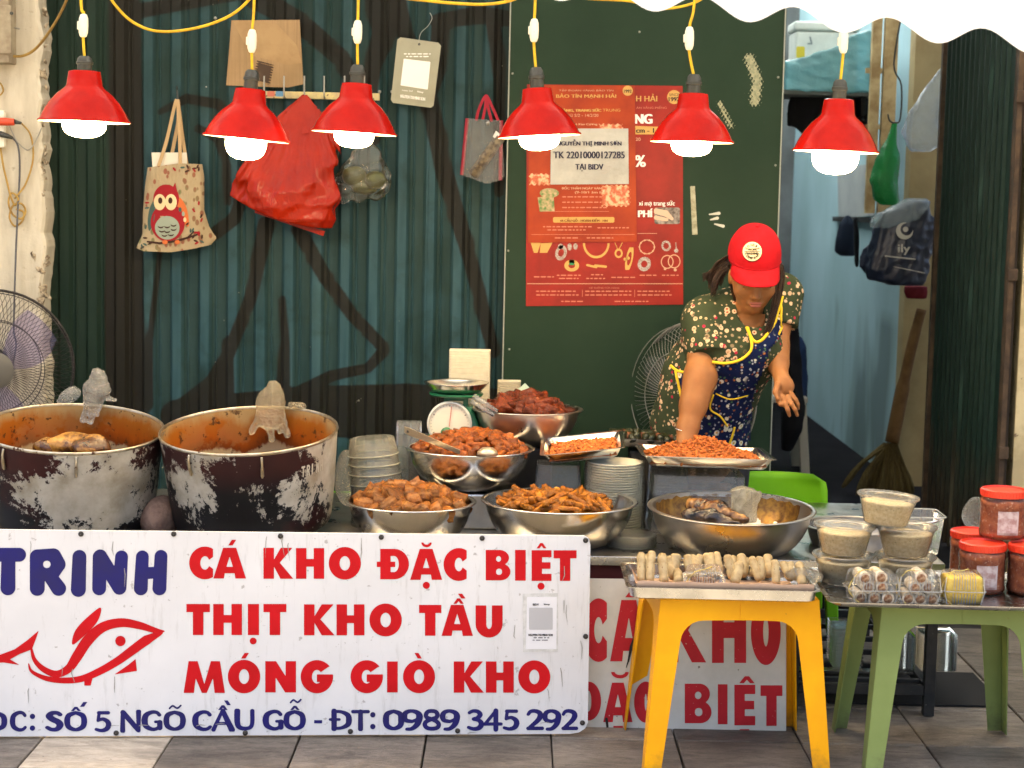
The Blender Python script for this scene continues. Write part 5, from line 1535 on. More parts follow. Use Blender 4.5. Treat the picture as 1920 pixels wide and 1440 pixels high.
# fish emblem
Z3 = lambda pts: [(x / 2.909, 980 + y / 2.909) for x, y in pts]
upper = Z3(curve2([(172, 690), (190, 750), (240, 800), (310, 825), (375, 795), (420, 730), (480, 640), (560, 570), (660, 545), (760, 560), (850, 588), (895, 592)], 6))
upper_r = [2.2, 4.0, 5.6, 6.4, 7.8, 9.8, 10.2, 9.2, 8.4, 7.2, 5.0, 1.2]
lower = Z3(curve2([(156, 768), (175, 812), (250, 848), (340, 860), (440, 852), (540, 812), (640, 755), (730, 690), (800, 640), (880, 600)], 6))
lower_r = [.8, 3.0, 4.6, 5.4, 6.0, 6.8, 7.6, 8.6, 9.0, 3.0]
def with_r(pts, r): return list(np.interp(np.linspace(0, 1, len(pts)), np.linspace(0, 1, len(r)), r))
fish_parts = [
    put_px(lambda X, Y: np.minimum(s_path(X, Y, upper, with_r(upper, upper_r)), s_path(X, Y, lower, with_r(lower, lower_r))), (40, 1150, 316, 1285), .9, S1),
    put_px(lambda X, Y: s_poly(X, Y, Z3(curve2([(395, 665), (405, 600), (450, 540), (543, 463), (548, 500), (520, 555), (450, 625)], 4, True))), (130, 1135, 192, 1212), .9, S1),
    put_px(lambda X, Y: s_poly(X, Y, Z3([(-40, 735), (80, 690), (150, 640), (212, 588), (190, 650), (175, 690), (110, 715), (55, 745), (108, 776), (20, 762), (-40, 765)])), (-16, 1178, 76, 1250), .9, S1),
    put_px(lambda X, Y: s_poly(X, Y, Z3([(625, 827), (700, 775), (740, 743), (747, 808)])), (212, 1232, 260, 1266), .8, S1),
    put_px(lambda X, Y: s_poly(X, Y, Z3([(460, 862), (505, 848), (495, 888), (460, 888)])), (156, 1270, 176, 1288), .8, S1),
    put_px(lambda X, Y: s_circ(X, Y, 226, 1201.5, 9.6), (214, 1190, 238, 1213), .7, S2),
]
obj('fish_emblem', join(fish_parts), m_sred, sgn, world=True)
for px, py in ((152, 1001), (326, 1001), (526, 1005), (715, 1007), (904, 1009), (1098, 1013), (1098, 1193), (1092, 1355), (858, 1370), (657, 1371), (460, 1374), (218, 1374)):
    p = sign_pt(px, py, SGN * .001)
    v = xf(lathe([(.0075, 0), (.0072, .003), (.003, .005), (.0005, .005)], 12), Matrix.Translation(p) @ Matrix.Rotation(PI / 2, 4, 'X'))
    obj('bolt', v, m_sedge, sgn, world=True, smooth=True)
lab = thing('payment_label', 'small white payment label stuck on the main sign', 'label', sign_pt(1016, 1220, SGN * .002))
obj('sheet', prism([(988, 1119), (1044, 1119), (1043, 1217), (986, 1217)], lambda x, y, d: sign_pt(x, y, SGN * (.0022 - d)), .0008), mat('label_white_paper', (0.7, 0.7, 0.72), .3), lab, world=True)
obj('clear_film', prism([(980, 1113), (1046, 1112), (1046, 1222), (981, 1222)], lambda x, y, d: sign_pt(x, y, SGN * (.0012 - d)), .0004), mat('film_grey_residue', (0.5, 0.5, 0.48), .25, 0, (.62, .62, .6), 60), lab, world=True)
S3 = on_sign(.0032)
text_decal('lettering', lab, 'NGUYEN THI MINH SON', (991, 1188, 1036, 1192), S3, m_ink, .3)
faint_line(lab, 1000, 1030, 1194.5, 1.6, S3, m_ink, 71)
faint_line(lab, 998, 1032, 1199, 1.4, S3, m_ink, 72)
text_decal('lettering', lab, 'BIDV', (999, 1131, 1010, 1135), S3, m_ink, .2)
text_decal('lettering', lab, 'Vietqr', (1019, 1131, 1031, 1135), S3, m_ink, .2)
decal('plain_square', lab, lambda X, Y: s_rect(X, Y, 992, 1139, 1036, 1180), (990, 1137, 1038, 1182), 1.0, S3, mat('label_pale_square', (0.42, 0.42, 0.43), .4))
# scratches and grime with shapes of their own
m_scr = mat('sign_grime', (0.30, 0.28, 0.25), .7)
q = random.Random(5)
for k in range(26):
    x, y = q.choice([(q.uniform(30, 1090), q.uniform(1000, 1020)), (q.uniform(30, 1095), q.uniform(1355, 1376)), (q.uniform(950, 1095), q.uniform(1020, 1370)), (q.uniform(20, 330), q.uniform(1010, 1300))])
    pts = [(x, y), (x + q.uniform(-3, 3), y + q.uniform(4, 22)), (x + q.uniform(-4, 4), y + q.uniform(22, 40))]
    if pts[-1][1] > 1374: pts = [(x, y), (x + q.uniform(4, 14), y - 2), (x + 18, y - 1)]
    decal('scratch', sgn, (lambda p, r: lambda X, Y: s_path(X, Y, p, [r, r * 1.4, r * .5]))(pts, q.uniform(.35, .7)), (min(a for a, _ in pts) - 2, min(b_ for _, b_ in pts) - 2, max(a for a, _ in pts) + 2, max(b_ for _, b_ in pts) + 2), .7, on_sign(.0016 if k % 2 else .0018), m_scr)

# ---- second sign to the right, older
Y2 = SR.y + .09
s2 = thing('second_shop_sign', 'shorter worn white sign with red lettering behind the yellow stool', 'sign', P(1290, 1385, Y2))
m_sign2 = mat('sign_white_worn', (0.56, 0.55, 0.50), .5, 0, (0.46, 0.45, 0.40), 5, bump=.2, bs=20, spots=(.2, .18, .15), sscale=60, slo=.68, shi=.71)
obj('sign_plate', prism([(1060, 1084), (1474, 1088), (1474, 1389), (1060, 1382)], lambda x, y, d: P(x, y, Y2 + d), .014), m_sign2, s2, world=True)
m_sred2 = mat('sign_red_faded', (0.45, 0.02, 0.03), .5, 0, (0.37, 0.018, 0.025), 9, spec=.12, spots=(.5, .42, .36), sscale=120, slo=.7, shi=.73)
Ys = Y2 - .0012
line_of('red_lettering', s2, [('C', (1092, 1122, 1138, 1241)), ('A', (1144, 1125, 1214, 1240)), ('K', (1250, 1125, 1324, 1242)), ('H', (1335, 1125, 1399, 1243)), ('O', (1408, 1122, 1464, 1247))], [acute(1172, 1104, 1200, 1120)], Ys, m_sred2, .55)
line_of('red_lettering', s2, [('D', (1082, 1278, 1127, 1351)), ('A', (1131, 1280, 1186, 1354)), ('C', (1189, 1278, 1222, 1355)), ('B', (1284, 1282, 1334, 1356)), ('I', (1346, 1283, 1364, 1358)), ('E', (1377, 1284, 1416, 1360)), ('T', (1426, 1285, 1467, 1361))], [breve(1146, 1260, 1179, 1272), circf(1386, 1268, 1415, 1281), rectp(1150, 1361, 1168, 1370), rectp(1387, 1367, 1405, 1377)], Ys, m_sred2, .75)
m_crack = mat('sign_crack_black', (0.03, 0.028, 0.025), .9)
for pts, r in (([(1192, 1190), (1184, 1212), (1178, 1240), (1174, 1252)], [2.2, 3.0, 1.5, .6]), ([(1137, 1348), (1139, 1362), (1136, 1382)], [2.6, 2.2, 1.4])):
    decal('crack', s2, (lambda p, r: lambda X, Y: s_path(X, Y, p, r))(pts, r), (min(a for a, _ in pts) - 5, min(b_ for _, b_ in pts) - 5, max(a for a, _ in pts) + 5, max(b_ for _, b_ in pts) + 5), .8, Y2 - .0022, m_crack)
obj('bolt', xf(lathe([(.008, 0), (.007, .003), (.0005, .005)], 12), Matrix.Translation(P(1332, 1379, Y2 - .001)) @ Matrix.Rotation(PI / 2, 4, 'X')), m_sedge, s2, world=True, smooth=True)
# ================================================================== COUNTER, POTS, BOWLS AND FOOD
m_steel = mat('brushed_steel', (0.74, 0.71, 0.66), .2, 1.0, (0.62, 0.59, 0.54), 6, bump=.03, bs=12, rvar=.07)
m_steel_d = mat('dull_steel', (0.52, 0.50, 0.46), .32, 1.0, (0.38, 0.35, 0.31), 5, rvar=.1, bump=.05, bs=10)
m_alu = mat('aluminium', (0.50, 0.50, 0.49), .26, 1.0, (0.38, 0.38, 0.37), 8, rvar=.1, bump=.06, bs=10)
m_blk = mat('black_painted_steel', (0.022, 0.024, 0.026), .45, 0.2, (0.035, 0.035, 0.035), 20, bump=.2, spots=(.3, .28, .25), sscale=70, slo=.7, shi=.73)
CZ = .48
ctr = thing('steel_counter_table', 'long steel topped counter table on black legs behind the signs', 'table', (0, 5.5, 0))
cx0, cx1, cy0, cy1 = -1.75, 1.285, 5.10, 6.12
obj('table_top', rbox(cx0, cx1, cy0, cy1, CZ - .022, CZ, .003), m_steel_d, ctr, world=True)
obj('edge_trim', box(cx0, cx1, cy0 - .004, cy0 - .0005, CZ - .026, CZ - .002), m_alu, ctr, world=True)
lx = [(-1.72, cy0 + .03), (.855, cy0 + .03), (1.262, cy0 + .03), (-1.72, cy1 - .03), (.855, cy1 - .03), (1.262, cy1 - .03)]
for x, y in lx: obj('leg', rbox(x - .016, x + .016, y - .016, y + .016, .0135, CZ - .023, .002), m_blk, ctr, world=True)
for y in (cy0 + .03, cy1 - .03): obj('rung', rbox(.872, 1.245, y - .012, y + .012, .075, .105, .002), m_blk, ctr, world=True)
for x in (.855, 1.262): obj('rung', rbox(x - .012, x + .012, cy0 + .05, cy1 - .05, .075, .105, .002), m_blk, ctr, world=True)
for k in range(5):
    y = cy0 + .1 + k * .17
    obj('shelf_bar', rbox(.868, 1.249, y - .01, y + .01, .088, .104, .002), m_blk, ctr, world=True)
obj('apron_rail', rbox(-1.7, 1.25, cy0 + .012, cy0 + .03, CZ - .07, CZ - .027, .002), mat('dark_red_rail', (.06, .012, .012), .5), ctr, world=True)
obj('floor_mat', rbox(.98, 1.52, 5.22, 5.6, .0145, .02, .002), mat('black_rubber', (.012, .012, .013), .8, bump=.3, bs=100), label='black rubber mat on the tiles under the counter table', cat='mat')

# ---- the two big soot-blackened pots
def pot_mats(seed):
    m, n, l, b = nt('sooty_pot_outside')
    vec = coords(n)
    va = n.new('ShaderNodeVectorMath')
    va.operation = 'ADD'
    va.inputs[1].default_value = (seed * 3.1, seed * 1.7, 0)
    l.new(vec, va.inputs[0])
    sp = n.new('ShaderNodeSeparateXYZ')
    l.new(vec, sp.inputs[0])
    mp = n.new('ShaderNodeMapping')
    mp.inputs['Scale'].default_value = (1, 1, .8)
    l.new(va.outputs[0], mp.inputs[0])
    n1 = noise_node(n, l, mp.outputs[0], 9.0, 12, .78, .8)
    n2 = noise_node(n, l, va.outputs[0], 3.2, 3, .5)
    band = ramp(n, l, sp.outputs['Z'], [(0.02, .26), (0.07, .10), (0.12, -.04), (.19, .0), (.245, .16), (.28, .16)])
    fine = math_n(n, l, 'MULTIPLY', math_n(n, l, 'SUBTRACT', noise_node(n, l, va.outputs[0], 48, 8, .75), .5), .62)
    n1 = math_n(n, l, 'ADD', n1, fine)
    soot = math_n(n, l, 'ADD', math_n(n, l, 'ADD', n1, band), math_n(n, l, 'MULTIPLY', math_n(n, l, 'SUBTRACT', n2, .5), 1.3))
    sm = ramp(n, l, soot, [(0.575, 0.0), (0.60, 1.0)])
    alu = mixc(n, l, ramp(n, l, noise_node(n, l, va.outputs[0], 14, 8), [(0.35, 0.0), (0.7, 1.0)]), (0.58, 0.54, 0.46), (0.33, 0.28, 0.20))
    dark = mixc(n, l, ramp(n, l, noise_node(n, l, va.outputs[0], 5, 5), [(.5, 0.0), (.62, 1.0)]), (0.010, 0.009, 0.010), (0.035, 0.010, 0.010))
    red = ramp(n, l, sp.outputs['Z'], [(.17, 0.0), (.24, 1.0)])
    dark = mixc(n, l, math_n(n, l, 'MULTIPLY', red, .55), dark, (0.055, 0.014, 0.012))
    l.new(mixc(n, l, sm, alu, dark), b.inputs['Base Color'])
    l.new(ramp(n, l, sm, [(0, .35), (1, 0.0)]), b.inputs['Metallic'])
    l.new(ramp(n, l, sm, [(0, .42), (1, .38)]), b.inputs['Roughness'])
    b.inputs['Specular IOR Level'].default_value = .2
    bump_to(n, l, b, sm, .6, .0025)
    m2, n, l, b = nt('stained_pot_inside')
    vec = coords(n)
    va = n.new('ShaderNodeVectorMath')
    va.operation = 'ADD'
    va.inputs[1].default_value = (seed * 2.3, seed, 0)
    l.new(vec, va.inputs[0])
    sp = n.new('ShaderNodeSeparateXYZ')
    l.new(vec, sp.inputs[0])
    mp = n.new('ShaderNodeMapping')
    mp.inputs['Scale'].default_value = (1, 1, .35)
    l.new(va.outputs[0], mp.inputs[0])
    dr = noise_node(n, l, mp.outputs[0], 6.5, 9, .66)
    h = math_n(n, l, 'ADD', sp.outputs['Z'], math_n(n, l, 'MULTIPLY', math_n(n, l, 'SUBTRACT', dr, .5), .17))
    c = ramp(n, l, h, [(0.10, (.36, .30, .22)), (0.166, (.30, .23, .14)), (.176, (.11, .022, .002)), (.215, (.25, .055, .003)), (.262, (.27, .085, .008)), (.295, (.30, .20, .09))])
    cl = ramp(n, l, noise_node(n, l, va.outputs[0], 4.2, 8, .65), [(.555, 0.0), (.58, 1.0)])
    c = mixc(n, l, math_n(n, l, 'MULTIPLY', cl, .22), c, (.28, .19, .09))
    c = mixc(n, l, ramp(n, l, noise_node(n, l, va.outputs[0], 40, 5), [(.60, 0.0), (.66, .85)]), c, (.04, .014, .006))
    l.new(c, b.inputs['Base Color'])
    b.inputs['Metallic'].default_value = 0
    b.inputs['Specular IOR Level'].default_value = .2
    b.inputs['Roughness'].default_value = .35
    return m, m2
m_sauce = mat('dark_sauce', (0.10, 0.022, 0.006), .12, 0, (0.05, 0.012, 0.004), 20, bump=.3, bs=60)
m_rim = mat('pot_rim_metal', (.58, .52, .42), .3, .9, (.40, .33, .22), 25, spots=(.1, .05, .03), sscale=30, slo=.62, shi=.66)
def cooking_pot(px, py, hw, Y, label, seed, rz):
    c = P(px, py, Y)
    r = hw * Y / F
    H = .30
    tilt = R(8.5)
    base = c - Vector((0, -math.sin(tilt), math.cos(tilt))) * H
    t = thing('cooking_pot', label, 'pot', base, (tilt, 0, rz), 'big soot-blackened pots')
    mo, mi = pot_mats(seed)
    prof = [(.001, 0), (r * .80, 0), (r * .865, .012), (r * .895, .04), (r * .925, .12), (r * .955, .21), (r * .975, .27), (r * .985, H - .006)]
    obj('pot_wall', lathe(prof, 96), mo, t, smooth=True)
    obj('pot_inside', lathe([(r * .965, H - .004), (r * .945, .25), (r * .915, .14), (r * .885, .05), (r * .84, .018), (.001, .014)], 96), mi, t, smooth=True)
    obj('rim', lathe([(r * .970, H - .006), (r * .970, H + .001), (r * .978, H + .004), (r * .990, H + .003), (r * .994, H - .002), (r * .985, H - .006)], 96), m_rim, t, smooth=True)
    for sg in (-1, 1):
        a0 = -PI / 2 + sg * .0 - rz if sg < 0 else PI / 2 - rz
        pts = []
        for k in range(13):
            a = a0 + (k / 12 - .5) * .62
            o_ = r * (.99 + .075 * math.sin(PI * k / 12))
            pts.append((o_ * math.cos(a), o_ * math.sin(a), H - .018 - .022 * math.sin(PI * k / 12)))
        if sg > 0: obj('handle', tube(pts, .009, 8), m_rim, t, smooth=True)
    for a in (-PI / 2 - .55 - rz, -PI / 2 + .28 - rz):
        pts = [(r * f * math.cos(a), r * f * math.sin(a), z) for f, z in ((.985, H - .01), (1.0, H - .03), (.985, H - .06), (.972, H - .075))]
        obj('drip', tube(smooth_path(pts, 4), [.004] * 6 + [.0055] * 5 + [.003] * 2, 6), m_rim, t, smooth=True)
    return t, r, H, tilt, base
pot1 = cooking_pot(127, 802, 173, 5.36, 'soot-blackened pot at the left edge with fish left inside', 1.0, .35)
pot2 = cooking_pot(472, 806, 170, 5.36, 'soot-blackened pot next to the food bowls with only sauce stains inside', 2.4, -.2)
def in_pot(pot, x, y, z):
    t, r, H, tilt, base = pot
    return t, (x, y, z)
# lettering stamped near the second pot's handle
t2, r2, H2, tl2, b2 = pot2
m_pl_ = mat('worn_letter_white', (.55, .5, .4), .6)
def pot_pt(a, z):
    rr = np.interp(z, [.04, .12, .21, .27, .30], [.895, .925, .955, .975, .985]) * r2 + .0015
    v = Matrix.Rotation(-.2, 3, 'Z') @ Vector((0, 0, 0))
    return Vector((rr * math.cos(a), rr * math.sin(a), z))
for k, ch in enumerate('TRINH'):
    a0 = .2 - .82 + k * .075
    w = .8 if ch != 'I' else .35
    f = heavy(ch, w, .24, .18) if ch != 'R' else (lambda X, Y: np.min([s_rect(X, Y, 0, 0, .24, 1), np.maximum(s_ell(X, Y, .36, .72, .4, .28), -s_ell(X, Y, .36, .72, .16, .1)), s_seg(X, Y, .4, .42, .68, .06, .12)], axis=0))
    v, fa = fill2d(f, -.05, -.05, w + .05, 1.05, .09)
    obj('letter', ([tuple(pot_pt(a0 + x * .065, .205 + y * .035)) for x, y in v], fa), m_pl_, t2)
# what is left in the pots
m_fish = mat('braised_fish_skin', (0.42, 0.20, 0.03), .25, 0, (0.08, 0.03, 0.008), 16, .42, .56, bump=.7, bs=70, spots=(.02, .01, .006), sscale=30, slo=.6, shi=.66)
def lump(c, rads, seed, h, amp=.18, sc=40, M=None):
    f = lambda G: d_ell(G, c, rads, M) + amp * min(rads) * wob(G, sc, seed)
    m = max(rads) * 1.25
    return snets(f, np.array(c) - m, np.array(c) + m, h)
wp = lambda pot, p: (Matrix.Translation(pot[4]) @ Euler(pot[0].rotation_euler).to_matrix().to_4x4()) @ Vector(p)
for k, (dx, dy, lab_) in enumerate(((.02, -.02, 'large braised fish piece in the left pot'), (-.09, .03, 'dark fish scrap in the left pot'))):
    q = wp(pot1, (dx, dy, .135 if k == 0 else .12))
    q = P((143 if k == 0 else 82), (838 if k == 0 else 838), 5.36 - .02)
    obj('fish_piece', lump(q, ((.085, .055, .040) if k == 0 else (.045, .04, .026)), 3 + k, .0055, .42, 62), m_fish, label=lab_, cat='fish', smooth=True, world=True, loc=q)
obj('sauce_pool', moved(lathe([(.001, .05), (pot1[1] * .5, .05), (pot1[1] * .86, .048)], 48), (0, 0, 0)), m_sauce, pot1[0])
obj('sauce_pool', moved(lathe([(.001, .03), (pot2[1] * .5, .03), (pot2[1] * .85, .029)], 48), (0, 0, 0)), mat('thin_sauce', (.36, .31, .24), .2, .2, (.24, .12, .04), 9), pot2[0])
q = P(304, 975, 5.35)
obj('stove_brick', lump(Vector((q.x, 5.36, .52)), (.07, .09, .07), 8, .008, .25, 30), mat('clay_brick_rough', (.30, .19, .14), .95, 0, (.2, .12, .09), 30, bump=.8), label='rough clay lump wedged between the two pots', cat='brick', smooth=True, world=True, loc=(q.x, 5.36, .455))
for k, pt in enumerate((pot1, pot2)):
    obj('stove_ring', moved(lathe([(.17, 0), (.20, 0), (.20, .022), (.17, .022), (.17, 0)], 40), (pt[4].x, pt[4].y, CZ + .0005)), m_blk, label=('black stove ring under the left pot', 'black stove ring under the pot beside the bowls')[k], cat='stove', world=True, loc=(pt[4].x, pt[4].y, CZ + .0005), auto=40)

# ---- disposable gloves drying on the pot rims
m_glove = film('glove_film', (1.0, 0.97, 0.86), .2, .1, (.98, .97, .93), .6, 80, 1.5)
def glove(px, py, Y, fingers, cuff, label, oily=None):
    c = P(px, py, Y)
    s = Y / F
    def f(G):
        q = G - np.array(c, np.float32)
        u, w, y = q[..., 0] / s, -q[..., 2] / s, q[..., 1] / s
        H_ = np.stack([u, y, w], -1)
        d = None
        for a, b_, ra, rb_ in cuff + fingers:
            e = d_cone(H_, (a[0], a[2] if len(a) > 2 else 0, a[1]), (b_[0], b_[2] if len(b_) > 2 else 0, b_[1]), ra, rb_)
            d = e if d is None else smin(d, e, 5.0)
        d = d + 2.4 * crease(np.stack([u, y, w * .6], -1), .13, int(px)) + 1.8 * crease(np.stack([u, y, w], -1), .34, int(px) + 1) - 1.7
        d = np.maximum(d, np.abs(y + 8 - .12 * w) - 9 - 5 * np.clip((w + 20) / 40, 0, 1))
        return d * s
    return snets(f, (c.x - 66 * s, c.y - 32 * s, c.z - 66 * s), (c.x + 66 * s, c.y + 32 * s, c.z + 66 * s), .004), c
g1, c1 = glove(176, 742, 5.60, [((-12, 12), (-21, 46), 7.5, 6), ((2, 14), (-7, 50), 7.5, 6), ((13, 8), (8, 36), 7, 5)], [((10, -38), (12, -14), 17, 21), ((0, -14), (-4, 12), 20, 18), ((28, 6), (40, 8), 7, 5)], '')
obj('plastic_glove', g1, m_glove, label='clear plastic glove draped over the left pot rim', cat='glove', smooth=True, world=True, loc=c1, group='gloves on the pot rims')
g2, c2_ = glove(512, 765, 5.60, [((-22, 14), (-40, 46), 8.5, 6.5), ((-6, 20), (-2, 58), 8.5, 6.5), ((16, 16), (26, 50), 8.5, 6.5), ((6, 20), (13, 44), 8, 6)], [((2, -40), (0, -16), 15, 24), ((-4, -12), (-6, 16), 28, 26), ((34, -8), (56, -4), 8, 7)], '')
obj('plastic_glove', g2, film('glove_oily_film', (1.0, 0.86, 0.54), .2, .1, (1, .93, .78), .6, 80, 1.5), label='oily yellowed plastic glove draped over the pot by the bowls', cat='glove', smooth=True, world=True, loc=c2_, group='gloves on the pot rims')
g3, c3_ = glove(132, 742, 5.75, [((-8, 4), (-22, 10), 8, 6)], [((6, -6), (-10, 4), 14, 12)], '')
obj('plastic_scrap', g3, m_glove, label='crumpled clear plastic behind the left pot rim', cat='plastic bag', smooth=True, world=True, loc=c3_)

# ---- bowls
def bowl(px, py, hw, Y, h, label, m_=None, tilt=0.0, flat=.36, lipw=.014):
    c = P(px, py, Y)
    r = hw * Y / F
    t = thing('steel_bowl', label, 'bowl', c - Vector((0, 0, h)), (tilt, 0, 0), 'steel bowls of food')
    ri = r - lipw
    out, inn = [(.001, 0), (ri * flat, 0)], []
    for k in range(1, 15):
        a = PI / 2 * k / 14
        out.append((ri * flat + ri * (1 - flat) * math.sin(a) ** .92, h * (1 - math.cos(a)) ** .88))
    out = out[:-1] + [(ri, h - .003), (r, h), (r + .0015, h - .0025), (r - .001, h - .005)]
    w = .0016
    prof_o = out[:-4] + [(ri, h - .004)]
    obj('bowl_body', lathe([q for q in out[:-3]], 80), m_ or m_steel, t, smooth=True)
    obj('bowl_lining', lathe([(max(.001, q[0] - w), q[1] + w) for q in out[:-3]], 80), m_ or m_steel, t, smooth=True)
    obj('lip', lathe([(ri - w, h - .0025), (ri, h), (r - .002, h + .001), (r, h), (r + .001, h - .002), (r - .001, h - .0045), (r - .004, h - .003), (ri, h - .0045)], 80), m_ or m_steel, t, smooth=True)
    def inside(d):           # interior height over radius fraction
        return h * (1 - math.sqrt(max(0, 1 - max(0, (d * r - ri * flat) / (ri * (1 - flat))) ** 2)))
    return t, c, r, h, inside
bw1 = bowl(770, 938, 125, 5.27, .142, 'front left steel bowl heaped with large braised pork chunks')
bw2 = bowl(1049, 937, 149, 5.30, .150, 'wide steel bowl of braised strips right of the pork bowl')
bw3 = bowl(881, 838, 123, 5.58, .135, 'raised steel bowl of small meat balls with a ladle')
bw4 = bowl(988, 765, 106, 5.86, .122, 'highest steel bowl of glazed meat at the back', m_steel_d)
bw5 = bowl(1371, 950, 159, 5.26, .150, 'widest stained steel bowl holding braised fish', m_steel_d, R(2.0), .42)
bw6 = bowl(1605, 984, 100, 5.36, .12, 'partly hidden steel bowl behind the rice tubs', m_steel_d)
# stands that carry the raised things
m_crate = mat('dark_grey_crate', (.04, .04, .042), .6, 0, (.06, .055, .05), 10)
obj('riser_box', rbox(bw3[1].x - .15, bw3[1].x + .15, 5.48, 5.72, CZ + .0005, bw3[1].z - .136, .006), m_steel_d, label='low steel box under the raised meat ball bowl', cat='box')
xs0, xs1 = P(770, 800, 5.88).x, P(1035, 800, 5.88).x
obj('riser_box', rbox(xs0, xs1, 5.76, 6.10, CZ + .0005, bw4[1].z - .123, .006), m_crate, label='dark crate under the scale and the highest bowl', cat='crate')
SCZ = bw4[1].z - .123

# ---- food in the bowls
def chunk_mesh(seed, sx, sy, sz, amp, mats, rough=.35, seg=4):
    q = np.random.default_rng(seed)
    bm = bmesh.new()
    bmesh.ops.create_cube(bm, size=2)
    bmesh.ops.subdivide_edges(bm, edges=bm.edges[:], cuts=3, use_grid_fill=True)
    for v in bm.verts:
        d = v.co.normalized()
        v.co = v.co * (1 - rough) + d * 1.15 * rough
    W = q.normal(size=(5, 3)) * 2.0
    ph = q.random(5) * 6.28
    for v in bm.verts:
        nse = sum(math.sin(float(W[k] @ np.array(v.co)) + ph[k]) for k in range(5)) / 3
        v.co = v.co * (1 + amp * nse)
        v.co = Vector((v.co.x * sx, v.co.y * sy, v.co.z * sz))
    me = bpy.data.meshes.new('chunk')
    bm.to_mesh(me)
    bm.free()
    me.polygons.foreach_set('use_smooth', [True] * len(me.polygons))
    for m_ in mats: me.materials.append(m_)
    return me
def braised(name, a, b_, c_, rough=.24):
    m, n, l, b = nt(name)
    vec = coords(n)
    oi = n.new('ShaderNodeObjectInfo')
    mpx = n.new('ShaderNodeVectorMath')
    mpx.operation = 'ADD'
    cmb = n.new('ShaderNodeCombineXYZ')
    l.new(math_n(n, l, 'MULTIPLY', oi.outputs['Random'], 29.0), cmb.inputs[0])
    l.new(vec, mpx.inputs[0])
    l.new(cmb.outputs[0], mpx.inputs[1])
    v = mpx.outputs[0]
    f = ramp(n, l, noise_node(n, l, v, 26, 6, .65), [(.3, 0.0), (.7, 1.0)])
    col = mixc(n, l, f, a, b_)
    col = mixc(n, l, ramp(n, l, noise_node(n, l, v, 60, 4), [(.6, 0.0), (.7, .7)]), col, c_)
    br = n.new('ShaderNodeMapRange')
    br.inputs['To Min'].default_value = .62
    br.inputs['To Max'].default_value = 1.3
    l.new(oi.outputs['Random'], br.inputs[0])
    l.new(mixc(n, l, 1.0, col, br.outputs[0], 'MULTIPLY'), b.inputs['Base Color'])
    b.inputs['Roughness'].default_value = rough
    b.inputs['Specular IOR Level'].default_value = .32
    dk = ramp(n, l, noise_node(n, l, v, 48, 6, .7), [(.36, .65), (.5, 0.0)])
    l.new(mixc(n, l, dk, b.inputs['Base Color'].links[0].from_socket, (.05, .012, .004)), b.inputs['Base Color'])
    bump_to(n, l, b, noise_node(n, l, v, 95, 7, .7), 1.0, .006)
    return m
m_pork = braised('braised_pork', (.36, .125, .016), (.17, .045, .007), (.50, .22, .04), .2)
_n, _l = m_pork.node_tree.nodes, m_pork.node_tree.links      # a paler fat layer through each chunk
_b = _n['Principled BSDF']
_sp = _n.new('ShaderNodeSeparateXYZ')
_tc = coords(_n)
_l.new(_tc, _sp.inputs[0])
_zz = math_n(_n, _l, 'ADD', _sp.outputs['Z'], math_n(_n, _l, 'MULTIPLY', math_n(_n, _l, 'SUBTRACT', noise_node(_n, _l, _tc, 40, 4), .5), .02))
_fat = ramp(_n, _l, _zz, [(-.004 + .004, 0.0), (.004, .6), (.009, .6), (.012, 0.0)])
_l.new(mixc(_n, _l, _fat, _b.inputs['Base Color'].links[0].from_socket, (.50, .22, .06)), _b.inputs['Base Color'])
m_ball = braised('braised_small_meat', (.42, .11, .012), (.21, .042, .007), (.54, .21, .028), .2)
m_strip = braised('braised_strips', (.50, .18, .012), (.26, .07, .007), (.60, .27, .028), .22)
m_glaz = braised('glazed_meat', (.20, .036, .008), (.09, .013, .004), (.32, .08, .018), .16)
m_shr = braised('dried_shrimp', (.66, .20, .035), (.44, .10, .018), (.76, .36, .11), .42)
m_bet = mat('betel_leaf_dark', (.018, .024, .008), .35, 0, (.035, .035, .012), 40, bump=.8, bs=70)
def heap(bw, meshes, n_, top, spread, size, name, label, cat, group, rr, ov=1.0, flatz=0.0, offx=0.0):
    """pieces laid over a mound inside a bowl, larger base first"""
    t, c, r, h, inside = bw
    placed = []
    for k in range(n_):
        for tries in range(40):
            a, d = rr.random() * 2 * PI, math.sqrt(rr.random()) * spread
            x, y = d * r * math.cos(a) + offx * (1 - d), d * r * math.sin(a)
            z = c.z - .012 + top * max(0, 1 - (d / spread) ** 2) ** .8 + rr.uniform(-.5, .3) * size * .5
            if all((x - u) ** 2 + (y - v) ** 2 + ((z - w) * .9) ** 2 > (size * ov) ** 2 for u, v, w in placed): break
        else: continue
        placed.append((x, y, z))
        o = obj(name, rr.choice(meshes), None, None, label, cat, group, loc=(c.x + x, c.y + y, z), rot=(rr.uniform(-.6, .6), rr.uniform(-.6, .6), rr.uniform(0, 6.28)))
    # what lies under the visible layer
    prof = []
    for k in range(9):
        d = spread * k / 8
        prof.append((max(.001, d * r), h - .03 + top * max(0, 1 - (k / 8) ** 2) ** .8 - (.02 if k == 8 else .006)))
    prof.append((r * .55, .02))
    obj('food_bed', moved(lathe(prof, 32), (0, 0, 0)), None if False else meshes[0].materials[0], t, kind='stuff', smooth=True)
rr = random.Random(21)
porks = [chunk_mesh(100 + k, .0255 * s1, .021 * s2, .018, .15, [m_pork], .22) for k, (s1, s2) in enumerate(((1, 1), (1.15, .9), (.85, 1.05), (1.05, 1.15), (.8, .8)))]
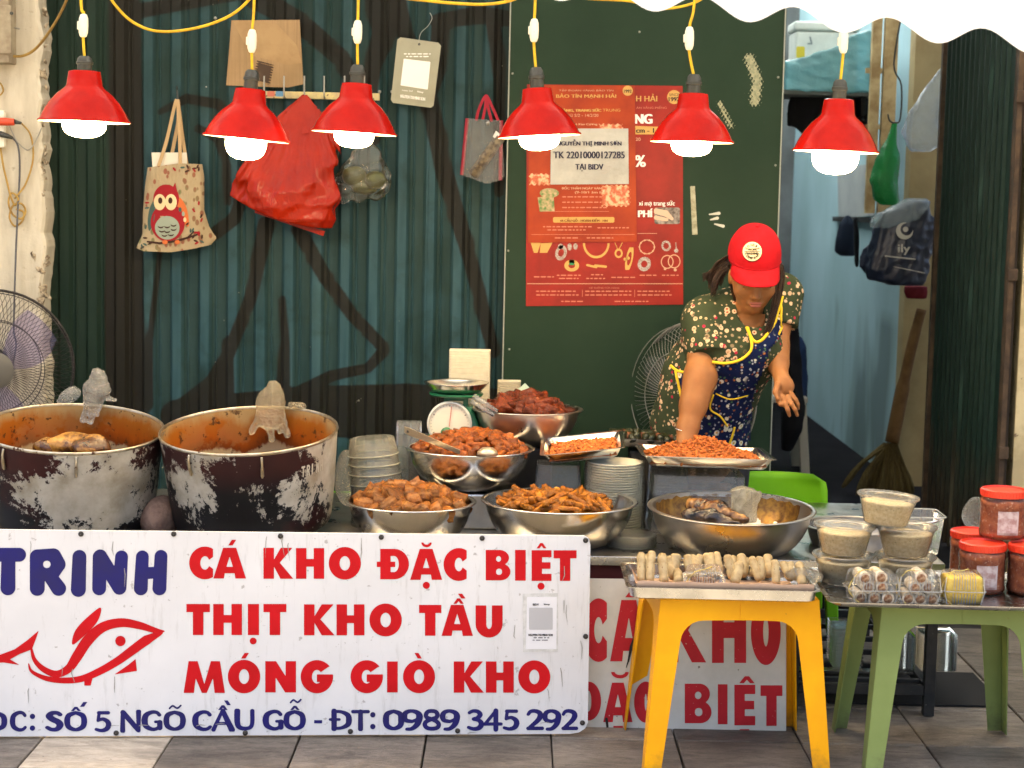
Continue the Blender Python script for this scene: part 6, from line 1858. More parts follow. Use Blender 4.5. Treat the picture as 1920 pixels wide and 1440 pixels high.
heap(bw1, porks, 62, .048, .80, .033, 'pork_chunk', 'large braised pork chunk in the front left bowl', 'meat chunk', 'pork chunks in the front left bowl', rr, .95, offx=-.01)
balls = [chunk_mesh(130 + k, .0175 * s1, .0125, .012, .22, [m_ball], .55) for k, s1 in enumerate((1, 1.15, .85, 1.35, .95))]
heap(bw3, balls, 150, .055, .84, .0225, 'meat_piece', 'small glossy meat piece in the raised bowl', 'meat piece', 'meat pieces in the raised bowl', rr, .9, offx=.015)
strips = [chunk_mesh(160 + k, .034 * s1, .0085, .0075, .12, [m_strip], .3) for k, s1 in enumerate((1, .8, 1.2, .65))]
heap(bw2, strips, 110, .030, .66, .020, 'braised_strip', 'orange braised strip in the wide front bowl', 'food strip', 'strips in the wide front bowl', rr, .8, offx=-.02)
glaz = [chunk_mesh(190 + k, .032, .025, .018, .34, [m_glaz], .5) for k in range(4)]
heap(bw4, glaz, 40, .045, .66, .030, 'glazed_meat', 'dark glazed meat piece in the highest bowl', 'meat piece', 'glazed meat in the highest bowl', rr, .85)

# ladle on the raised bowl, tongs and knife handle on the back bowl
m_ladle = mat('ladle_steel', (.55, .45, .30), .3, .6)
a, b_ = P(758, 806, 5.46), P(862, 848, 5.40)
ld = thing('ladle', 'steel ladle lying across the raised meat bowl', 'ladle', a)
ax = (b_ - a)
nx = ax.cross(Vector((0, 0, 1))).normalized()
V = []
for f, w in ((0, .010), (.08, .0135), (.3, .012), (.7, .009), (1, .0075)):
    p = a + ax * f
    up_ = Vector((0, -.5, .86)) * w * 1.1
    V.append([p + up_ , p + up_ + Vector((0, .003, 0.001)), p - up_ + Vector((0, .003, 0.001)), p - up_])
obj('handle', loft(V), m_ladle, ld, world=True)
obj('handle_hole', xf(lathe([(.005, 0), (.003, .0005), (.0005, .0006)], 14), Matrix.Translation(a + ax * .07 + Vector((0, -.0012, 0))) @ Matrix.Rotation(PI / 2, 4, 'X')), m_sock, ld, world=True)
q = P(914, 850, 5.38)
obj('ladle_cup', xf(lathe([(.001, .02), (.018, .017), (.030, .007), (.034, -.004), (.032, -.004), (.028, .005), (.016, .0145), (.001, .017)], 28), Matrix.Translation(q)), m_ladle, ld, world=True, smooth=True)
m_tong = film('clear_tongs', (.75, .75, .72), .3, .12)
for k, (p0, p1) in enumerate((((888, 742), (932, 772)), ((884, 752), (926, 778)))):
    obj('plastic_tongs', tube([P(*p0, 5.72), P(*p1, 5.70)], .008, 10), m_tong, label=('upper', 'lower')[k] + ' clear plastic tong arm on the highest bowl', cat='tongs', world=True, loc=P(*p0, 5.72), smooth=True)

# ---- weighing scale
m_sgr = mat('scale_green_paint', (0.012, 0.16, 0.06), .35, 0, (.01, .12, .05), 12)
sc0 = P(856, 716, 5.86)
sX, sY = sc0.x, 5.86
scl = thing('weighing_scale', 'green dial weighing scale with a steel pan', 'scale', (sX, sY, SCZ + .001))
ph = sc0.z - SCZ - .001
r_ = 61.5 * 5.86 / F
obj('pan', moved(lathe([(.001, 0), (r_ * .72, 0), (r_ * .78, .004), (r_ * .97, .028), (r_, .031), (r_ * .995, .032), (r_ * .95, .0285), (r_ * .76, .007), (.001, .003)], 48), (0, 0, ph - .032)), m_steel, scl, smooth=True)
obj('platform', moved(lathe([(.001, 0), (.085, 0), (.09, .004), (.09, .010), (.001, .012)], 40), (0, 0, ph - .046)), m_sgr, scl, auto=40)
dz = P(843, 795, 5.80).z - SCZ
for sg in (-1, 1): obj('post', rbox(sg * .032 - .008, sg * .032 + .008, -.02, .02, dz + .05, ph - .046, .002), m_sgr, scl)
obj('crossbar', rbox(-.04, .04, -.018, .018, ph - .062, ph - .0465, .002), m_sgr, scl)
hs = dz + .055
obj('body', loft([[(x, y, 0.0) for x, y in rrect(.19, .13, .012)], [(x, y, .015) for x, y in rrect(.19, .13, .012)], [(x, y, hs * .62) for x, y in rrect(.15, .10, .012)], [(x, y, hs) for x, y in rrect(.11, .08, .012)]]), m_sgr, scl)
dcx = P(843, 795, 5.80).x - sX
Md = Matrix.Translation((dcx, -.052, dz)) @ Matrix.Rotation(PI / 2, 4, 'X')
rd = 40 * 5.80 / F
obj('dial_case', xf(lathe([(.001, -.03), (rd * 1.02, -.03), (rd * 1.06, 0), (rd * 1.06, .016), (rd * .98, .018), (rd * .97, .010), (.001, .010)], 48), Md), mat('dial_case_clear', (.62, .62, .55), .3), scl, auto=40)
obj('dial_face', xf(lathe([(rd * .965, .0112), (.0005, .0112)], 48), Md), mat('dial_cream', (.72, .68, .55), .5), scl)
for k in range(36):
    a = R(k * 10)
    q = Md @ Vector((rd * .82 * math.sin(a), rd * .82 * math.cos(a), .0122))
    w = .0012 if k % 6 == 0 else .0005
    hgt = .006 if k % 6 == 0 else .0035
    v = xf(box(-w, w, -hgt, 0, 0, .0004), Md @ Matrix.Rotation(-a, 4, 'Z') @ Matrix.Translation((0, rd * .9, .0116)))
    obj('dial_mark', v, m_ink, scl)
obj('needle', xf(box(-.0009, .0009, -.01, rd * .85, 0, .0006), Md @ Matrix.Rotation(-.1, 4, 'Z') @ Matrix.Translation((0, 0, .0135))), mat('needle_red', (.5, .03, .03), .4), scl)
obj('dial_hub', xf(lathe([(.019, .0138), (.019, .016), (.001, .0175)], 24), Md @ Matrix.Translation((-.01, -.03, 0))), m_sgr, scl, smooth=True)

# ---- stacks of plastic ware
m_box_w = mat('white_foam_lids', (.66, .60, .44), .55, 0, (.6, .53, .38), 30)
m_tub = film('tub_plastic', (.88, .84, .70), .2, .2, (.97, .97, .94))
m_tub_c = film('clear_pet', (.88, .88, .84), .24, .08, (.95, .96, .96), .25, 20)
q0, q1 = P(843, 655, 6.04), P(920, 655, 6.04)
st_ = thing('square_container_stack', 'tall stack of white square food containers behind the scale', 'container stack', ((q0.x + q1.x) / 2, 6.035, SCZ + .0005))
zt = q0.z - SCZ
nst = 34
w = (q1.x - q0.x)
for k in range(nst):
    z0 = zt * k / nst
    obj('container', loft([[(x, y, z0 + .0005) for x, y in rrect(w * .985, .074, .008)], [(x, y, z0 + zt / nst * .8) for x, y in rrect(w, .076, .008)], [(x, y, z0 + zt / nst * .995) for x, y in rrect(w * .99, .075, .008)]]), m_box_w, st_)
q2 = P(905, 712, 6.06)
st2 = thing('square_container_stack', 'shorter stack of white containers behind the taller stack', 'container stack', (q2.x + .03, 5.968, SCZ + .0005))
st2.location.x = P(906, 712, 6.05).x - .02 + .11
st2.location.y = 6.05
zt2 = q2.z - SCZ
for k in range(22):
    z0 = zt2 * k / 22
    obj('container', loft([[(x, y, z0 + .0005) for x, y in rrect(.075, .06, .008)], [(x, y, z0 + zt2 / 22 * .9) for x, y in rrect(.08, .066, .008)]]), m_box_w, st2)
# nested round tubs leaning beside the pots
q = P(712, 925, 5.52)
nt_ = thing('nested_tub_stack', 'leaning stack of frosted round plastic tubs', 'tub stack', (q.x, 5.52, CZ + .0005))
ztop = P(700, 812, 5.52).z - CZ
tubs = 7
m_rimp = film('tub_rim_plastic', (.95, .90, .72), .6, .15)
for k in range(tubs):
    z0 = ztop * (.16 + .70 * k / tubs)
    rt = .088 - .010 * k / tubs
    Mt = Matrix.Translation((-.026 * k / tubs, 0, z0)) @ Matrix.Rotation(R(-6 - 3 * math.sin(k)), 4, 'Y')
    obj('tub', xf(lathe([(rt, 0), (rt * 1.02, .002), (rt * 1.0, .006), (rt * .99, .008), (rt * .90, .052), (rt * .86, .056), (.001, .056)], 40), Mt), m_tub, nt_, auto=50)
    obj('tub_rim', xf(tube([(rt * 1.01 * math.cos(2 * PI * j / 40), rt * 1.01 * math.sin(2 * PI * j / 40), .003) for j in range(40)], .0021, 5, True), Mt), m_rimp, nt_, smooth=True)
obj('tub', lathe([(.09, .0), (.092, .004), (.085, ztop * .17), (.001, ztop * .17)], 40), m_tub, nt_, auto=50)
# plastic bag crumpled left of it, lime stool edge behind
q = P(650, 880, 5.62)
obj('crumpled_bag', lump(Vector((q.x, 5.62, q.z - .02)), (.042, .05, .085), 15, .006, .35, 45), m_glove, label='crumpled clear bag between the pot and the leaning tubs', cat='plastic bag', smooth=True, world=True, loc=(q.x, 5.62, CZ))
# clear tub upside down, plates in a bag, tub stack and lids on the right
def clear_tub(px0, px1, pyt, Y, z0, label, m_=None, taper=.82, n_=4):
    a, b_ = P(px0, pyt, Y), P(px1, pyt, Y)
    w = b_.x - a.x
    t = thing('clear_tub', label, 'tub', ((a.x + b_.x) / 2, Y, z0))
    h = a.z - z0
    for k in range(n_):
        zz = h * k / n_
        s0, s1 = 1.0 - (1 - taper) * k / n_ * .2, taper
        obj('shell' if k else 'lowest_shell', loft([[(x, y, zz + .0005) for x, y in rrect(w * s0, w * s0 * .9, .02)], [(x, y, zz + .006) for x, y in rrect(w * s0 * .985, w * s0 * .885, .02)], [(x, y, h * (k + 1) / n_ - .0005) for x, y in rrect(w * s0 * (.96 if n_ > 1 else s1), w * s0 * .86 * (1 if n_ > 1 else s1), .02)]]), m_ or m_tub_c, t, auto=40)
    return t
clear_tub(998, 1096, 866, 5.58, CZ + .0005, 'clear upturned tub under the left shrimp tray', n_=1)
clear_tub(1216, 1394, 880, 5.60, CZ + .0005, 'stack of clear tubs under the right shrimp tray', n_=3)
clear_tub(742, 792, 790, 5.74, CZ + .0005, 'clear ridged box stack behind the raised bowl', n_=8)
q0, q1 = P(1098, 870, 5.52), P(1208, 870, 5.52)
pb = thing('bagged_plate_stack', 'stack of plastic plates in a clear bag between the trays', 'plate stack', ((q0.x + q1.x) / 2, 5.52, CZ + .0005))
hh = P(1150, 862, 5.52).z - CZ - .004
rp = (q1.x - q0.x) / 2
m_plate = mat('plate_ivory', (.84, .79, .62), .4, spec=.2)
for k in range(26):
    z0 = .012 + hh * .95 * k / 26
    obj('plate', lathe([(.001, z0), (rp * .82, z0), (rp * .955, z0 + .0045), (rp * .95, z0 + .0062), (rp * .8, z0 + .0025), (.001, z0 + .0022)], 40), m_plate, pb, smooth=True)
rings = []
for z, s in ((.0005, 1.05), (.01, 1.10), (.03, 1.04), (.12, 1.02), (hh * .9, 1.02), (hh, .99)):
    rings.append([((rp * s * (1 + .02 * math.sin(5 * a + z * 60) + .012 * math.sin(11 * a))) * math.cos(a), (rp * s * (1 + .02 * math.sin(5 * a + z * 60))) * math.sin(a), z) for a in [2 * PI * k / 48 for k in range(48)]])
obj('bag_film', loft(rings, cap0=False, cap1=False), film('plate_bag_film', (.92, .88, .72), .22, .1, (.98, .98, .95), .8, 26), pb, smooth=True)
q = P(1185, 1040, 5.2)
lids = thing('lid_stack', 'small stack of clear round lids beside the main sign', 'lid stack', (q.x, 5.27, CZ + .0005))
for k in range(6):
    obj('lid', lathe([(.001, .003 + k * .0062), (.070, .003 + k * .0062), (.076, .0005 + k * .0062), (.079, .002 + k * .0062), (.077, .0055 + k * .0062), (.070, .0045 + k * .0062), (.001, .0045 + k * .0062)], 40), m_tub, lids, smooth=True)

# ---- shrimp trays
def tray_from(c4_, depth, label, material, inset=.02, lip=.010, name='steel_tray', cat='tray', base_z=None):
    """c4_: four rim corners FL, FR, BR, BL in 3-D; a pressed tray with rounded corners"""
    FL, FR, BR, BL = [Vector(q) for q in c4_]
    C = (FL + FR + BR + BL) / 4
    ux, uy = ((FR - FL) + (BR - BL)) / 2, ((BL - FL) + (BR - FR)) / 2
    W, D = ux.length, uy.length
    ex = ux.normalized()
    ez = ux.cross(uy).normalized()
    ey = ez.cross(ex)
    M = Matrix((ex, ey, ez)).transposed().to_4x4()
    M.translation = C
    t = thing(name, label, cat, C, M.to_euler())
    def rg(s, z, r): return [(x, y, z) for x, y in rrect(W + 2 * s, D + 2 * s, r, 5)]
    rings = [rg(-lip * .1, -.001, .02), rg(lip * .2, .0006, .022), rg(lip * .2, -.0008, .022), rg(-lip, -.0022, .02), rg(-inset - .004, -depth + .004, .028), rg(-inset - .012, -depth, .024)]
    rings_in = [rg(-lip * .1, -.001, .02), rg(-lip - .001, -.0006, .02), rg(-inset - .006, -depth + .006, .026), rg(-inset - .014, -depth + .0022, .022)]
    v, f = loft(rings[1:][::1], cap0=False, cap1=True)
    obj('tray_body', (v, f), material, t, auto=35)
    obj('tray_lining', loft([rings[1]] + rings_in, cap0=False, cap1=True), material, t, auto=35)
    return t, M, W, D
trL = tray_from([P(1030, 852, 5.46), P(1189, 838, 5.42), P(1150, 808, 5.76), P(1000, 824, 5.74)], .034, 'tilted small steel tray of dried shrimp left of the woman', m_steel)
trR = tray_from([P(1199, 855, 5.44), P(1450, 862, 5.44), P(1432, 840, 5.80), P(1196, 832, 5.80)], .036, 'wide steel tray heaped with dried shrimp in front of the woman', m_steel)
trB = tray_from([P(1140, 822, 5.84), P(1300, 830, 5.84), P(1300, 818, 6.0), P(1142, 808, 6.0)], .03, 'steel tray of dark leaf rolls behind the shrimp trays', m_steel_d)
obj('tray_prop', rbox(P(1180, 840, 5.9).x, P(1290, 840, 5.9).x, 5.87, 5.98, CZ + .0005, P(1220, 826, 5.92).z - .0315, .004), m_crate, label='dark box under the leaf roll tray', cat='box')
def shrimp_mesh(seed):
    q = random.Random(seed)
    L_ = q.uniform(.010, .014)
    cur = q.uniform(.5, 1.6)
    pts, rad = [], []
    for k in range(5):
        a = (k / 4 - .5) * cur
        pts.append((L_ / max(cur, .3) * math.sin(a) * 1.6, L_ / max(cur, .3) * (1 - math.cos(a)) * 1.6, 0))
        rad.append([.0018, .0042, .0046, .0034, .0010][k])
    me = mesh('dried_shrimp', tube(pts, rad, 6), True)
    me.materials.append(m_shr)
    return me
shr = [shrimp_mesh(k) for k in range(6)]
def shrimp_heap(tr, n_, depth, peak, px_, py_, label, group, rr):
    t, M, W, D = tr
    hx, hy = W / 2 - .035, D / 2 - .03
    def zz(x, y):
        e = ((x - px_) / (hx * 1.0)) ** 2 + ((y - py_) / (hy * 1.0)) ** 2
        edge = min(1.0, (hx + .012 - abs(x)) / .03, (hy + .012 - abs(y)) / .03)
        return -depth + .006 + (.012 + peak * math.exp(-1.9 * e)) * max(0, edge) ** .5
    N = 26
    V = [(x, y, zz(x, y)) for y in np.linspace(-hy - .010, hy + .010, N) for x in np.linspace(-hx - .010, hx + .010, N)]
    obj('shrimp_bed', (V, [(j * N + i, j * N + i + 1, (j + 1) * N + i + 1, (j + 1) * N + i) for j in range(N - 1) for i in range(N - 1)]), m_shr, t, kind='stuff', smooth=True)
    for k in range(n_):
        x, y = rr.uniform(-hx, hx), rr.uniform(-hy, hy) if rr.random() < .5 else rr.uniform(-hy, py_ + .02)
        p = M @ Vector((x, y, zz(x, y) + rr.uniform(.001, .005)))
        obj('dried_shrimp', rr.choice(shr), None, None, label, 'shrimp', group, loc=p, rot=(rr.uniform(-.7, .7), rr.uniform(-.7, .7), rr.uniform(0, 6.28)))
    # the small shrimp filling between them
    parts = []
    for k in range(n_ * 5):
        x, y = rr.uniform(-hx - .006, hx + .006), rr.uniform(-hy - .006, hy + .006)
        s_ = rr.uniform(.7, 1.1)
        base = shr[k % 6]
        M2 = Matrix.Translation((x, y, zz(x, y) + rr.uniform(-.001, .003))) @ Euler((rr.uniform(-.6, .6), rr.uniform(-.6, .6), rr.uniform(0, 6.28))).to_matrix().to_4x4() @ Matrix.Scale(s_, 4)
        parts.append(([tuple(M2 @ v.co) for v in base.vertices], [tuple(p.vertices) for p in base.polygons]))
    obj('shrimp_fill', join(parts), m_shr, t, kind='stuff', smooth=True)
shrimp_heap(trL, 85, .034, .020, -.01, -.02, 'orange dried shrimp in the tilted small tray', 'shrimp in the small tray', rr)
shrimp_heap(trR, 205, .036, .064, -.01, .02, 'orange dried shrimp in the wide tray', 'shrimp in the wide tray', rr)
bets = [chunk_mesh(220 + k, .030, .014, .013, .22, [m_bet], .7) for k in range(3)]
m_betm = braised('leaf_roll_meat', (.20, .06, .02), (.08, .03, .012), (.3, .12, .04), .35)
betm = [chunk_mesh(230 + k, .016, .014, .013, .2, [m_betm], .7) for k in range(3)]
for k in range(16):
    px = 1150 + k * 9.0
    lf = k % 2
    for row in range(2):
        p = P(px + rr.uniform(-3, 3), 816 - row * 5 + (px - 1150) * .05, 5.88 + row * .06)
        kind_ = (k + row) % 3
        obj('leaf_roll', (betm if kind_ == 0 else bets)[rr.randrange(3)], None, None, 'grilled meat roll end showing brown in the back tray' if kind_ == 0 else 'dark green leaf roll in the back tray', 'leaf roll', 'leaf rolls with brown ends' if kind_ == 0 else 'dark leaf rolls', loc=p, rot=(rr.uniform(-.3, .3), rr.uniform(-.3, .3), 1.57 + rr.uniform(-.4, .4)))
# small things by the back bowl: cup with pale leaf
q = P(958, 750, 5.98)
obj('clear_cup', moved(lathe([(.03, 0), (.036, .07), (.038, .072), (.035, .07), (.029, .002), (.001, .002)], 28), (q.x, q.y, SCZ + .001 + .05)), film('cup_amber', (.7, .5, .15), .3, .1, (1, .9, .6)), label='clear cup with amber sauce behind the highest bowl', cat='cup', world=True, loc=(q.x, q.y, SCZ + .05), smooth=True)
obj('pale_spatula', ribbon_px([(950, 762), (968, 745), (990, 724)], [7, 9, 8], lambda t: 5.93, .002), mat('pale_green_plastic', (.5, .62, .48), .4), label='pale green scraper sticking up behind the highest bowl', cat='scraper')

# ---- braised fish and bag in the widest bowl
c = bw5[1]
m_bfish = mat('braised_fish_golden', (.36, .17, .04), .25, 0, (.10, .035, .012), 24, .42, .6, bump=.5, bs=60, spots=(.015, .01, .008), sscale=16, slo=.58, shi=.66)
def fish_shape(a, b_, r0, Y0, seed):
    def f(G):
        d = d_cone(G, a, a.lerp(b_, .45), r0 * .75, r0)
        d = smin(d, d_cone(G, a.lerp(b_, .45), b_, r0, r0 * .35), .02)
        return d + .0025 * wob(G, 130, seed) + .002 * wob(G, 300, seed + 1)
    lo = np.minimum(np.array(a), np.array(b_)) - r0 * 1.4
    hi = np.maximum(np.array(a), np.array(b_)) + r0 * 1.4
    return snets(f, lo, hi, .0045)
a, b_ = P(1300, 948, 5.30), P(1398, 976, 5.20)
obj('braised_fish', fish_shape(a, b_, .034, 0, 2), m_bfish, label='golden braised fish on top in the widest bowl', cat='fish', smooth=True, world=True, loc=a)
a, b_ = P(1292, 966, 5.26), P(1385, 985, 5.18)
obj('braised_fish', fish_shape(a, b_, .030, 0, 5), mat('braised_fish_dark', (.10, .05, .022), .25, 0, (.02, .016, .014), 20, bump=.5, bs=60), label='dark braised fish underneath in the widest bowl', cat='fish', smooth=True, world=True, loc=a)
cc = P(1392, 945, 5.26)
def wadf(G):
    q = (G - np.array(cc, np.float32)) / np.float32(5.26 / F)
    u, y, w = q[..., 0], q[..., 1], -q[..., 2]
    hw_ = np.interp(w, [-38, -28, -10, 10, 35], [36, 38, 33, 28, 24]).astype(np.float32)
    e = np.hypot((u - np.interp(w, [-38, 30], [-4, 10])) / hw_, y / 24) - 1.1 + .40 * crease(np.stack([u, y, w], -1), .10, 3) + .20 * crease(np.stack([u, y, w], -1), .26, 4)
    return np.maximum(np.maximum(e * 20, w - 34), -34 - w + .25 * np.abs(u)) * (5.26 / F)
s_ = 5.26 / F
obj('crumpled_bag', snets(wadf, (cc.x - 50 * s_, cc.y - 40 * s_, cc.z - 45 * s_), (cc.x + 50 * s_, cc.y + 40 * s_, cc.z + 45 * s_), .0045), film('cream_bag_film', (.98, .90, .66), .4, .15, (1, .97, .88), .9, 60, 1.45), label='crumpled cream plastic bag in the widest bowl', cat='plastic bag', smooth=True, world=True, loc=cc)
m_stain = mat('bowl_oil_stain', (.30, .15, .02), .3, .5, (.12, .05, .01), 40)
t5, c5, r5, h5, in5 = bw5
V, Fa = [], []
nA = 60
for k in range(nA + 1):
    a = R(20 + 140 * k / nA)
    for j, zf in enumerate((.42, .60, .78, .93)):
        rr_5 = (r5 - .014) * .42 + (r5 - .014) * .58 * math.sin(math.acos(max(-1, 1 - zf ** (1 / .88)))) ** .92 - .003
        jit = (.03 * math.sin(a * 23) + .03 * math.sin(a * 41 + j)) * (1 if j in (0, 3) else 0)
        V.append((rr_5 * math.cos(a), rr_5 * math.sin(a), h5 * (zf + jit * .6)))
for k in range(nA):
    for j in range(3): Fa.append((k * 4 + j, (k + 1) * 4 + j, (k + 1) * 4 + j + 1, k * 4 + j + 1))
obj('oil_stain', (V, Fa), m_stain, t5, smooth=True)
# ================================================================== STOOLS, TRAYS AND WHAT STANDS ON THEM
def plastic(name, a, b_):
    m, n, l, b = nt(name)
    vec = coords(n)
    c = mixc(n, l, ramp(n, l, noise_node(n, l, vec, 7, 6), [(0.35, 0.0), (0.7, 1.0)]), a, b_)
    sp = n.new('ShaderNodeSeparateXYZ')
    l.new(vec, sp.inputs[0])
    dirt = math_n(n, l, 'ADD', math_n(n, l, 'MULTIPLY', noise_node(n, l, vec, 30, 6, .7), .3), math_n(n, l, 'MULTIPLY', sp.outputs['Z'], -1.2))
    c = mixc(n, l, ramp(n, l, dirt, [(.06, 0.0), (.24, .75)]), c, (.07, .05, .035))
    c = mixc(n, l, ramp(n, l, noise_node(n, l, vec, 55, 4), [(.70, 0.0), (.74, .5)]), c, (.16, .09, .03))
    l.new(c, b.inputs['Base Color'])
    b.inputs['Roughness'].default_value = .42
    b.inputs['Specular IOR Level'].default_value = .16
    b.inputs['Subsurface Weight'].default_value = .05
    b.inputs['Subsurface Radius'].default_value = (.02, .012, .004)
    bump_to(n, l, b, noise_node(n, l, vec, 130, 3), .08, .002)
    return m
SH = .471
def make_stool(label, group, m_, Wt=.424, Dt=.36, Wb=.50, Db=.45, H=SH):
    t = thing('plastic_stool', label, 'stool', (0, 0, 0), group=group)
    def plate(wt, wb, off_t, off_b, axis, side, th=.004):
        """one half of one side, from a leg to the middle of the apron, in its slanted plane"""
        ap = .060
        lt, lb = .070, .045
        half = [(-wb / 2, 0), (-wb / 2 + lb, 0)]
        zi = H - ap
        x_in = lambda z: (-wb / 2 + (wt - wb) / -2 * (z / H)) + lb + (lt - lb) * z / H
        r = .055
        half.append((x_in(zi - r), zi - r))
        for k in range(1, 7):
            a = PI / 2 * k / 6
            half.append((x_in(zi - r) + r * (1 - math.cos(a)) + .006 * k / 6, zi - r + r * math.sin(a)))
        half += [(0, zi + .001), (0, H - .004), (-wt / 2, H - .004)]
        V = []
        for d in (0, th):
            for x, z in half:
                o_ = off_b + (off_t - off_b) * z / H - d
                V.append((x, o_, z))
        n_ = len(half)
        Fa = [tuple(range(n_)), tuple(range(2 * n_ - 1, n_ - 1, -1))] + [(k, (k + 1) % n_, n_ + (k + 1) % n_, n_ + k)[::-1] for k in range(n_)]
        return V, Fa
    for sx in (-1, 1):
        for sy in (-1, 1):
            a = plate(Wt, Wb, Dt / 2, Db / 2, 0, 0)
            a = ([(-sx * x * -1 if False else (x if sx < 0 else -x), sy * y, z) for x, y, z in a[0]], a[1])
            b_ = plate(Dt, Db, Wt / 2, Wb / 2, 0, 0)
            b_ = ([(sx * (y - .0003), (x if sy < 0 else -x), z) for x, y, z in b_[0]], b_[1])
            # stiffening lip along the inner edge of the front face
            o = obj('leg', join([a, b_]), m_, t)
            bm = bmesh.new()
            bm.from_mesh(o.data)
            bmesh.ops.recalc_face_normals(bm, faces=bm.faces[:])
            bmesh.ops.bevel(bm, geom=[e for e in bm.edges if e.calc_length() > .02 and not e.is_boundary and e.is_manifold and e.calc_face_angle(0) > 1.0], offset=.0012, segments=2, affect='EDGES')
            bm.to_mesh(o.data)
            bm.free()
    sp = [(x, y, H - .016) for x, y in rrect(Wt + .002, Dt + .002, .022)]
    obj('seat_top', loft([[(x, y, H - .012) for x, y in rrect(Wt + .0025, Dt + .0025, .02)], [(x, y, H - .004) for x, y in rrect(Wt + .002, Dt + .002, .022)], [(x, y, H) for x, y in rrect(Wt - .008, Dt - .008, .022)]]), m_, t, auto=40)
    return t
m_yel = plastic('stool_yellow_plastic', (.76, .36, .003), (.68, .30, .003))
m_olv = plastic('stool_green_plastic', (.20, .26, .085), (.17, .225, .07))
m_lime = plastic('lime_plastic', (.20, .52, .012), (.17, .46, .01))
xc = P(1392, 1135, 4.57).x - .006
st_y = make_stool('yellow plastic stool carrying the spring roll tray', 'plastic stools', m_yel)
st_y.location = (xc - .012, 4.745, .0135)
st_y.rotation_euler = (0, 0, R(3.5))
st_g = make_stool('olive green plastic stool carrying the large round-cornered tray', 'plastic stools', m_olv)
st_g.location = (xc + .585, 4.755, .0135)
st_g.rotation_euler = (0, 0, R(1.0))
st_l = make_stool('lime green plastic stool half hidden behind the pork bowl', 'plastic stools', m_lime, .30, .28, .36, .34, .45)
st_l.location = (P(672, 940, 6.18).x, 6.19, .0005)

# ---- lime chair behind the counter
ch = thing('lime_plastic_chair', 'bright lime green plastic chair back behind the widest bowl', 'chair', (P(1446, 900, 6.16).x, 6.16, 0))
zt = P(1446, 887, 6.14).z
def curved(w0, w1, z0, z1, rc, th, bow, nx_=16, nz=8):
    V, Fa = [], []
    for s_ in (0, 1):
        for j in range(nz + 1):
            f = j / nz
            z = z0 + (z1 - z0) * f
            w = w0 + (w1 - w0) * f
            if z1 - z < rc:
                q = rc - (z1 - z)
                w -= 2 * (rc - math.sqrt(max(0, rc * rc - q * q)))
            for i in range(nx_ + 1):
                u = i / nx_ * 2 - 1
                V.append((u * w / 2, -bow * u * u + s_ * th + .02 * f, z))
    n1 = (nz + 1) * (nx_ + 1)
    for j in range(nz):
        for i in range(nx_):
            q = (j * (nx_ + 1) + i, j * (nx_ + 1) + i + 1, (j + 1) * (nx_ + 1) + i + 1, (j + 1) * (nx_ + 1) + i)
            Fa += [q, tuple(k + n1 for k in q[::-1])]
    for j in range(nz):
        for i in (0, nx_):
            a, b_ = j * (nx_ + 1) + i, (j + 1) * (nx_ + 1) + i
            Fa.append((a, b_, b_ + n1, a + n1) if i == 0 else (b_, a, a + n1, b_ + n1))
    for i in range(nx_):
        a = nz * (nx_ + 1) + i
        Fa.append((a, a + 1, a + 1 + n1, a + n1))
    return V, Fa
obj('backrest', curved(.40, .385, .36, zt, .05, .006, .05), m_lime, ch, smooth=True)
obj('seat', rbox(-.19, .19, -.33, .0, .285, .30, .006), m_lime, ch)
for sx in (-1, 1):
    obj('leg', loft([[(sx * .185 + a, -.32 + b_, .0005) for a, b_ in rrect(.035, .035, .006)], [(sx * .165 + a, -.30 + b_, .285) for a, b_ in rrect(.045, .045, .006)]]), m_lime, ch)
    obj('leg', loft([[(sx * .185 + a, .04 + b_, .0005) for a, b_ in rrect(.035, .035, .006)], [(sx * .175 + a, .0 + b_, .37) for a, b_ in rrect(.045, .03, .006)]]), m_lime, ch)

# ---- spring roll tray on the yellow stool
ZR = .0135 + SH + .034
trS = tray_from([Pz(1190, 1101, ZR), Pz(1549, 1110, ZR), Pz(1500, 1063, ZR), Pz(1150, 1056, ZR)], .0335, 'steel tray of rice paper spring rolls on the yellow stool', m_alu, .008)
tS, MS, WS, DS = trS
m_kraft = mat('kraft_paper_pink', (.52, .34, .22), .7, 0, (.45, .29, .18), 14, bump=.3, bs=30)
lin = thing('paper_liner', 'pinkish brown paper lining the spring roll tray', 'paper', (MS @ Vector((0, 0, -.03))))
zb = (MS @ Vector((0, 0, -.0305))).z
obj('base_sheet', ([tuple(MS @ Vector(q)) for q in ((-WS / 2 + .045, -DS / 2 + .045, -.0305), (WS / 2 - .045, -DS / 2 + .045, -.0305), (WS / 2 - .045, DS / 2 - .045, -.0305), (-WS / 2 + .045, DS / 2 - .045, -.0305))], [(0, 1, 2, 3)]), m_kraft, lin, world=True)
N = 40
V, Fa = [], []
for k in range(N + 1):
    x = -WS / 2 + .028 + (WS - .045) * k / N
    for z, y in ((-.030, -DS / 2 + .044), (-.004, -DS / 2 + .026), (.013 + .0015 * math.sin(k * .7) + .001 * math.sin(k * 2.1), -DS / 2 + .020), (.0128 + .0015 * math.sin(k * .7), -DS / 2 + .0225), (-.004, -DS / 2 + .0275)):
        V.append(tuple(MS @ Vector((x, y + .0012 * math.sin(k * .5), z))))
for k in range(N):
    for j in range(4): Fa.append((5 * k + j, 5 * k + j + 1, 5 * k + j + 6, 5 * k + j + 5))
obj('front_fold', (V, Fa), m_kraft, lin, world=True, smooth=True)
V, Fa = [], []
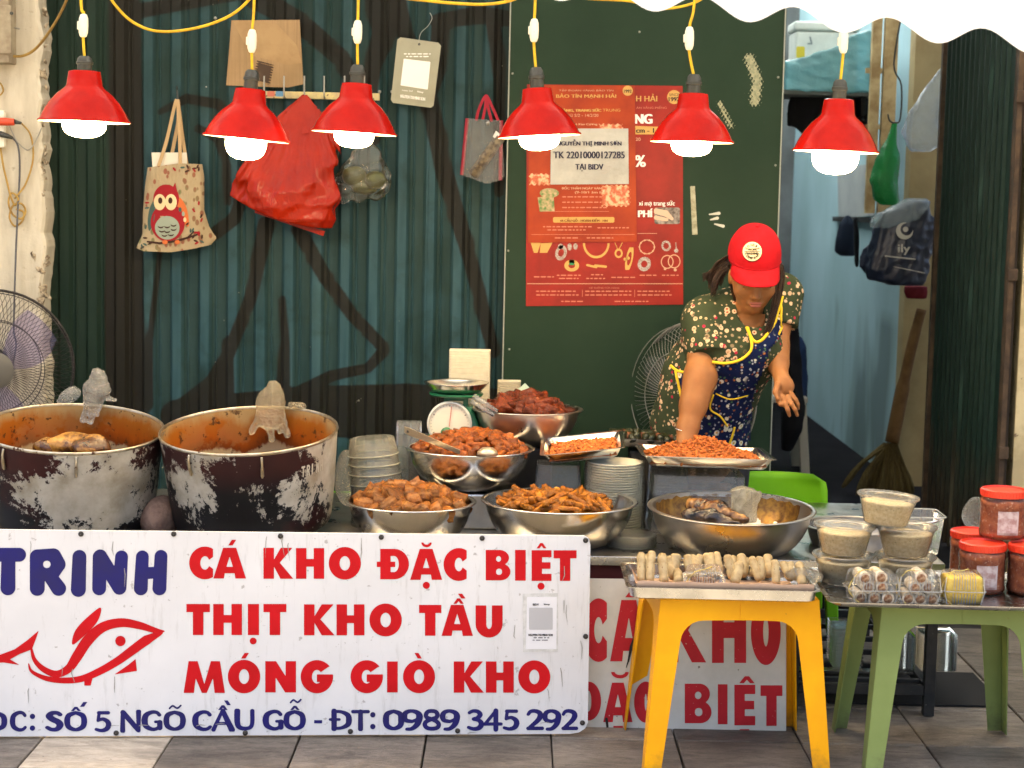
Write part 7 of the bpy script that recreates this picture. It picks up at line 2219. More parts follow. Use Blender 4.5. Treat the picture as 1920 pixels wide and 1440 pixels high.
for k in range(9):
    y = -DS / 2 + .03 + (DS * .6) * k / 8
    for z, x in ((-.030, -WS / 2 + .05), (-.002, -WS / 2 + .030), (.008, -WS / 2 + .024)):
        V.append(tuple(MS @ Vector((x, y, z))))
obj('side_fold', (V, [(3 * k + j, 3 * k + j + 1, 3 * k + j + 4, 3 * k + j + 3) for k in range(8) for j in range(2)]), m_kraft, lin, world=True, smooth=True)
m_roll = mat('rice_paper_roll', (.48, .36, .185), .45, 0, (.33, .225, .10), 40, .4, .62, bump=.35, bs=90, spots=(.25, .15, .07), sscale=90, slo=.66, shi=.7)
rolls = [(285, 615, 0), (375, 600, 0), (462, 625, 0), (520, 650, 1), (585, 620, 1), (592, 770, 0), (682, 635, 1), (790, 635, 2), (842, 628, 2), (885, 622, 2), (935, 615, 2), (1018, 640, 1), (1140, 632, 2), (1128, 700, 0), (1232, 655, 1), (1300, 645, 1), (1365, 640, 2), (1428, 680, 0), (1500, 690, 1), (1555, 692, 1), (1625, 700, 1), (1652, 745, 0), (730, 640, 2), (345, 640, 2), (1075, 650, 2), (1185, 660, 2), (1275, 665, 2)]
q = random.Random(9)
for k, (zx, zy, row) in enumerate(rolls):
    px, pyt = 1140 + zx / 4.571, 900 + zy / 4.571
    Yb = 4.655 + row * .055
    top = P(px, pyt + 3, Yb + .045)
    bot = Vector((top.x + q.uniform(-.018, .018), Yb + q.uniform(-.008, .012), zb + .016))
    r_ = q.uniform(.0112, .0150)
    pts, rad = [], []
    for j in range(9):
        f = j / 8
        pts.append(bot.lerp(top, f) + Vector((q.uniform(-1, 1), q.uniform(-1, 1), 0)) * .0016)
        rad.append(r_ * (1 if .1 < f < .9 else .80) * (1 + q.uniform(-.06, .06)))
    o = obj('spring_roll', tube(pts, rad, 12), m_roll, None, 'pale rice paper spring roll standing in the tray on the yellow stool', 'spring roll', 'spring rolls in the steel tray', smooth=True, world=True, loc=bot)
# thin wrapping film lying on the rolls at the right
obj('wrap_film', lump(P(1508, 1078, 4.70), (.055, .04, .022), 31, .005, .3, 60), film('wrap_film', (.75, .72, .62), .22, .12, (.98, .97, .93), .7, 40), label='loose clear wrap over the right end of the spring rolls', cat='plastic wrap', smooth=True, world=True, loc=P(1508, 1080, 4.70))

# ---- large tray on the olive stool
ZG = .0135 + SH + .016
fl = Pz(1566, 1130, ZG)
trG = tray_from([fl, Vector((1.56, fl.y - .012, ZG)), Vector((1.56, fl.y + .42, ZG)), Vector((fl.x - .02, fl.y + .44, ZG))], .0155, 'large shallow metal tray on the olive green stool', m_alu, .010)
ZT = ZG - .0130
# ---- clear hinged boxes
m_pet = film('hinged_box_pet', (.9, .9, .88), .05, .06, (.96, .97, .97), .3, 60)
m_pet_rib = film('hinged_box_rib', (.85, .85, .8), .45, .1, (1, 1, 1))
m_band = mat('rubber_band', (.6, .45, .12), .5)
def hinged_box(px0, px1, py, label, fill, z0=ZT, Y=None, rz=0.0, h=.082, dep=.098, band=True):
    c = Pz((px0 + px1) / 2, py, z0)
    w = (px1 - px0) * c.y / F
    t = thing('hinged_box', label, 'food box', (c.x, c.y + dep / 2, z0), (0, 0, rz), 'clear hinged food boxes')
    hb = h * .47
    def rg(sx, sy, z): return [(x, y, z) for x, y in rrect(w * sx, dep * sy, .012, 3)]
    obj('box_base', loft([rg(.82, .8, .0005), rg(.86, .84, .003), rg(.95, .93, hb - .003), rg(1.02, 1.02, hb - .002), rg(1.03, 1.03, hb)], cap1=False), m_pet, t, auto=40)
    obj('box_lid', loft([rg(1.03, 1.03, hb + .0012), rg(.96, .95, hb + .003), rg(.88, .86, h - .006), rg(.80, .78, h)], cap0=False), m_pet, t, auto=40)
    for k in range(9):
        x = (k / 8 - .5) * w * .52
        obj('rib', tube([(x, -dep * .415, .006), (x * 1.05, -dep * .465, hb - .004)], .0011, 5), m_pet_rib, t)
        obj('rib', tube([(x, -dep * .465, hb + .005), (x * .95, -dep * .425, h - .008), (x * .93, -dep * .35, h + .0005), (x * .93, dep * .1, h + .0008)], .0010, 5), m_pet_rib, t)
    for sx in (-1, 1):
        obj('corner_rib', tube([(sx * w * .40, -dep * .40, .004), (sx * w * .475, -dep * .455, hb), (sx * w * .435, -dep * .42, h - .006)], .0016, 5), m_pet_rib, t)
    obj('hinge_rim', tube([(x, y, hb + .0005) for x, y in rrect(w * 1.03, dep * 1.03, .012, 3)], .0014, 5, True), m_pet_rib, t)
    if band: obj('rubber_band', tube(smooth_path([(-w * .30, -dep * .47, hb * .1), (-w * .52, -dep * .3, hb), (-w * .30, -dep * .2, h + .002), (0, 0, h + .003), (w * .2, dep * .2, h + .002), (w * .1, dep * .5, hb), (-w * .1, dep * .2, -.0 + .002)], 5), .0012, 5), m_band, t)
    return t, w, c
m_skin_roll = mat('fried_roll_skin', (.66, .58, .46), .5, 0, (.42, .32, .2), 70, bump=.5, bs=100)
m_fillr = mat('roll_filling', (.16, .065, .03), .6, 0, (.36, .24, .14), 160, bump=.6, bs=200)
def box_rolls(t, w, spots, label, group):
    for k, (fx, z) in enumerate(spots):
        c = t.location + Vector((fx * w, -.043, z))
        r_ = .0165
        o = thing('cut_roll', label, 'cut roll', c, (0, 0, t.rotation_euler.z), group)
        obj('wrapper', xf(tube([(0, .002, 0), (0, .0, 0), (0, .075, 0)], [r_ * .9, r_, r_ * .95], 14), Matrix.Identity(4)), m_skin_roll, o, smooth=False, auto=40)
        obj('filling', xf(lathe([(r_ * .72, 0), (r_ * .5, .002), (.0005, .0025)], 12), Matrix.Translation((0, -.0004, 0)) @ Matrix.Rotation(PI / 2, 4, 'X')), m_fillr, o, smooth=True)
t, w, c = hinged_box(1592, 1688, 1136, 'leftmost clear box of cut rolls on the large tray', None, rz=.06)
box_rolls(t, w, ((-.27, .018), (.0, .018), (.27, .018), (-.13, .047), (.14, .047), (-.2, .07), (.12, .073)), 'cut roll end in the leftmost clear box', 'cut rolls in the leftmost box')
t, w, c = hinged_box(1684, 1768, 1137, 'middle clear box of cut rolls on the large tray', None, rz=-.04)
box_rolls(t, w, ((-.27, .018), (.0, .018), (.27, .018), (-.13, .047), (.16, .049), (.0, .073)), 'cut roll end in the middle clear box', 'cut rolls in the middle box')
t, w, c = hinged_box(1770, 1850, 1138, 'clear box of yellow sticky rice on the large tray', None, rz=-.05)
m_ysr = mat('yellow_sticky_rice', (.88, .60, .08), .7, 0, (.78, .48, .05), 90, bump=1.0, bs=160, bdist=.003)
obj('sticky_rice', moved(snets(lambda G: np.linalg.norm(np.maximum(np.abs(G - np.array((0, 0, .040), np.float32)) - np.array((w * .36, .029, .026), np.float32), 0), axis=-1) - .009 + .0015 * wob(G, 160, 4), (-w * .55, -.06, 0), (w * .55, .06, .09), .004), (c.x, c.y + .049, ZT)), m_ysr, label='yellow sticky rice inside the right clear box', cat='rice', smooth=True, world=True, loc=(c.x, c.y + .049, ZT))
t, w, c = hinged_box(1283, 1358, 1098, 'small clear box lying among the spring rolls', None, z0=zb + .001, h=.062, dep=.085)
t.location = P(1320, 1086, 4.655) - Vector((0, 0, .03))
t.rotation_euler = (R(18), 0, .05)
obj('cut_roll', moved(tube([(-.03, 0, 0), (.03, 0, 0)], .016, 12), t.location + Vector((0, 0, .02))), m_fillr, label='dark roll inside the small box among the spring rolls', cat='cut roll', world=True, loc=t.location, smooth=True)

# ---- tubs of toasted rice powder
m_rice = mat('toasted_rice_powder', (.90, .76, .50), .9, 0, (.74, .58, .34), 110, .4, .6, bump=.35, bs=160, bdist=.002, spots=(.2, .14, .08), sscale=210, slo=.64, shi=.70)
m_lidp = film('tub_lid_plastic', (.9, .86, .74), .22, .2, (.98, .97, .93))
def powder_tub(x, y, z, rz, lab_, tiltx=0.0, s=1.0):
    t = thing('powder_tub', lab_, 'tub', (x, y, z), (0, tiltx, rz), 'tubs of toasted rice powder')
    rb_, rt, h = .058 * s, .079 * s, .078
    obj('tub_wall', lathe([(.001, .0005), (rb_, .0005), (rb_ + .002, .003), (rt - .002, h - .008), (rt + .002, h - .006), (rt + .003, h - .003)], 48), film('tub_wall_film', (.9, .87, .78), .12, .14, (.98, .98, .96)), t, smooth=True)
    obj('lid', lathe([(rt + .002, h - .004), (rt + .006, h - .003), (rt + .007, h), (rt + .005, h + .003), (rt - .004, h + .003), (rt - .008, h - .001), (rt * .5, h - .001), (rt * .48, h + .001), (.001, h + .001)], 48), m_lidp, t, auto=40)
    o = obj('rice_powder', lathe([(.001, .003), (rb_ - .002, .003), (rt - .0075, h * .76), (rt * .6, h * .80), (.001, h * .78)], 40), m_rice, None, lab_.replace('tub of toasted rice powder', 'grainy toasted rice powder inside the tub'), 'rice powder', 'toasted rice powder fillings', smooth=True, loc=(x, y, z), rot=(0, tiltx, rz))
    return t
xa, xb = P(1580, 1080, 4.775).x, P(1696, 1080, 4.775).x
hT = .0815
for (x, z, lab_, tl) in ((xa, ZT, 'lower left tub of toasted rice powder next to the spring roll tray', 0), (xb, ZT, 'lower right tub of toasted rice powder behind the clear boxes', 0), (xa - .002, ZT + hT, 'middle left tub of toasted rice powder on the lower left one', R(1.5)), (xb, ZT + hT, 'middle right tub of toasted rice powder near the red lidded jars', -R(1)), ((xa + xb) / 2 + .026, ZT + 2 * hT + .004, 'topmost tilted tub of toasted rice powder', R(4))):
    powder_tub(x, 4.775, z, 0, lab_, tl)

# ---- jars with red lids
m_jlid = mat('jar_lid_red', (.78, .05, .015), .4, 0, (.6, .03, .012), 10)
m_jar = film('jar_pet', (.8, .7, .65), .04, .05, (1, .93, .9), .15, 20)
m_floss = mat('meat_floss', (.44, .13, .045), .8, 0, (.26, .06, .02), 50, bump=.5, bs=70, bdist=.004, spots=(.6, .32, .18), sscale=90, slo=.6, shi=.68)
def jar(px, py, Y, lab_, z0, h=.135, r=.0635):
    c = P(px, py, Y)
    t = thing('floss_jar', lab_, 'jar', (c.x, Y, z0), group='jars with red lids')
    obj('jar_body', lathe([(.001, .001), (r * .86, .001), (r * .97, .006), (r, .016), (r * .965, .024), (r * .965, h * .66), (r, h * .70), (r * .995, h * .80), (r * .9, h * .86), (r * .88, h * .88)], 40), m_jar, t, auto=50)
    lid = [(r * .96, h * .86)]
    obj('lid', lathe([(r * .955, h * .86), (r * .96, h * .855), (r * .975, h * .99), (r * .95, h), (r * .90, h + .001), (r * .88, h - .004), (.001, h - .004)], 48), m_jlid, t, auto=40)
    for k in range(40):
        a = 2 * PI * k / 40
        obj('lid_ridge', tube([(r * .972 * math.cos(a), r * .972 * math.sin(a), h * .872), (r * .985 * math.cos(a), r * .985 * math.sin(a), h * .975)], .0013, 4), m_jlid, t) if math.sin(a) < .35 else None
    V, Fa = [], []
    for k in range(9):
        a = -PI / 2 + (k / 8 - .5) * .95
        for z in (h * .12, h * .60): V.append((r * .9685 * math.cos(a), r * .9685 * math.sin(a), z))
    obj('paper_label', (V, [(2 * k, 2 * k + 2, 2 * k + 3, 2 * k + 1) for k in range(8)]), mat('jar_label', (.55, .45, .42), .4, 0, (.35, .2, .18), 60), t, smooth=True)
    def ff(G):
        q = G
        rr_ = np.hypot(q[..., 0], q[..., 1])
        return np.maximum(np.maximum(rr_ - r * .93 - .002 * wob(G, 120, int(px)), q[..., 2] - h * .8 - .006 * wob(G, 70, int(px) + 1)), .006 - q[..., 2])
    v, f = snets(ff, (-r * 1.02, -r * 1.02, 0), (r * 1.02, r * 1.02, h), .006)
    obj('meat_floss', (v, f), m_floss, None, lab_.replace('red lidded jar', 'reddish floss inside the red lidded jar'), 'meat floss', 'floss in the jars', smooth=True, loc=(c.x, Y, z0))
    return t
jar(1840, 1080, 4.70, 'front red lidded jar beside the yellow sticky rice box', ZT)
jar(1932, 1080, 4.69, 'red lidded jar cut by the right edge of the picture', ZT)
jar(1822, 1060, 4.87, 'red lidded jar standing behind the front one', ZT)
jar(1880, 970, 4.77, 'topmost red lidded jar stacked on the others', ZT + .1362)
jar(1950, 1060, 4.86, 'rear red lidded jar at the far right edge', ZT)
obj('goods_bag', lump(P(1838, 962, 5.02), (.045, .04, .055), 61, .006, .25, 60), film('dusky_bag', (.5, .48, .42), .25, .15, (.8, .78, .72), .7, 40), label='dusky clear bag behind the topmost jar', cat='plastic bag', smooth=True, world=True, loc=P(1838, 985, 5.02))
# clear square tub with a black-handled spoon behind the powder tubs
ct = P(1716, 1000, 5.28)
sq = thing('square_tub', 'clear square tub behind the topmost powder tub', 'tub', (ct.x, 5.28, CZ + .0005))
zt_ = P(1716, 962, 5.28).z - CZ
obj('tub_wall', loft([[(x, y, .0005) for x, y in rrect(.12, .12, .015)], [(x, y, zt_ - .006) for x, y in rrect(.145, .145, .02)], [(x, y, zt_) for x, y in rrect(.155, .155, .02)]], cap1=False), m_tub_c, sq, auto=40)
obj('tub_rim', tube([(x, y, zt_) for x, y in rrect(.155, .155, .02)], .002, 6, True), m_pet_rib, sq)
obj('serving_spoon', tube(smooth_path([P(1690, 985, 5.16), P(1730, 981, 5.17), P(1752, 979, 5.18), P(1760, 974, 5.18), P(1752, 972, 5.18)], 4), .0045, 8), m_steel, label='steel spoon handle lying behind the powder tubs', cat='spoon', world=True, smooth=True, loc=P(1690, 985, 5.16))

# ---- stacks of clear boxes on the lower shelf of the counter table
def shelf_stack(px0, px1, py_top, Y, z0, n_, label, m_):
    a, b_ = P(px0, py_top, Y), P(px1, py_top, Y)
    w = b_.x - a.x
    h = a.z - z0
    t = thing('empty_box_stack', label, 'box stack', ((a.x + b_.x) / 2, Y, z0))
    for k in range(n_):
        z = h * k / n_
        obj('empty_box', loft([[(x, y, z + .0004) for x, y in rrect(w * .9, .11, .012, 3)], [(x, y, z + h / n_ * .85) for x, y in rrect(w, .12, .012, 3)], [(x, y, z + h / n_ * .97) for x, y in rrect(w * .97, .115, .012, 3)]], cap1=False), m_, t, auto=40)
    return t
m_pet2 = film('stacked_pet', (.55, .56, .56), .22, .12, (.85, .87, .88))
shelf_stack(1668, 1712, 1185, 5.34, .1045, 20, 'left stack of clear empty boxes on the lower shelf', m_pet2)
shelf_stack(1722, 1790, 1182, 5.34, .1045, 20, 'right stack of clear empty boxes on the lower shelf', m_pet2)
shelf_stack(1556, 1616, 1165, 5.36, .1045, 12, 'frosted box stack on the lower shelf beside the olive stool', m_tub)
obj('shelf_tray', rbox(P(1560, 1300, 5.34).x, P(1800, 1300, 5.34).x, 5.22, 5.52, .1042, .1044 + .0, .0001) if False else box(.88, 1.24, 5.24, 5.28, .1045, .112), m_steel, label='thin steel strip on the lower shelf of the counter table', cat='tray')
# ================================================================== THINGS IN THE PASSAGE
m_foam = mat('foam_box_white', (.62, .66, .62), .7, 0, (.52, .56, .53), 8)
m_wood = mat('raw_pine', (.55, .42, .22), .7, 0, (.33, .22, .10), 10, bump=.2, bs=40)
m_bbag = film('blue_bag_film', (.30, .55, .58), .62, .22, (.6, .9, .95), .8, 22)
YS = 8.9
zsh = P(1550, 170, YS).z
shx0, shx1 = P(1440, 170, YS).x, P(1640, 170, YS).x
sh = thing('passage_shelf', 'narrow shelf under the foam box in the passage', 'shelf', (shx0, YS, zsh - .03))
obj('board', rbox(shx0, shx1, YS - .05, YS + .4, zsh - .025, zsh, .003), mat('grey_shelf', (.22, .22, .2), .7), sh, world=True)
for x in (shx0 + .05, shx1 - .05): obj('bracket', box(x - .01, x + .01, YS + .02, YS + .35, zsh - .12, zsh - .0252), m_blk, sh, world=True)
a, b_ = P(1484, 118, YS + .2), P(1604, 45, YS + .2)
fb = thing('foam_box', 'white foam box on the shelf with a yellow sticker', 'foam box', ((a.x + b_.x) / 2, YS + .2, zsh))
obj('box_body', rbox(a.x, b_.x, YS + .1, YS + .32, zsh + .0005, b_.z - .05, .012), m_foam, fb, world=True)
obj('box_lid', rbox(a.x - .008, b_.x + .008, YS + .092, YS + .328, b_.z - .049, b_.z, .012), m_foam, fb, world=True)
decal('sticker', fb, lambda X, Y: s_rect(X, Y, 1493, 87, 1509, 109), (1491, 85, 1511, 111), 2, YS + .0985, mat('sticker_yellow', (.55, .45, .05), .6))
decal('print_mark', fb, lambda X, Y: np.minimum(s_seg(X, Y, 1519, 70, 1522, 82, 1.6), s_seg(X, Y, 1515, 82, 1522, 82, 1.6)), (1510, 66, 1528, 86), 1, YS + .0985, mat('mark_grey', (.2, .24, .25), .6))
q = P(1552, 132, YS)
def bluef(G):
    p = G - np.array(q, np.float32)
    u, y, w = p[..., 0] / (8.9 / F), p[..., 1], -p[..., 2] / (8.9 / F)
    top = np.interp(u, [-80, -40, 0, 40, 70, 82], [-8, -18, -30, -58, -70, -60]).astype(np.float32)
    e = np.maximum(np.abs(u) - 78, np.maximum(top - w, w - 36)) * (8.9 / F)
    return np.maximum(e, np.abs(y - .02) - .09) - .012 + .008 * wob(G, 42, 4) + .004 * wob(G, 110, 6)
obj('blue_plastic_bag', snets(bluef, (q.x - .24, YS - .12, q.z - .12), (q.x + .24, YS + .15, q.z + .24), .009), m_bbag, label='pale blue plastic bag lying on the passage shelf', cat='plastic bag', smooth=True, world=True, loc=(q.x, YS, zsh))
# rack of raw timber
rk = thing('timber_rack', 'raw timber ladder rack leaning by the passage wall', 'rack', (P(1660, 300, 8.5).x, 8.5, 1.4))
for px in (1645, 1672):
    a, b_ = P(px, 40, 8.5), P(px - 4, 400, 8.5)
    wd = .022 if px == 1645 else .032
    obj('post', box(a.x - wd, a.x + wd, 8.48, 8.52, b_.z, 2.8), m_wood, rk, world=True)
xl, xr = P(1645, 200, 8.5).x + .0225, P(1672, 200, 8.5).x - .0325
for py in (132, 238, 330):
    a = P(1655, py, 8.5)
    obj('rung', box(P(1625, py, 8.5).x, max(xl + .01, xr), 8.5225, 8.536, a.z - .012, a.z + .012), m_wood, rk, world=True)
# hanging bags
m_gbag = film('green_bag_film', (.03, .32, .10), .75, .25, (.3, .8, .4), .6, 30)
def hang_bag(name, pts, Y, th, label, m_, seed, cat='plastic bag', h=.008):
    """pts: rows (pixel y, left x, right x) of a hanging bag"""
    ys = [p[0] for p in pts]
    c = P((pts[0][1] + pts[0][2]) / 2, sum(ys) / len(ys), Y)
    s = Y / F
    cx, cy = (pts[0][1] + pts[0][2]) / 2, sum(ys) / len(ys)
    def f(G):
        p = G - np.array(c, np.float32)
        u, y, w = p[..., 0] / s + cx, p[..., 1], -p[..., 2] / s + cy
        l_ = np.interp(w, ys, [p[1] for p in pts]).astype(np.float32)
        r_ = np.interp(w, ys, [p[2] for p in pts]).astype(np.float32)
        hw_ = np.maximum((r_ - l_) / 2, 1.0)
        t_ = th * np.clip((hw_ / max((p[2] - p[1]) / 2 for p in pts)) ** .7, .15, 1)
        e = np.hypot((u - (l_ + r_) / 2) / hw_, y / t_) - 1.06 + .04 * np.sin(u * .25 + w * .05 + seed) + .16 * crease(np.stack([u, y / s, w * .5], -1), .10, seed) + .10 * crease(np.stack([u, y / s, w * .7], -1), .26, seed + 1)
        return np.maximum(np.maximum(e * np.minimum(hw_ * s, t_), (w - ys[-1]) * s), (ys[0] - w) * s)
    x0, x1 = min(p[1] for p in pts), max(p[2] for p in pts)
    return obj(name, snets(f, (c.x + (x0 - cx - 8) * s, Y - th * 1.3, c.z + (cy - ys[-1] - 8) * s), (c.x + (x1 - cx + 8) * s, Y + th * 1.3, c.z + (cy - ys[0] + 8) * s), h), m_, label=label, cat=cat, smooth=True, world=True, loc=c)
hang_bag('dark_bundle', [(176, 1480, 1634), (205, 1474, 1636), (235, 1478, 1630), (252, 1500, 1570), (268, 1506, 1540)], 9.1, .08, 'dark cloth bundle hanging below the passage shelf', mat('dark_cloth', (.02, .02, .022), .9), 1, 'cloth', .012)
hang_bag('green_plastic_bag', [(230, 1668, 1680), (262, 1658, 1682), (300, 1640, 1686), (340, 1630, 1688), (372, 1640, 1690), (384, 1652, 1688)], 8.0, .05, 'green plastic bag hanging from a hook in the passage', m_gbag, 2)
hang_bag('clear_plastic_bag', [(130, 1758, 1766), (170, 1730, 1766), (210, 1702, 1766), (245, 1690, 1765), (272, 1700, 1762), (284, 1712, 1750)], 7.75, .045, 'clear plastic bag hung at the door leaf edge', film('grey_clear_film', (.6, .68, .72), .3, .12, (.9, .95, 1), .8, 26), 3)
nv = hang_bag('navy_carrier_bag', [(376, 1690, 1742), (400, 1655, 1748), (430, 1632, 1752), (470, 1618, 1750), (505, 1616, 1746), (525, 1630, 1742), (535, 1660, 1735)], 7.85, .07, 'navy carrier bag with a white moon emblem in the passage', mat('navy_bag_plastic', (.012, .018, .04), .35, 0, (.02, .03, .06), 10, bump=.6, bs=14, bdist=.01), 5, 'carrier bag')
Yn = lambda x, y: P(x, y, 7.762)
m_npr = mat('bag_print_pale', (.45, .45, .42), .6)
decal('moon_emblem', nv, lambda X, Y: np.minimum(np.maximum(s_circ(X, Y, 1696, 433, 16), -s_circ(X, Y, 1700, 430, 11.5)), s_circ(X, Y, 1698, 430, 5)), (1678, 415, 1714, 451), 1.2, Yn, m_npr)
text_decal('lettering', nv, 'ily', (1684, 458, 1706, 478), Yn, m_npr, .6)
decal('print_line', nv, lambda X, Y: np.minimum(s_seg(X, Y, 1660, 480, 1716, 486, 1.2), s_seg(X, Y, 1676, 500, 1734, 512, .7)), (1656, 476, 1738, 516), 1.2, Yn, m_npr)
for o in nv.children:                 # prints were laid in world space on a bag that sits at its own place
    pass
hang_bag('clear_wrap_bag', [(372, 1700, 1740), (392, 1655, 1745), (412, 1634, 1720), (428, 1632, 1670)], 7.80, .06, 'crinkled clear bag over the navy carrier bag', film('clear_crinkle', (.6, .7, .72), .28, .1, (.95, 1, 1), .8, 30), 8)
hang_bag('red_cloth', [(536, 1694, 1738), (548, 1692, 1742), (560, 1700, 1738)], 7.95, .03, 'dark red cloth under the navy carrier bag', mat('dark_red_cloth', (.12, .012, .02), .8), 9, 'cloth')
wire = [P(1676, 120, 7.98), P(1690, 160, 7.98), P(1688, 222, 7.98), P(1678, 230, 7.98), P(1668, 226, 7.98), P(1665, 214, 7.98)]
obj('wire_hook', tube(smooth_path([P(1692, 20, 7.98)] + wire, 5), .004, 6), m_sock, label='black wire hook holding the green bag', cat='hook', world=True, smooth=True, loc=wire[0])
Bp = lambda x, y, d=0.0: blue_at(x, y) - bn * (0.0 + d) * (1 if bn.x > 0 else -1)
def on_blue(x, y, d):
    p = blue_at(x, y)
    s_ = -1 if (bn.dot(Vector((0, 0, CAMZ)) - p) < 0) else 1
    return p + bn * d * s_
obj('wall_paper_sheet', prism([(1572, 312), (1640, 308), (1640, 404), (1574, 408)], lambda x, y, d: on_blue(x, y, .006 - d), .004), mat('grey_sheet', (.36, .38, .38), .6, 0, (.3, .32, .33), 5), label='pale grey sheet pinned on the blue wall', cat='paper sheet')
obj('coat_rail', prism([(1570, 406), (1640, 408), (1640, 418), (1570, 415)], lambda x, y, d: on_blue(x, y, .03 - d), .024), m_blk, label='dark coat rail on the blue passage wall', cat='rail')
q = on_blue(1588, 445, .07)
def cloth_lump(px, py, off, rx_, ry_, rz_, seed, h=.012):
    q = on_blue(px, py, off)
    return lump(q, (rx_, ry_, rz_), seed, h, .22, 26), q
hang_bag('hanging_cloth', [(404, 1584, 1592), (420, 1574, 1604), (450, 1567, 1610), (472, 1567, 1611), (480, 1576, 1606)], 9.4, .05, 'dark navy cloth pouch hanging on the blue wall', mat('navy_cloth', (.02, .028, .05), .9), 4, 'cloth', .01)
hang_bag('hanging_cloth', [(408, 1598, 1606), (440, 1600, 1610), (490, 1603, 1612), (502, 1606, 1611)], 9.2, .03, 'narrow black cloth strip beside the navy pouch', mat('black_cloth', (.015, .016, .02), .9), 6, 'cloth', .01)
# broom
br = thing('straw_broom', 'straw broom leaning upright in the passage', 'broom', Pz(1650, 930, .155))
m_straw, n, l, b = nt('broom_straw')
vec = coords(n)
mp = n.new('ShaderNodeMapping')
mp.inputs['Scale'].default_value = (30, 30, 2)
l.new(vec, mp.inputs[0])
l.new(mixc(n, l, ramp(n, l, noise_node(n, l, mp.outputs[0], 5, 5), [(.35, 0.0), (.65, 1.0)]), (.10, .075, .028), (.055, .04, .015)), b.inputs['Base Color'])
b.inputs['Roughness'].default_value = .85
b.inputs['Specular IOR Level'].default_value = .1
Yb = Pz(1650, 925, .16).y
hp = [P(1728, 580, Yb + .05), P(1712, 640, Yb + .04), P(1692, 730, Yb + .02), P(1672, 830, Yb)]
obj('handle', tube(smooth_path(hp, 5), [.024] * 4 + [.026] * 6 + [.034] * 6, 12), mat('broom_handle_straw', (.12, .066, .024), .7, 0, (.08, .04, .014), 12), br, world=True, smooth=True)
q = random.Random(4)
top = P(1670, 832, Yb)
for k in range(150):
    f = q.random()
    end = P(1578 + 136 * (f ** .8), 922 + q.uniform(-4, 5) + 10 * math.sin(f * PI), Yb + q.uniform(-.05, .05))
    if f < .12: end = P(1578 + 60 * f, 912 + q.uniform(-2, 3), Yb + q.uniform(-.03, .03))
    midp = top.lerp(end, .5) + Vector((.03 * (f - .6), 0, .02 * (1 - f)))
    st0 = top + Vector((q.uniform(-.03, .03), q.uniform(-.02, .02), 0))
    obj('straw_bunch', tube(smooth_path([st0, midp, end], 3), [.006] * 4 + [.008] * 2 + [.003], 5), m_straw, br, world=True)
# dark things by the far left of the passage
hang_bag('draped_coat', [(600, 1470, 1490), (625, 1464, 1494), (670, 1462, 1500), (720, 1464, 1504), (760, 1470, 1512), (800, 1466, 1508), (846, 1470, 1490)], 8.8, .10, 'black coat draped over the chair in the passage', mat('black_fabric', (.010, .010, .012), .9), 3, 'coat', .012)
hang_bag('blue_garment', [(630, 1488, 1500), (650, 1486, 1510), (700, 1486, 1514), (750, 1490, 1518), (775, 1496, 1516)], 9.0, .06, 'dark blue garment behind the black coat', mat('blue_fabric', (.02, .04, .11), .9), 5, 'garment', .012)
hang_bag('violet_bundle', [(532, 1484, 1492), (540, 1478, 1498), (552, 1476, 1496), (560, 1482, 1488)], 8.9, .04, 'violet bundle behind the woman at shoulder height', mat('violet_fabric', (.05, .025, .07), .8), 7, 'cloth', .009)
hang_bag('grey_bundle', [(560, 1470, 1484), (575, 1466, 1482), (600, 1464, 1480)], 8.85, .04, 'dark grey bundle below the violet one', mat('grey_fabric', (.07, .07, .075), .8), 8, 'cloth', .009)
ws = thing('white_chair', 'white plastic chair leg low in the passage', 'chair', (P(1508, 800, 8.9).x, 8.9, .15))
m_wp = mat('white_plastic', (.5, .48, .42), .5)
a, b_ = P(1502, 755, 8.9), P(1512, 828, 8.9)
for dx, dy in ((0, 0), (-.3, 0), (0, .3), (-.3, .3)):
    obj('leg', loft([[(b_.x - ws.location.x + dx + x, dy + y, .001) for x, y in rrect(.045, .03, .006)], [(a.x - ws.location.x + dx + x, dy + y, a.z - .15) for x, y in rrect(.05, .035, .006)]]), m_wp, ws)
obj('seat', rbox(a.x - ws.location.x - .34, a.x - ws.location.x + .03, -.03, .34, a.z - .1495, a.z - .12, .006), m_wp, ws)
# ================================================================== THE WOMAN
J = {k: P(*v) for k, v in dict(
    crown=(1415, 462, 5.72), face=(1416, 520, 5.70), jaw=(1415, 548, 5.675), chin=(1414, 579, 5.665), nose=(1418, 541, 5.612), nbr=(1417, 524, 5.625),
    neck0=(1410, 560, 5.77), neck1=(1392, 600, 5.85), shR=(1318, 592, 5.83), shL=(1466, 545, 5.90), chest=(1378, 640, 5.87), belly=(1332, 715, 5.95), hip=(1312, 800, 6.0), hip2=(1310, 850, 6.0),
    elR=(1313, 708, 5.74), wrR=(1290, 800, 5.67), haR=(1284, 838, 5.63), elL=(1452, 652, 5.83), wrL=(1464, 706, 5.73), paL=(1473, 732, 5.70)).items()}
wm = thing('person', 'woman in a red cap, floral shirt and blue apron leaning over the shrimp tray', 'person', (J['hip'].x, 6.0, 0))
m_skin, n, l, b = nt('skin')
vec = coords(n)
l.new(mixc(n, l, ramp(n, l, noise_node(n, l, vec, 18, 5), [(.35, 0.0), (.7, 1.0)]), (.31, .132, .046), (.25, .102, .034)), b.inputs['Base Color'])
b.inputs['Roughness'].default_value = .45
b.inputs['Specular IOR Level'].default_value = .22
b.inputs['Subsurface Weight'].default_value = .2
b.inputs['Subsurface Radius'].default_value = (.012, .005, .003)
bump_to(n, l, b, noise_node(n, l, vec, 160, 4), .12, .002)
bow = R(24)
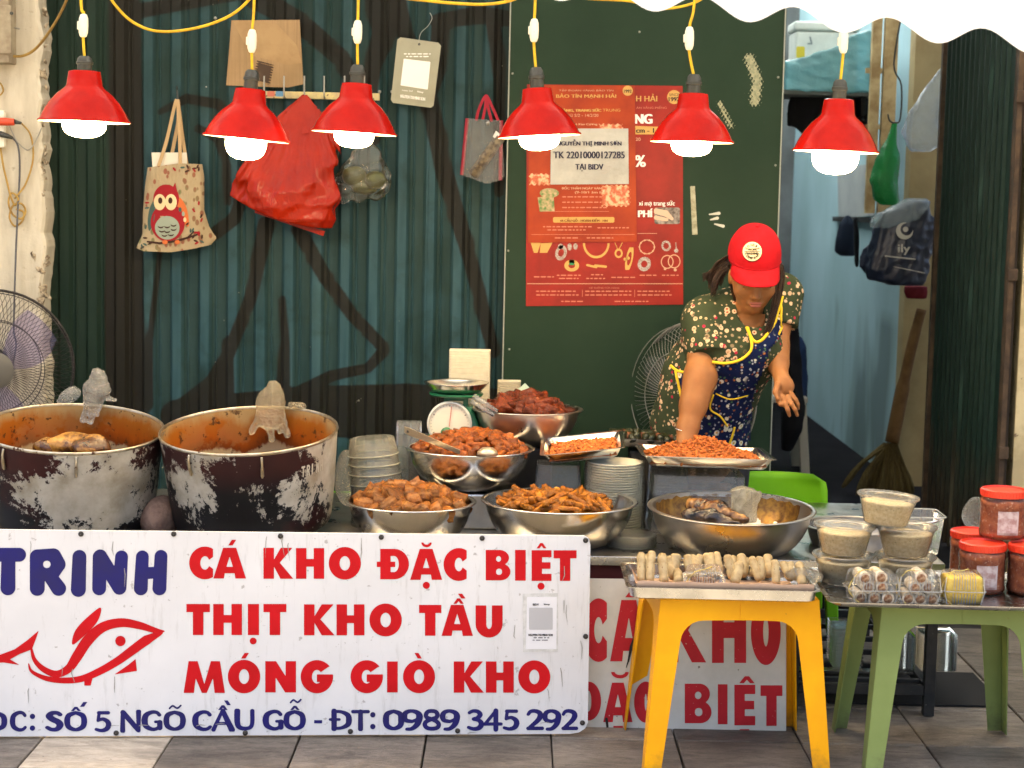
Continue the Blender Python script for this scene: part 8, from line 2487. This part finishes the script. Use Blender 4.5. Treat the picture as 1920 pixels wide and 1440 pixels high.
hu = Vector((0, -math.sin(bow), math.cos(bow)))     # head's own up
hf = Vector((0, -math.cos(bow), -math.sin(bow)))    # where the face points
HM = np.array([[1, 0, 0], list(-hf), list(hu)]).T    # columns: right, back, up
hc = P(1415, 503, 5.745)
def head_f(G):
    d = d_ell(G, hc, (.074, .092, .10), HM)
    d = smin(d, d_ell(G, hc + hf * .025 - hu * .055, (.062, .062, .066), HM), .03)                # cheeks
    ch_ = hc + hf * .052 - hu * .112
    d = smin(d, d_cone(G, hc + hf * .035 - hu * .075, ch_, .050, .024), .03)                      # jaw to chin
    for sx in (-1, 1):
        ex = Vector((sx, 0, 0))
        d = smin(d, d_ell(G, hc + hf * .066 - hu * .048 + ex * .038, (.022, .014, .018), HM), .02)   # cheekbone
        eye = hc + hf * .086 - hu * .022 + ex * .031
        d = np.maximum(d, -d_ell(G, eye + hf * .012, (.019, .015, .013), HM) - .004) if False else smin(d, 1e3 + 0 * d, .01)
        d = smin(d, d_ell(G, eye, (.014, .010, .008), HM), .006)                                       # lids
        d = smin(d, d_ell(G, hc + ex * .076 - hu * .03 + hf * .0, (.008, .018, .030), HM), .006)     # ears
    d = smin(d, d_cone(G, hc + hf * .084 - hu * .018, hc + hf * .106 - hu * .052, .008, .011), .012)   # nose bridge to tip
    for sx in (-1, 1): d = smin(d, d_ell(G, hc + hf * .094 - hu * .060 + Vector((sx * .0105, 0, 0)), (.0085, .009, .0075), HM), .005)
    lip = hc + hf * .087 - hu * .083
    d = smin(d, d_ell(G, lip, (.025, .012, .013), HM), .012)
    d = np.maximum(d, -(d_ell(G, lip + hf * .0125, (.019, .003, .0012), HM)))
    return d
def torso_f(G, o=0.0):
    d = d_cone(G, J['shR'] + Vector((.01, .01, -.02)), J['shL'] + Vector((-.01, 0, -.02)), .066, .062)
    d = smin(d, d_ell(G, J['chest'], (.145, .105, .15)), .07)
    d = smin(d, d_cone(G, J['chest'] - Vector((0, 0, .03)), J['belly'], .135, .150), .06)
    d = smin(d, d_cone(G, J['belly'], J['hip'], .150, .152), .06)
    d = smin(d, d_cone(G, J['hip'], J['hip2'], .152, .150), .05)
    d = smin(d, d_ell(G, P(1352, 655, 5.80), (.07, .06, .06)), .05)
    d = smin(d, d_ell(G, P(1418, 650, 5.80), (.065, .06, .06)), .05)
    return d - o
def arm(G, a, e, w, r0, r1, r2):
    d = d_cone(G, a, e, r0, r1)
    return smin(d, d_cone(G, e, w, r1, r2), .03)
def armR_f(G):
    d = arm(G, J['shR'] + Vector((.005, 0, -.03)), J['elR'], J['wrR'], .054, .0455, .034)
    d = smin(d, d_cone(G, J['elR'], J['elR'].lerp(J['wrR'], .55), .046, .042), .03)
    d = smin(d, d_cone(G, J['wrR'], J['haR'], .033, .030), .02)
    for k in range(4):
        a = J['haR'] + Vector((-.024 + .016 * k, -.012, -.012))
        d = smin(d, d_cone(G, a, a + Vector((-.004 + .003 * k, -.02, -.034 - .004 * (k in (1, 2)))), .0088, .0066), .005)
    d = smin(d, d_cone(G, J['haR'] + Vector((.028, -.005, .01)), J['haR'] + Vector((.036, -.03, -.02)), .010, .0075), .008)
    return d
sL = 5.70 / F
def armL_f(G):
    d = arm(G, J['shL'] + Vector((-.004, 0, -.03)), J['elL'], J['wrL'], .055, .042, .026)
    d = smin(d, d_cone(G, J['elL'], J['elL'].lerp(J['wrL'], .5), .041, .036), .02)
    pa, wr = J['paL'], J['wrL']
    ax_ = (pa - wr).normalized()
    sd_ = Vector((1, 0.25, .1)).normalized()
    d = smin(d, d_cone(G, wr, pa, .0255, .0), .02) if False else smin(d, d_ell(G, wr.lerp(pa, .72), (.033, .020, .034)), .022)
    fg = [  # finger joints in photo pixels
        [(1461, 738, 5.69), (1459, 750, 5.675), (1463, 758, 5.668), (1468, 760, 5.672)],
        [(1468, 744, 5.685), (1472, 757, 5.668), (1477, 768, 5.662), (1480, 779, 5.664)],
        [(1477, 744, 5.685), (1484, 757, 5.668), (1491, 768, 5.663), (1495, 779, 5.666)],
        [(1484, 738, 5.69), (1492, 750, 5.68), (1496, 758, 5.678), (1497, 766, 5.682)],
    ]
    for q, rr_ in zip(fg, (.0088, .0092, .0090, .0080)):
        pp = [P(*v) for v in q]
        for k in range(3): d = smin(d, d_cone(G, pp[k], pp[k + 1], rr_ * (1 - .12 * k), rr_ * (1 - .12 * (k + 1))), .004)
    th_ = [P(1458, 722, 5.69), P(1454, 735, 5.675), P(1458, 747, 5.665)]
    d = smin(d, d_cone(G, th_[0], th_[1], .0115, .0095), .010)
    return smin(d, d_cone(G, th_[1], th_[2], .0095, .0072), .004)
def legs_f(G):
    d = None
    for sx in (-1, 1):
        h_ = Vector((J['hip2'].x + sx * .075, 6.01, J['hip2'].z - .02))
        k_ = Vector((J['hip2'].x + sx * .09, 5.99, .38))
        a_ = Vector((J['hip2'].x + sx * .095, 6.03, .07))
        e = smin(d_cone(G, h_, k_, .095, .06), d_cone(G, k_, a_, .057, .038), .02)
        e = smin(e, d_cone(G, a_ - Vector((0, -.02, .035)), a_ - Vector((0, .13, .045)), .03, .024), .02)
        d = e if d is None else smin(d, e, .02)
    return np.maximum(d, .0135 - G[..., 2])
def body_core(G):
    d = smin(torso_f(G, -.008), d_cone(G, J['neck0'], J['neck1'], .048, .058), .04)
    return d
V1, F1 = snets(lambda G: smin(head_f(G), d_cone(G, J['neck0'], J['neck1'], .046, .058), .02), np.array(hc) - (.12, .16, .22), np.array(hc) + (.12, .18, .14), .0042)
V2, F2 = snets(body_core, (J['hip'].x - .24, 5.68, .55), (J['shL'].x + .10, 6.22, J['neck1'].z + .02), .011)
V3, F3 = snets(armR_f, (J['wrR'].x - .09, 5.55, J['haR'].z - .08), (J['shR'].x + .09, 5.93, J['shR'].z + .07), .0048)
V4, F4 = snets(armL_f, (J['elL'].x - .09, 5.60, P(1480, 782, 5.66).z - .02), (J['shL'].x + .09, 6.0, J['shL'].z + .07), .0038)
V5, F5 = snets(legs_f, (J['hip2'].x - .25, 5.80, 0), (J['hip2'].x + .25, 6.15, J['hip2'].z + .1), .013)
bv, bf = join([(V1, F1), (V2, F2), (V3, F3), (V4, F4), (V5, F5)])
body = obj('body', (bv, bf), m_skin, wm, world=True, smooth=True)
# face details
m_lip = mat('lips', (.36, .11, .075), .5)
lip = hc + hf * .0975 - hu * .083
for s_, z_ in ((1, .0042), (-1, -.0048)):
    obj('lip', snets(lambda G: d_ell(G, lip + hu * z_ - hf * (.001 if s_ > 0 else .0), (.0205 - .002 * (s_ < 0), .0055, .0042 + .001 * (s_ < 0)), HM), np.array(lip) - .03, np.array(lip) + .03, .0016), m_lip, wm, world=True, smooth=True)
for sx in (-1, 1):
    e0 = hc + hf * .0925 - hu * .022 + Vector((sx * .031, 0, 0))
    obj('eyelid_line', tube([e0 + Vector((-.013, .004, .0)), e0 - hu * .003, e0 + Vector((.013, .004, 0))], .0018, 6), mat('lash', (.02, .012, .01), .7), wm, world=True, smooth=True)
    b0 = hc + hf * .089 + hu * .002 + Vector((sx * .032, 0, 0))
    obj('eyebrow', tube([b0 + Vector((-.016, .004, .0)), b0 + hu * .004 - hf * .001, b0 + Vector((.016, .006, -.001))], .0028, 6), mat('brow', (.03, .02, .015), .8), wm, world=True, smooth=True)

# ---- shirt with small flowers
def flower_print(name, ground, ground2, petals, scale, extra=None):
    m, n, l, b = nt(name)
    vec = coords(n)
    dn = n.new('ShaderNodeTexNoise')
    dn.inputs['Scale'].default_value = 30
    l.new(vec, dn.inputs['Vector'])
    va = n.new('ShaderNodeVectorMath')
    va.operation = 'MULTIPLY_ADD'
    va.inputs[1].default_value = (.012, .012, .012)
    l.new(dn.outputs['Color'], va.inputs[0])
    l.new(vec, va.inputs[2])
    c = mixc(n, l, ramp(n, l, noise_node(n, l, vec, 9, 5), [(.35, 0.0), (.7, 1.0)]), ground, ground2)
    cl = ramp(n, l, noise_node(n, l, vec, 11, 2), [(.40, 0.0), (.47, 1.0)])
    for k, (sc, r0, r1, col, inner) in enumerate(petals):
        v = n.new('ShaderNodeTexVoronoi')
        v.inputs['Scale'].default_value = scale * sc
        v.inputs['Randomness'].default_value = .9
        off = n.new('ShaderNodeVectorMath')
        off.operation = 'ADD'
        off.inputs[1].default_value = (k * 3.7, k * 1.3, k * 5.1)
        l.new(va.outputs[0], off.inputs[0])
        l.new(off.outputs[0], v.inputs['Vector'])
        sep = n.new('ShaderNodeSeparateColor')
        l.new(v.outputs['Color'], sep.inputs[0])
        pick = ramp(n, l, sep.outputs[0], [(.42, 0.0), (.44, 1.0)])
        msk = math_n(n, l, 'MULTIPLY', ramp(n, l, v.outputs['Distance'], [(r0, 1.0), (r1, 0.0)]), pick)
        if k == 0: msk = math_n(n, l, 'MULTIPLY', msk, cl)
        pc = mixc(n, l, ramp(n, l, v.outputs['Distance'], [(r0 * .42, 1.0), (r0 * .5, 0.0)]), col, inner)
        c = mixc(n, l, msk, c, pc)
    l.new(c, b.inputs['Base Color'])
    b.inputs['Roughness'].default_value = .85
    b.inputs['Specular IOR Level'].default_value = .1
    b.inputs['Sheen Weight'].default_value = .0
    bump_to(n, l, b, noise_node(n, l, vec, 20, 5, .6, .6), .35, .012)
    return m
m_shirt = flower_print('shirt_floral', (.042, .055, .028), (.030, .042, .022), [(1.0, .34, .40, (.62, .42, .27), (.36, .06, .02)), (.7, .17, .21, (.34, .02, .05), (.34, .02, .05)), (1.25, .22, .28, (.5, .36, .22), (.4, .14, .05))], 46)
m_apron = flower_print('apron_floral', (.006, .012, .055), (.005, .009, .036), [(.8, .34, .40, (.58, .56, .44), (.45, .3, .05)), (1.5, .24, .30, (.30, .32, .36), (.3, .3, .3)), (1.1, .2, .26, (.25, .08, .03), (.4, .2, .03)), (1.2, .18, .24, (.05, .12, .06), (.05, .1, .05))], 46)
slR0, slR1 = J['shR'] + Vector((.004, 0, -.01)), P(1331, 664, 5.77)
slL0, slL1 = J['shL'] + Vector((-.002, 0, -.01)), P(1462, 612, 5.86)
def shirt_f(G):
    d = torso_f(G, .007)
    a = d_cone(G, slR0, slR1, .074, .071)
    ax_ = np.array((slR1 - slR0).normalized(), np.float32)
    a = np.maximum(a, ((G - np.array(slR1, np.float32)) @ ax_) - .004)
    b_ = d_cone(G, slL0, slL1, .070, .064)
    ax2 = np.array((slL1 - slL0).normalized(), np.float32)
    b_ = np.maximum(b_, ((G - np.array(slL1, np.float32)) @ ax2) - .004)
    d = smin(smin(d, a, .025), b_, .025)
    d = d + .0035 * wob(G, 38, 12) + .0016 * wob(G, 80, 13)
    nk = d_cone(G, J['neck0'] + hf * .02, P(1408, 606, 5.79), .05, .045)
    d = np.maximum(d, -nk)
    return np.maximum(d, (J['hip2'].z - .02) - G[..., 2])
SV, SF = snets(shirt_f, (J['hip'].x - .27, 5.62, J['hip2'].z - .05), (J['shL'].x + .13, 6.25, J['shL'].z + .11), .0068)
obj('shirt', (SV, SF), m_shirt, wm, world=True, smooth=True)
m_trs = mat('trousers_dark', (.03, .03, .035), .85)
TV, TF = snets(lambda G: np.maximum(legs_f(G) - .012, np.maximum(.12 - G[..., 2], G[..., 2] - J['hip2'].z)), (J['hip2'].x - .27, 5.80, .1), (J['hip2'].x + .27, 6.2, J['hip2'].z + .03), .014)
obj('trousers', (TV, TF), m_trs, wm, world=True, smooth=True)
# ---- apron: the front of the shirt's surface, a little proud of it, bound in yellow
bvh = BVHTree.FromPolygons([Vector(v) for v in SV], SF)
def on_shirt(px, py, off):
    d = ray(px, py).normalized()
    h = bvh.ray_cast(Vector((0, 0, CAMZ)), d)
    if h[0] is None: return None
    nn = h[1]
    if nn.dot(d) > 0: nn = -nn
    return h[0] + nn * off - d * off * .4
ap_poly = curve2([(1403, 622), (1409, 640), (1424, 641), (1440, 622), (1456, 588), (1464, 598), (1461, 628), (1442, 655), (1430, 690), (1414, 725), (1404, 770), (1396, 836), (1330, 840), (1290, 838), (1281, 760), (1272, 720), (1268, 694), (1288, 700), (1330, 690), (1362, 678), (1390, 672), (1406, 658)], 3, True)
av, af = fill2d(lambda X, Y: s_poly(X, Y, ap_poly), 1262, 582, 1470, 844, 4.0)
pts3, ok = [], []
for a, b_ in av:
    p = on_shirt(a, b_, .007)
    ok.append(p is not None)
    pts3.append(p if p is not None else Vector((0, 0, 0)))
af = [f for f in af if all(ok[i] for i in f)]
def edge_ok(f):
    return max((pts3[f[i]] - pts3[f[(i + 1) % len(f)]]).length for i in range(len(f))) < .12
# rows were merged into long quads: rebuild as small cells so the cloth follows the body
xs = np.arange(1262, 1472, 4.0)
ys = np.arange(582, 846, 4.0)
X, Yg = np.meshgrid(xs, ys)
D = s_poly(X, Yg, ap_poly)
idx, AV, AF = {}, [], []
for j in range(len(ys)):
    for i in range(len(xs)):
        if D[j, i] < 2.5:
            p = on_shirt(xs[i], ys[j], .007)
            if p is not None:
                idx[(i, j)] = len(AV)
                AV.append(p)
for (i, j) in list(idx):
    q = [(i, j), (i + 1, j), (i + 1, j + 1), (i, j + 1)]
    if all(k in idx for k in q):
        f = [idx[k] for k in q]
        if max((AV[f[a]] - AV[f[(a + 1) % 4]]).length for a in range(4)) < .05: AF.append(tuple(f))
n0 = len(AV)
used = sorted({i for f in AF for i in f})
mp_ = {o_: k for k, o_ in enumerate(used)}
AVu = [AV[i] for i in used]
AFu = [tuple(mp_[i] for i in f)[::-1] for f in AF]
me = mesh('apron', ([(p.x - wm.location.x, p.y - wm.location.y, p.z) for p in AVu], AFu), True)
me.materials.append(m_apron)
apr = obj('apron', me, None, wm)
sm = apr.modifiers.new('thickness', 'SOLIDIFY')
sm.thickness = .003
sm.offset = 1
m_bind = mat('yellow_binding', (.72, .50, .03), .7)
def trim(pts, r=.0050, off=.010):
    p3 = [on_shirt(a, b_, off) for a, b_ in curve2(pts, 5)]
    segs, cur = [], []
    for p in p3:
        if p is None or (cur and (p - cur[-1]).length > .06):
            if len(cur) > 1: segs.append(cur)
            cur = [] if p is None else [p]
        else: cur.append(p)
    if len(cur) > 1: segs.append(cur)
    for s_ in segs: obj('binding', tube(s_, r, 6), m_bind, apr, smooth=True, world=False) if False else obj('binding', ([(v[0] - wm.location.x, v[1] - wm.location.y, v[2]) for v in tube(s_, r, 6)[0]], tube(s_, r, 6)[1]), m_bind, apr, smooth=True)
trim([(1394, 588), (1400, 610), (1407, 632), (1416, 642), (1428, 638), (1442, 620), (1454, 596), (1462, 572), (1466, 556)])
trim([(1391, 590), (1399, 614), (1407, 636), (1409, 652), (1401, 664), (1385, 674), (1362, 679), (1338, 676)])
trim([(1262, 687), (1274, 696), (1290, 698)])
trim([(1270, 696), (1275, 718), (1281, 745)])
trim([(1459, 556), (1464, 580), (1462, 610), (1456, 630)], .004)
trim([(1338, 738), (1332, 764), (1350, 778), (1361, 797)], .0032)
trim([(1374, 798), (1370, 815), (1364, 834)], .0042)
trim([(1342, 736), (1368, 746), (1400, 738)], .0025)

# ---- cap
m_cap = mat('cap_red_cotton', (.37, .005, .011), .9, 0, (.31, .004, .008), 30, bump=.25, bs=300)
cc_ = P(1415, 479, 5.735)
cu, cf = hu, hf
def cap_pt(lat, lon, o=0.0):
    """soft six-panel dome: a little squarer than an ellipsoid, with a seam dip between panels"""
    ex = .86
    cl, sl = math.cos(lat), math.sin(lat)
    c_, s_ = math.cos(lon), math.sin(lon)
    pw = lambda v, e: math.copysign(abs(v) ** e, v)
    dip = -.0012 * max(0, 1 - abs(((lon + PI / 6) % (PI / 3)) - PI / 6) / .09) - .0012 * math.sin(lon * 5 + lat * 3) * cl
    rx_, ry_, rz_ = .0865 + o + dip, .104 + o + dip, .103 + o
    u = pw(cl, ex)
    return cc_ + Vector((rx_ * u * c_, 0, 0)) - cf * (-ry_ * u * s_) * 1.0 + cu * (rz_ * pw(sl, .92))
NL, NO = 26, 84
CV, CF = [], []
for s_ in (0, 1):
    for j in range(NL):
        lat = -.12 + (PI / 2 + .119) * j / (NL - 1)
        for i in range(NO): CV.append(cap_pt(lat, 2 * PI * i / NO, -.003 * s_))
nn_ = NL * NO
for j in range(NL - 1):
    for i in range(NO):
        q = (j * NO + i, j * NO + (i + 1) % NO, (j + 1) * NO + (i + 1) % NO, (j + 1) * NO + i)
        CF += [q, tuple(k + nn_ for k in q[::-1])]
for i in range(NO): CF.append((i, i + nn_, (i + 1) % NO + nn_, (i + 1) % NO))
cap = obj('cap', (CV, CF), m_cap, wm, world=True, smooth=True)
obj('button', snets(lambda G: d_ell(G, cap_pt(PI / 2 - .001, 0), (.007, .007, .005)), np.array(cap_pt(PI / 2 - .001, 0)) - .012, np.array(cap_pt(PI / 2 - .001, 0)) + .012, .003), m_cap, cap, smooth=True)
bpy.data.objects['button'].data.transform(Matrix.Translation(-wm.location))
# brim, curved down at the sides
V, Fa = [], []
N, Mm = 24, 10
for s_ in (0, 1):
    for j in range(Mm + 1):
        f = j / Mm
        for i in range(N + 1):
            u = i / N * 2 - 1
            a = u * 1.12
            r0 = Vector((math.sin(a) * .0850, 0, 0)) + cf * (math.cos(a) * .1020)
            ext = .066 * (1 - abs(u) ** 3.2) ** .6
            out = r0 + cf * ext * f + Vector((u * .004 * f, 0, 0))
            drop = -.010 * f - .016 * f * f - .016 * u * u * (.4 + .6 * f)
            V.append(cc_ + out + cu * (drop - .003 - .0035 * s_))
n1 = (Mm + 1) * (N + 1)
for j in range(Mm):
    for i in range(N):
        q = (j * (N + 1) + i, j * (N + 1) + i + 1, (j + 1) * (N + 1) + i + 1, (j + 1) * (N + 1) + i)
        Fa += [q, tuple(k + n1 for k in q[::-1])]
for i in range(N):
    a = Mm * (N + 1) + i
    Fa.append((a, a + 1, a + 1 + n1, a + n1))
loc_ = lambda vf: ([(v[0] - wm.location.x, v[1] - wm.location.y, v[2]) for v in vf[0]], vf[1])
obj('brim', loc_((V, Fa)), m_cap, cap, smooth=True)
seam = []
for k in range(25):
    a = (k / 24 * 2 - 1) * 1.2
    seam.append(cc_ + Vector((math.sin(a) * .0885, 0, 0)) + cf * (math.cos(a) * .1055) - cu * .0015)
obj('seam', loc_(tube(seam, .0016, 5)), mat('cap_seam_dark', (.30, .006, .012), .9), cap, smooth=True)
cb = BVHTree.FromPolygons([Vector(v) for v in CV], CF)
def on_cap(px, py, off=.0012):
    d = ray(px, py).normalized()
    h = cb.ray_cast(Vector((0, 0, CAMZ)), d)
    p = h[0] if h[0] is not None else P(px, py, 5.62)
    return p - d * off
L0 = wm.location
def cap_decal(name, f, bb, step, off, m_):
    v, fa = fill2d(f, *bb, step)
    o = obj(name, loc_(([tuple(on_cap(a, b_, off)) for a, b_ in v], fa)), m_, cap)
    return o
m_pat = mat('patch_cream', (.66, .56, .36), .8)
m_pink = mat('patch_black', (.02, .015, .012), .8)
X0, Y0 = 1410.5, 471.5
def grid_disc(r, off, m_, name):
    V, Fa = [tuple(on_cap(X0, Y0, off))], []
    for j in range(1, 7):
        for k in range(36):
            a = 2 * PI * k / 36
            V.append(tuple(on_cap(X0 + r * j / 6 * math.cos(a), Y0 + r * j / 6 * math.sin(a), off)))
    for k in range(36): Fa.append((0, 1 + k, 1 + (k + 1) % 36))
    for j in range(5):
        for k in range(36): Fa.append((1 + j * 36 + k, 1 + (j + 1) * 36 + k, 1 + (j + 1) * 36 + (k + 1) % 36, 1 + j * 36 + (k + 1) % 36))
    obj(name, loc_((V, Fa)), m_, cap, smooth=True)
grid_disc(19.2, .0022, m_pink, 'patch_border')
grid_disc(18.0, .0034, m_pat, 'patch')
cap_decal('patch_rule', lambda X, Y: s_rect(X, Y, X0 - 15, Y0 - .5, X0 + 15, Y0 + .5), (X0 - 16, Y0 - 2, X0 + 16, Y0 + 2), .5, .0046, m_pink)
def cap_text(body, bb, rot=0.0, ctr=None):
    fm = lambda a, b_: on_cap(*((a, b_) if ctr is None else (ctr[0] + (a - ctr[0]) * math.cos(rot) - (b_ - ctr[1]) * math.sin(rot), ctr[1] + (a - ctr[0]) * math.sin(rot) + (b_ - ctr[1]) * math.cos(rot))), .0046)
    o = text_decal('patch_lettering', None, body, bb, fm, m_pink, .25)
    for v in o.data.vertices: v.co -= L0
    o.parent = cap
cap_text('WORK', (X0 - 8, Y0 - 6, X0 + 9, Y0 - 1.5))
cap_text('WASHING', (X0 - 11, Y0 + 1.6, X0 + 11, Y0 + 6))
for s_, word, r_ in ((1, 'ZOJEIT', 12.5), (-1, 'COMPANY', 12.5)):
    for k, chx in enumerate(word):
        a = (k - (len(word) - 1) / 2) * (.44 if s_ > 0 else .40)
        cx_, cy_ = X0 + r_ * math.sin(a), Y0 - s_ * r_ * math.cos(a)
        w_ = 1.0 if chx in 'IJ' else 2.0
        cap_text(chx, (cx_ - w_, cy_ - 2.4, cx_ + w_, cy_ + 2.4), s_ * a, (cx_, cy_))
# ---- hair: strands under the cap, a swept lock at the left, a long lock at the right
m_hair = mat('dark_brown_hair', (.016, .008, .005), .45, 0, (.04, .02, .01), 40, spec=.3)
q = random.Random(17)
def lock(path, n_, wid, r, taper=.3):
    for k in range(n_):
        ox, oy = q.uniform(-1, 1) * wid, q.uniform(-1, 1) * .015
        pp = []
        for j, (a, b_, Y) in enumerate(path):
            f = j / (len(path) - 1)
            pp.append(P(a + ox * (1 - .35 * f) + q.uniform(-1, 1) * wid * .12, b_ + q.uniform(-1, 1) * 1.5 + (q.uniform(-8, 8) if j == len(path) - 1 else 0), Y + oy))
        sp = smooth_path(pp, 5)
        rad = [r * (1 - (1 - taper) * (j / (len(sp) - 1)) ** 2) for j in range(len(sp))]
        v = tube(sp, rad, 5)
        hair_parts.append(v)
hair_parts = []
lock([(1456, 498, 5.735), (1458, 530, 5.735), (1454, 570, 5.73), (1443, 610, 5.735), (1430, 642, 5.74)], 150, 8, .0014)
lock([(1374, 498, 5.76), (1372, 530, 5.775), (1380, 562, 5.79), (1396, 588, 5.80), (1404, 604, 5.80)], 70, 5, .0015)
lock([(1372, 490, 5.76), (1350, 500, 5.78), (1334, 510, 5.79), (1322, 520, 5.80)], 110, 9, .0015)
lock([(1372, 500, 5.76), (1352, 512, 5.77), (1342, 528, 5.77), (1338, 548, 5.77)], 110, 9, .0015)
lock([(1462, 496, 5.74), (1466, 520, 5.745), (1460, 560, 5.75), (1450, 590, 5.76)], 60, 6, .0015)
lock([(1380, 478, 5.75), (1356, 492, 5.77), (1342, 512, 5.785), (1336, 536, 5.79)], 150, 13, .0015)
lock([(1384, 486, 5.75), (1362, 500, 5.77), (1350, 516, 5.78), (1346, 530, 5.79)], 120, 12, .0015)
obj('hair', loc_(join(hair_parts)), m_hair, wm, smooth=True)
HV, HF = snets(lambda G: np.maximum(d_ell(G, hc + hu * .0 - hf * .012, (.081, .096, .108), HM) + .002 * wob(G, 120, 3), ((G - np.array(hc, np.float32)) @ np.array(hf, np.float32)) - .02), np.array(hc) - .14, np.array(hc) + .14, .006)
obj('hair_cap', (HV, HF), m_hair, wm, world=True, smooth=True)
obj('bracelet', loc_(tube([P(1287, 799, 5.67) + Vector((.041 * math.cos(a), .041 * math.sin(a), .012 * math.sin(a))) for a in [2 * PI * k / 24 for k in range(24)]], .0018, 6, True)), mat('bracelet_silver', (.6, .6, .6), .2, 1), wm, smooth=True)
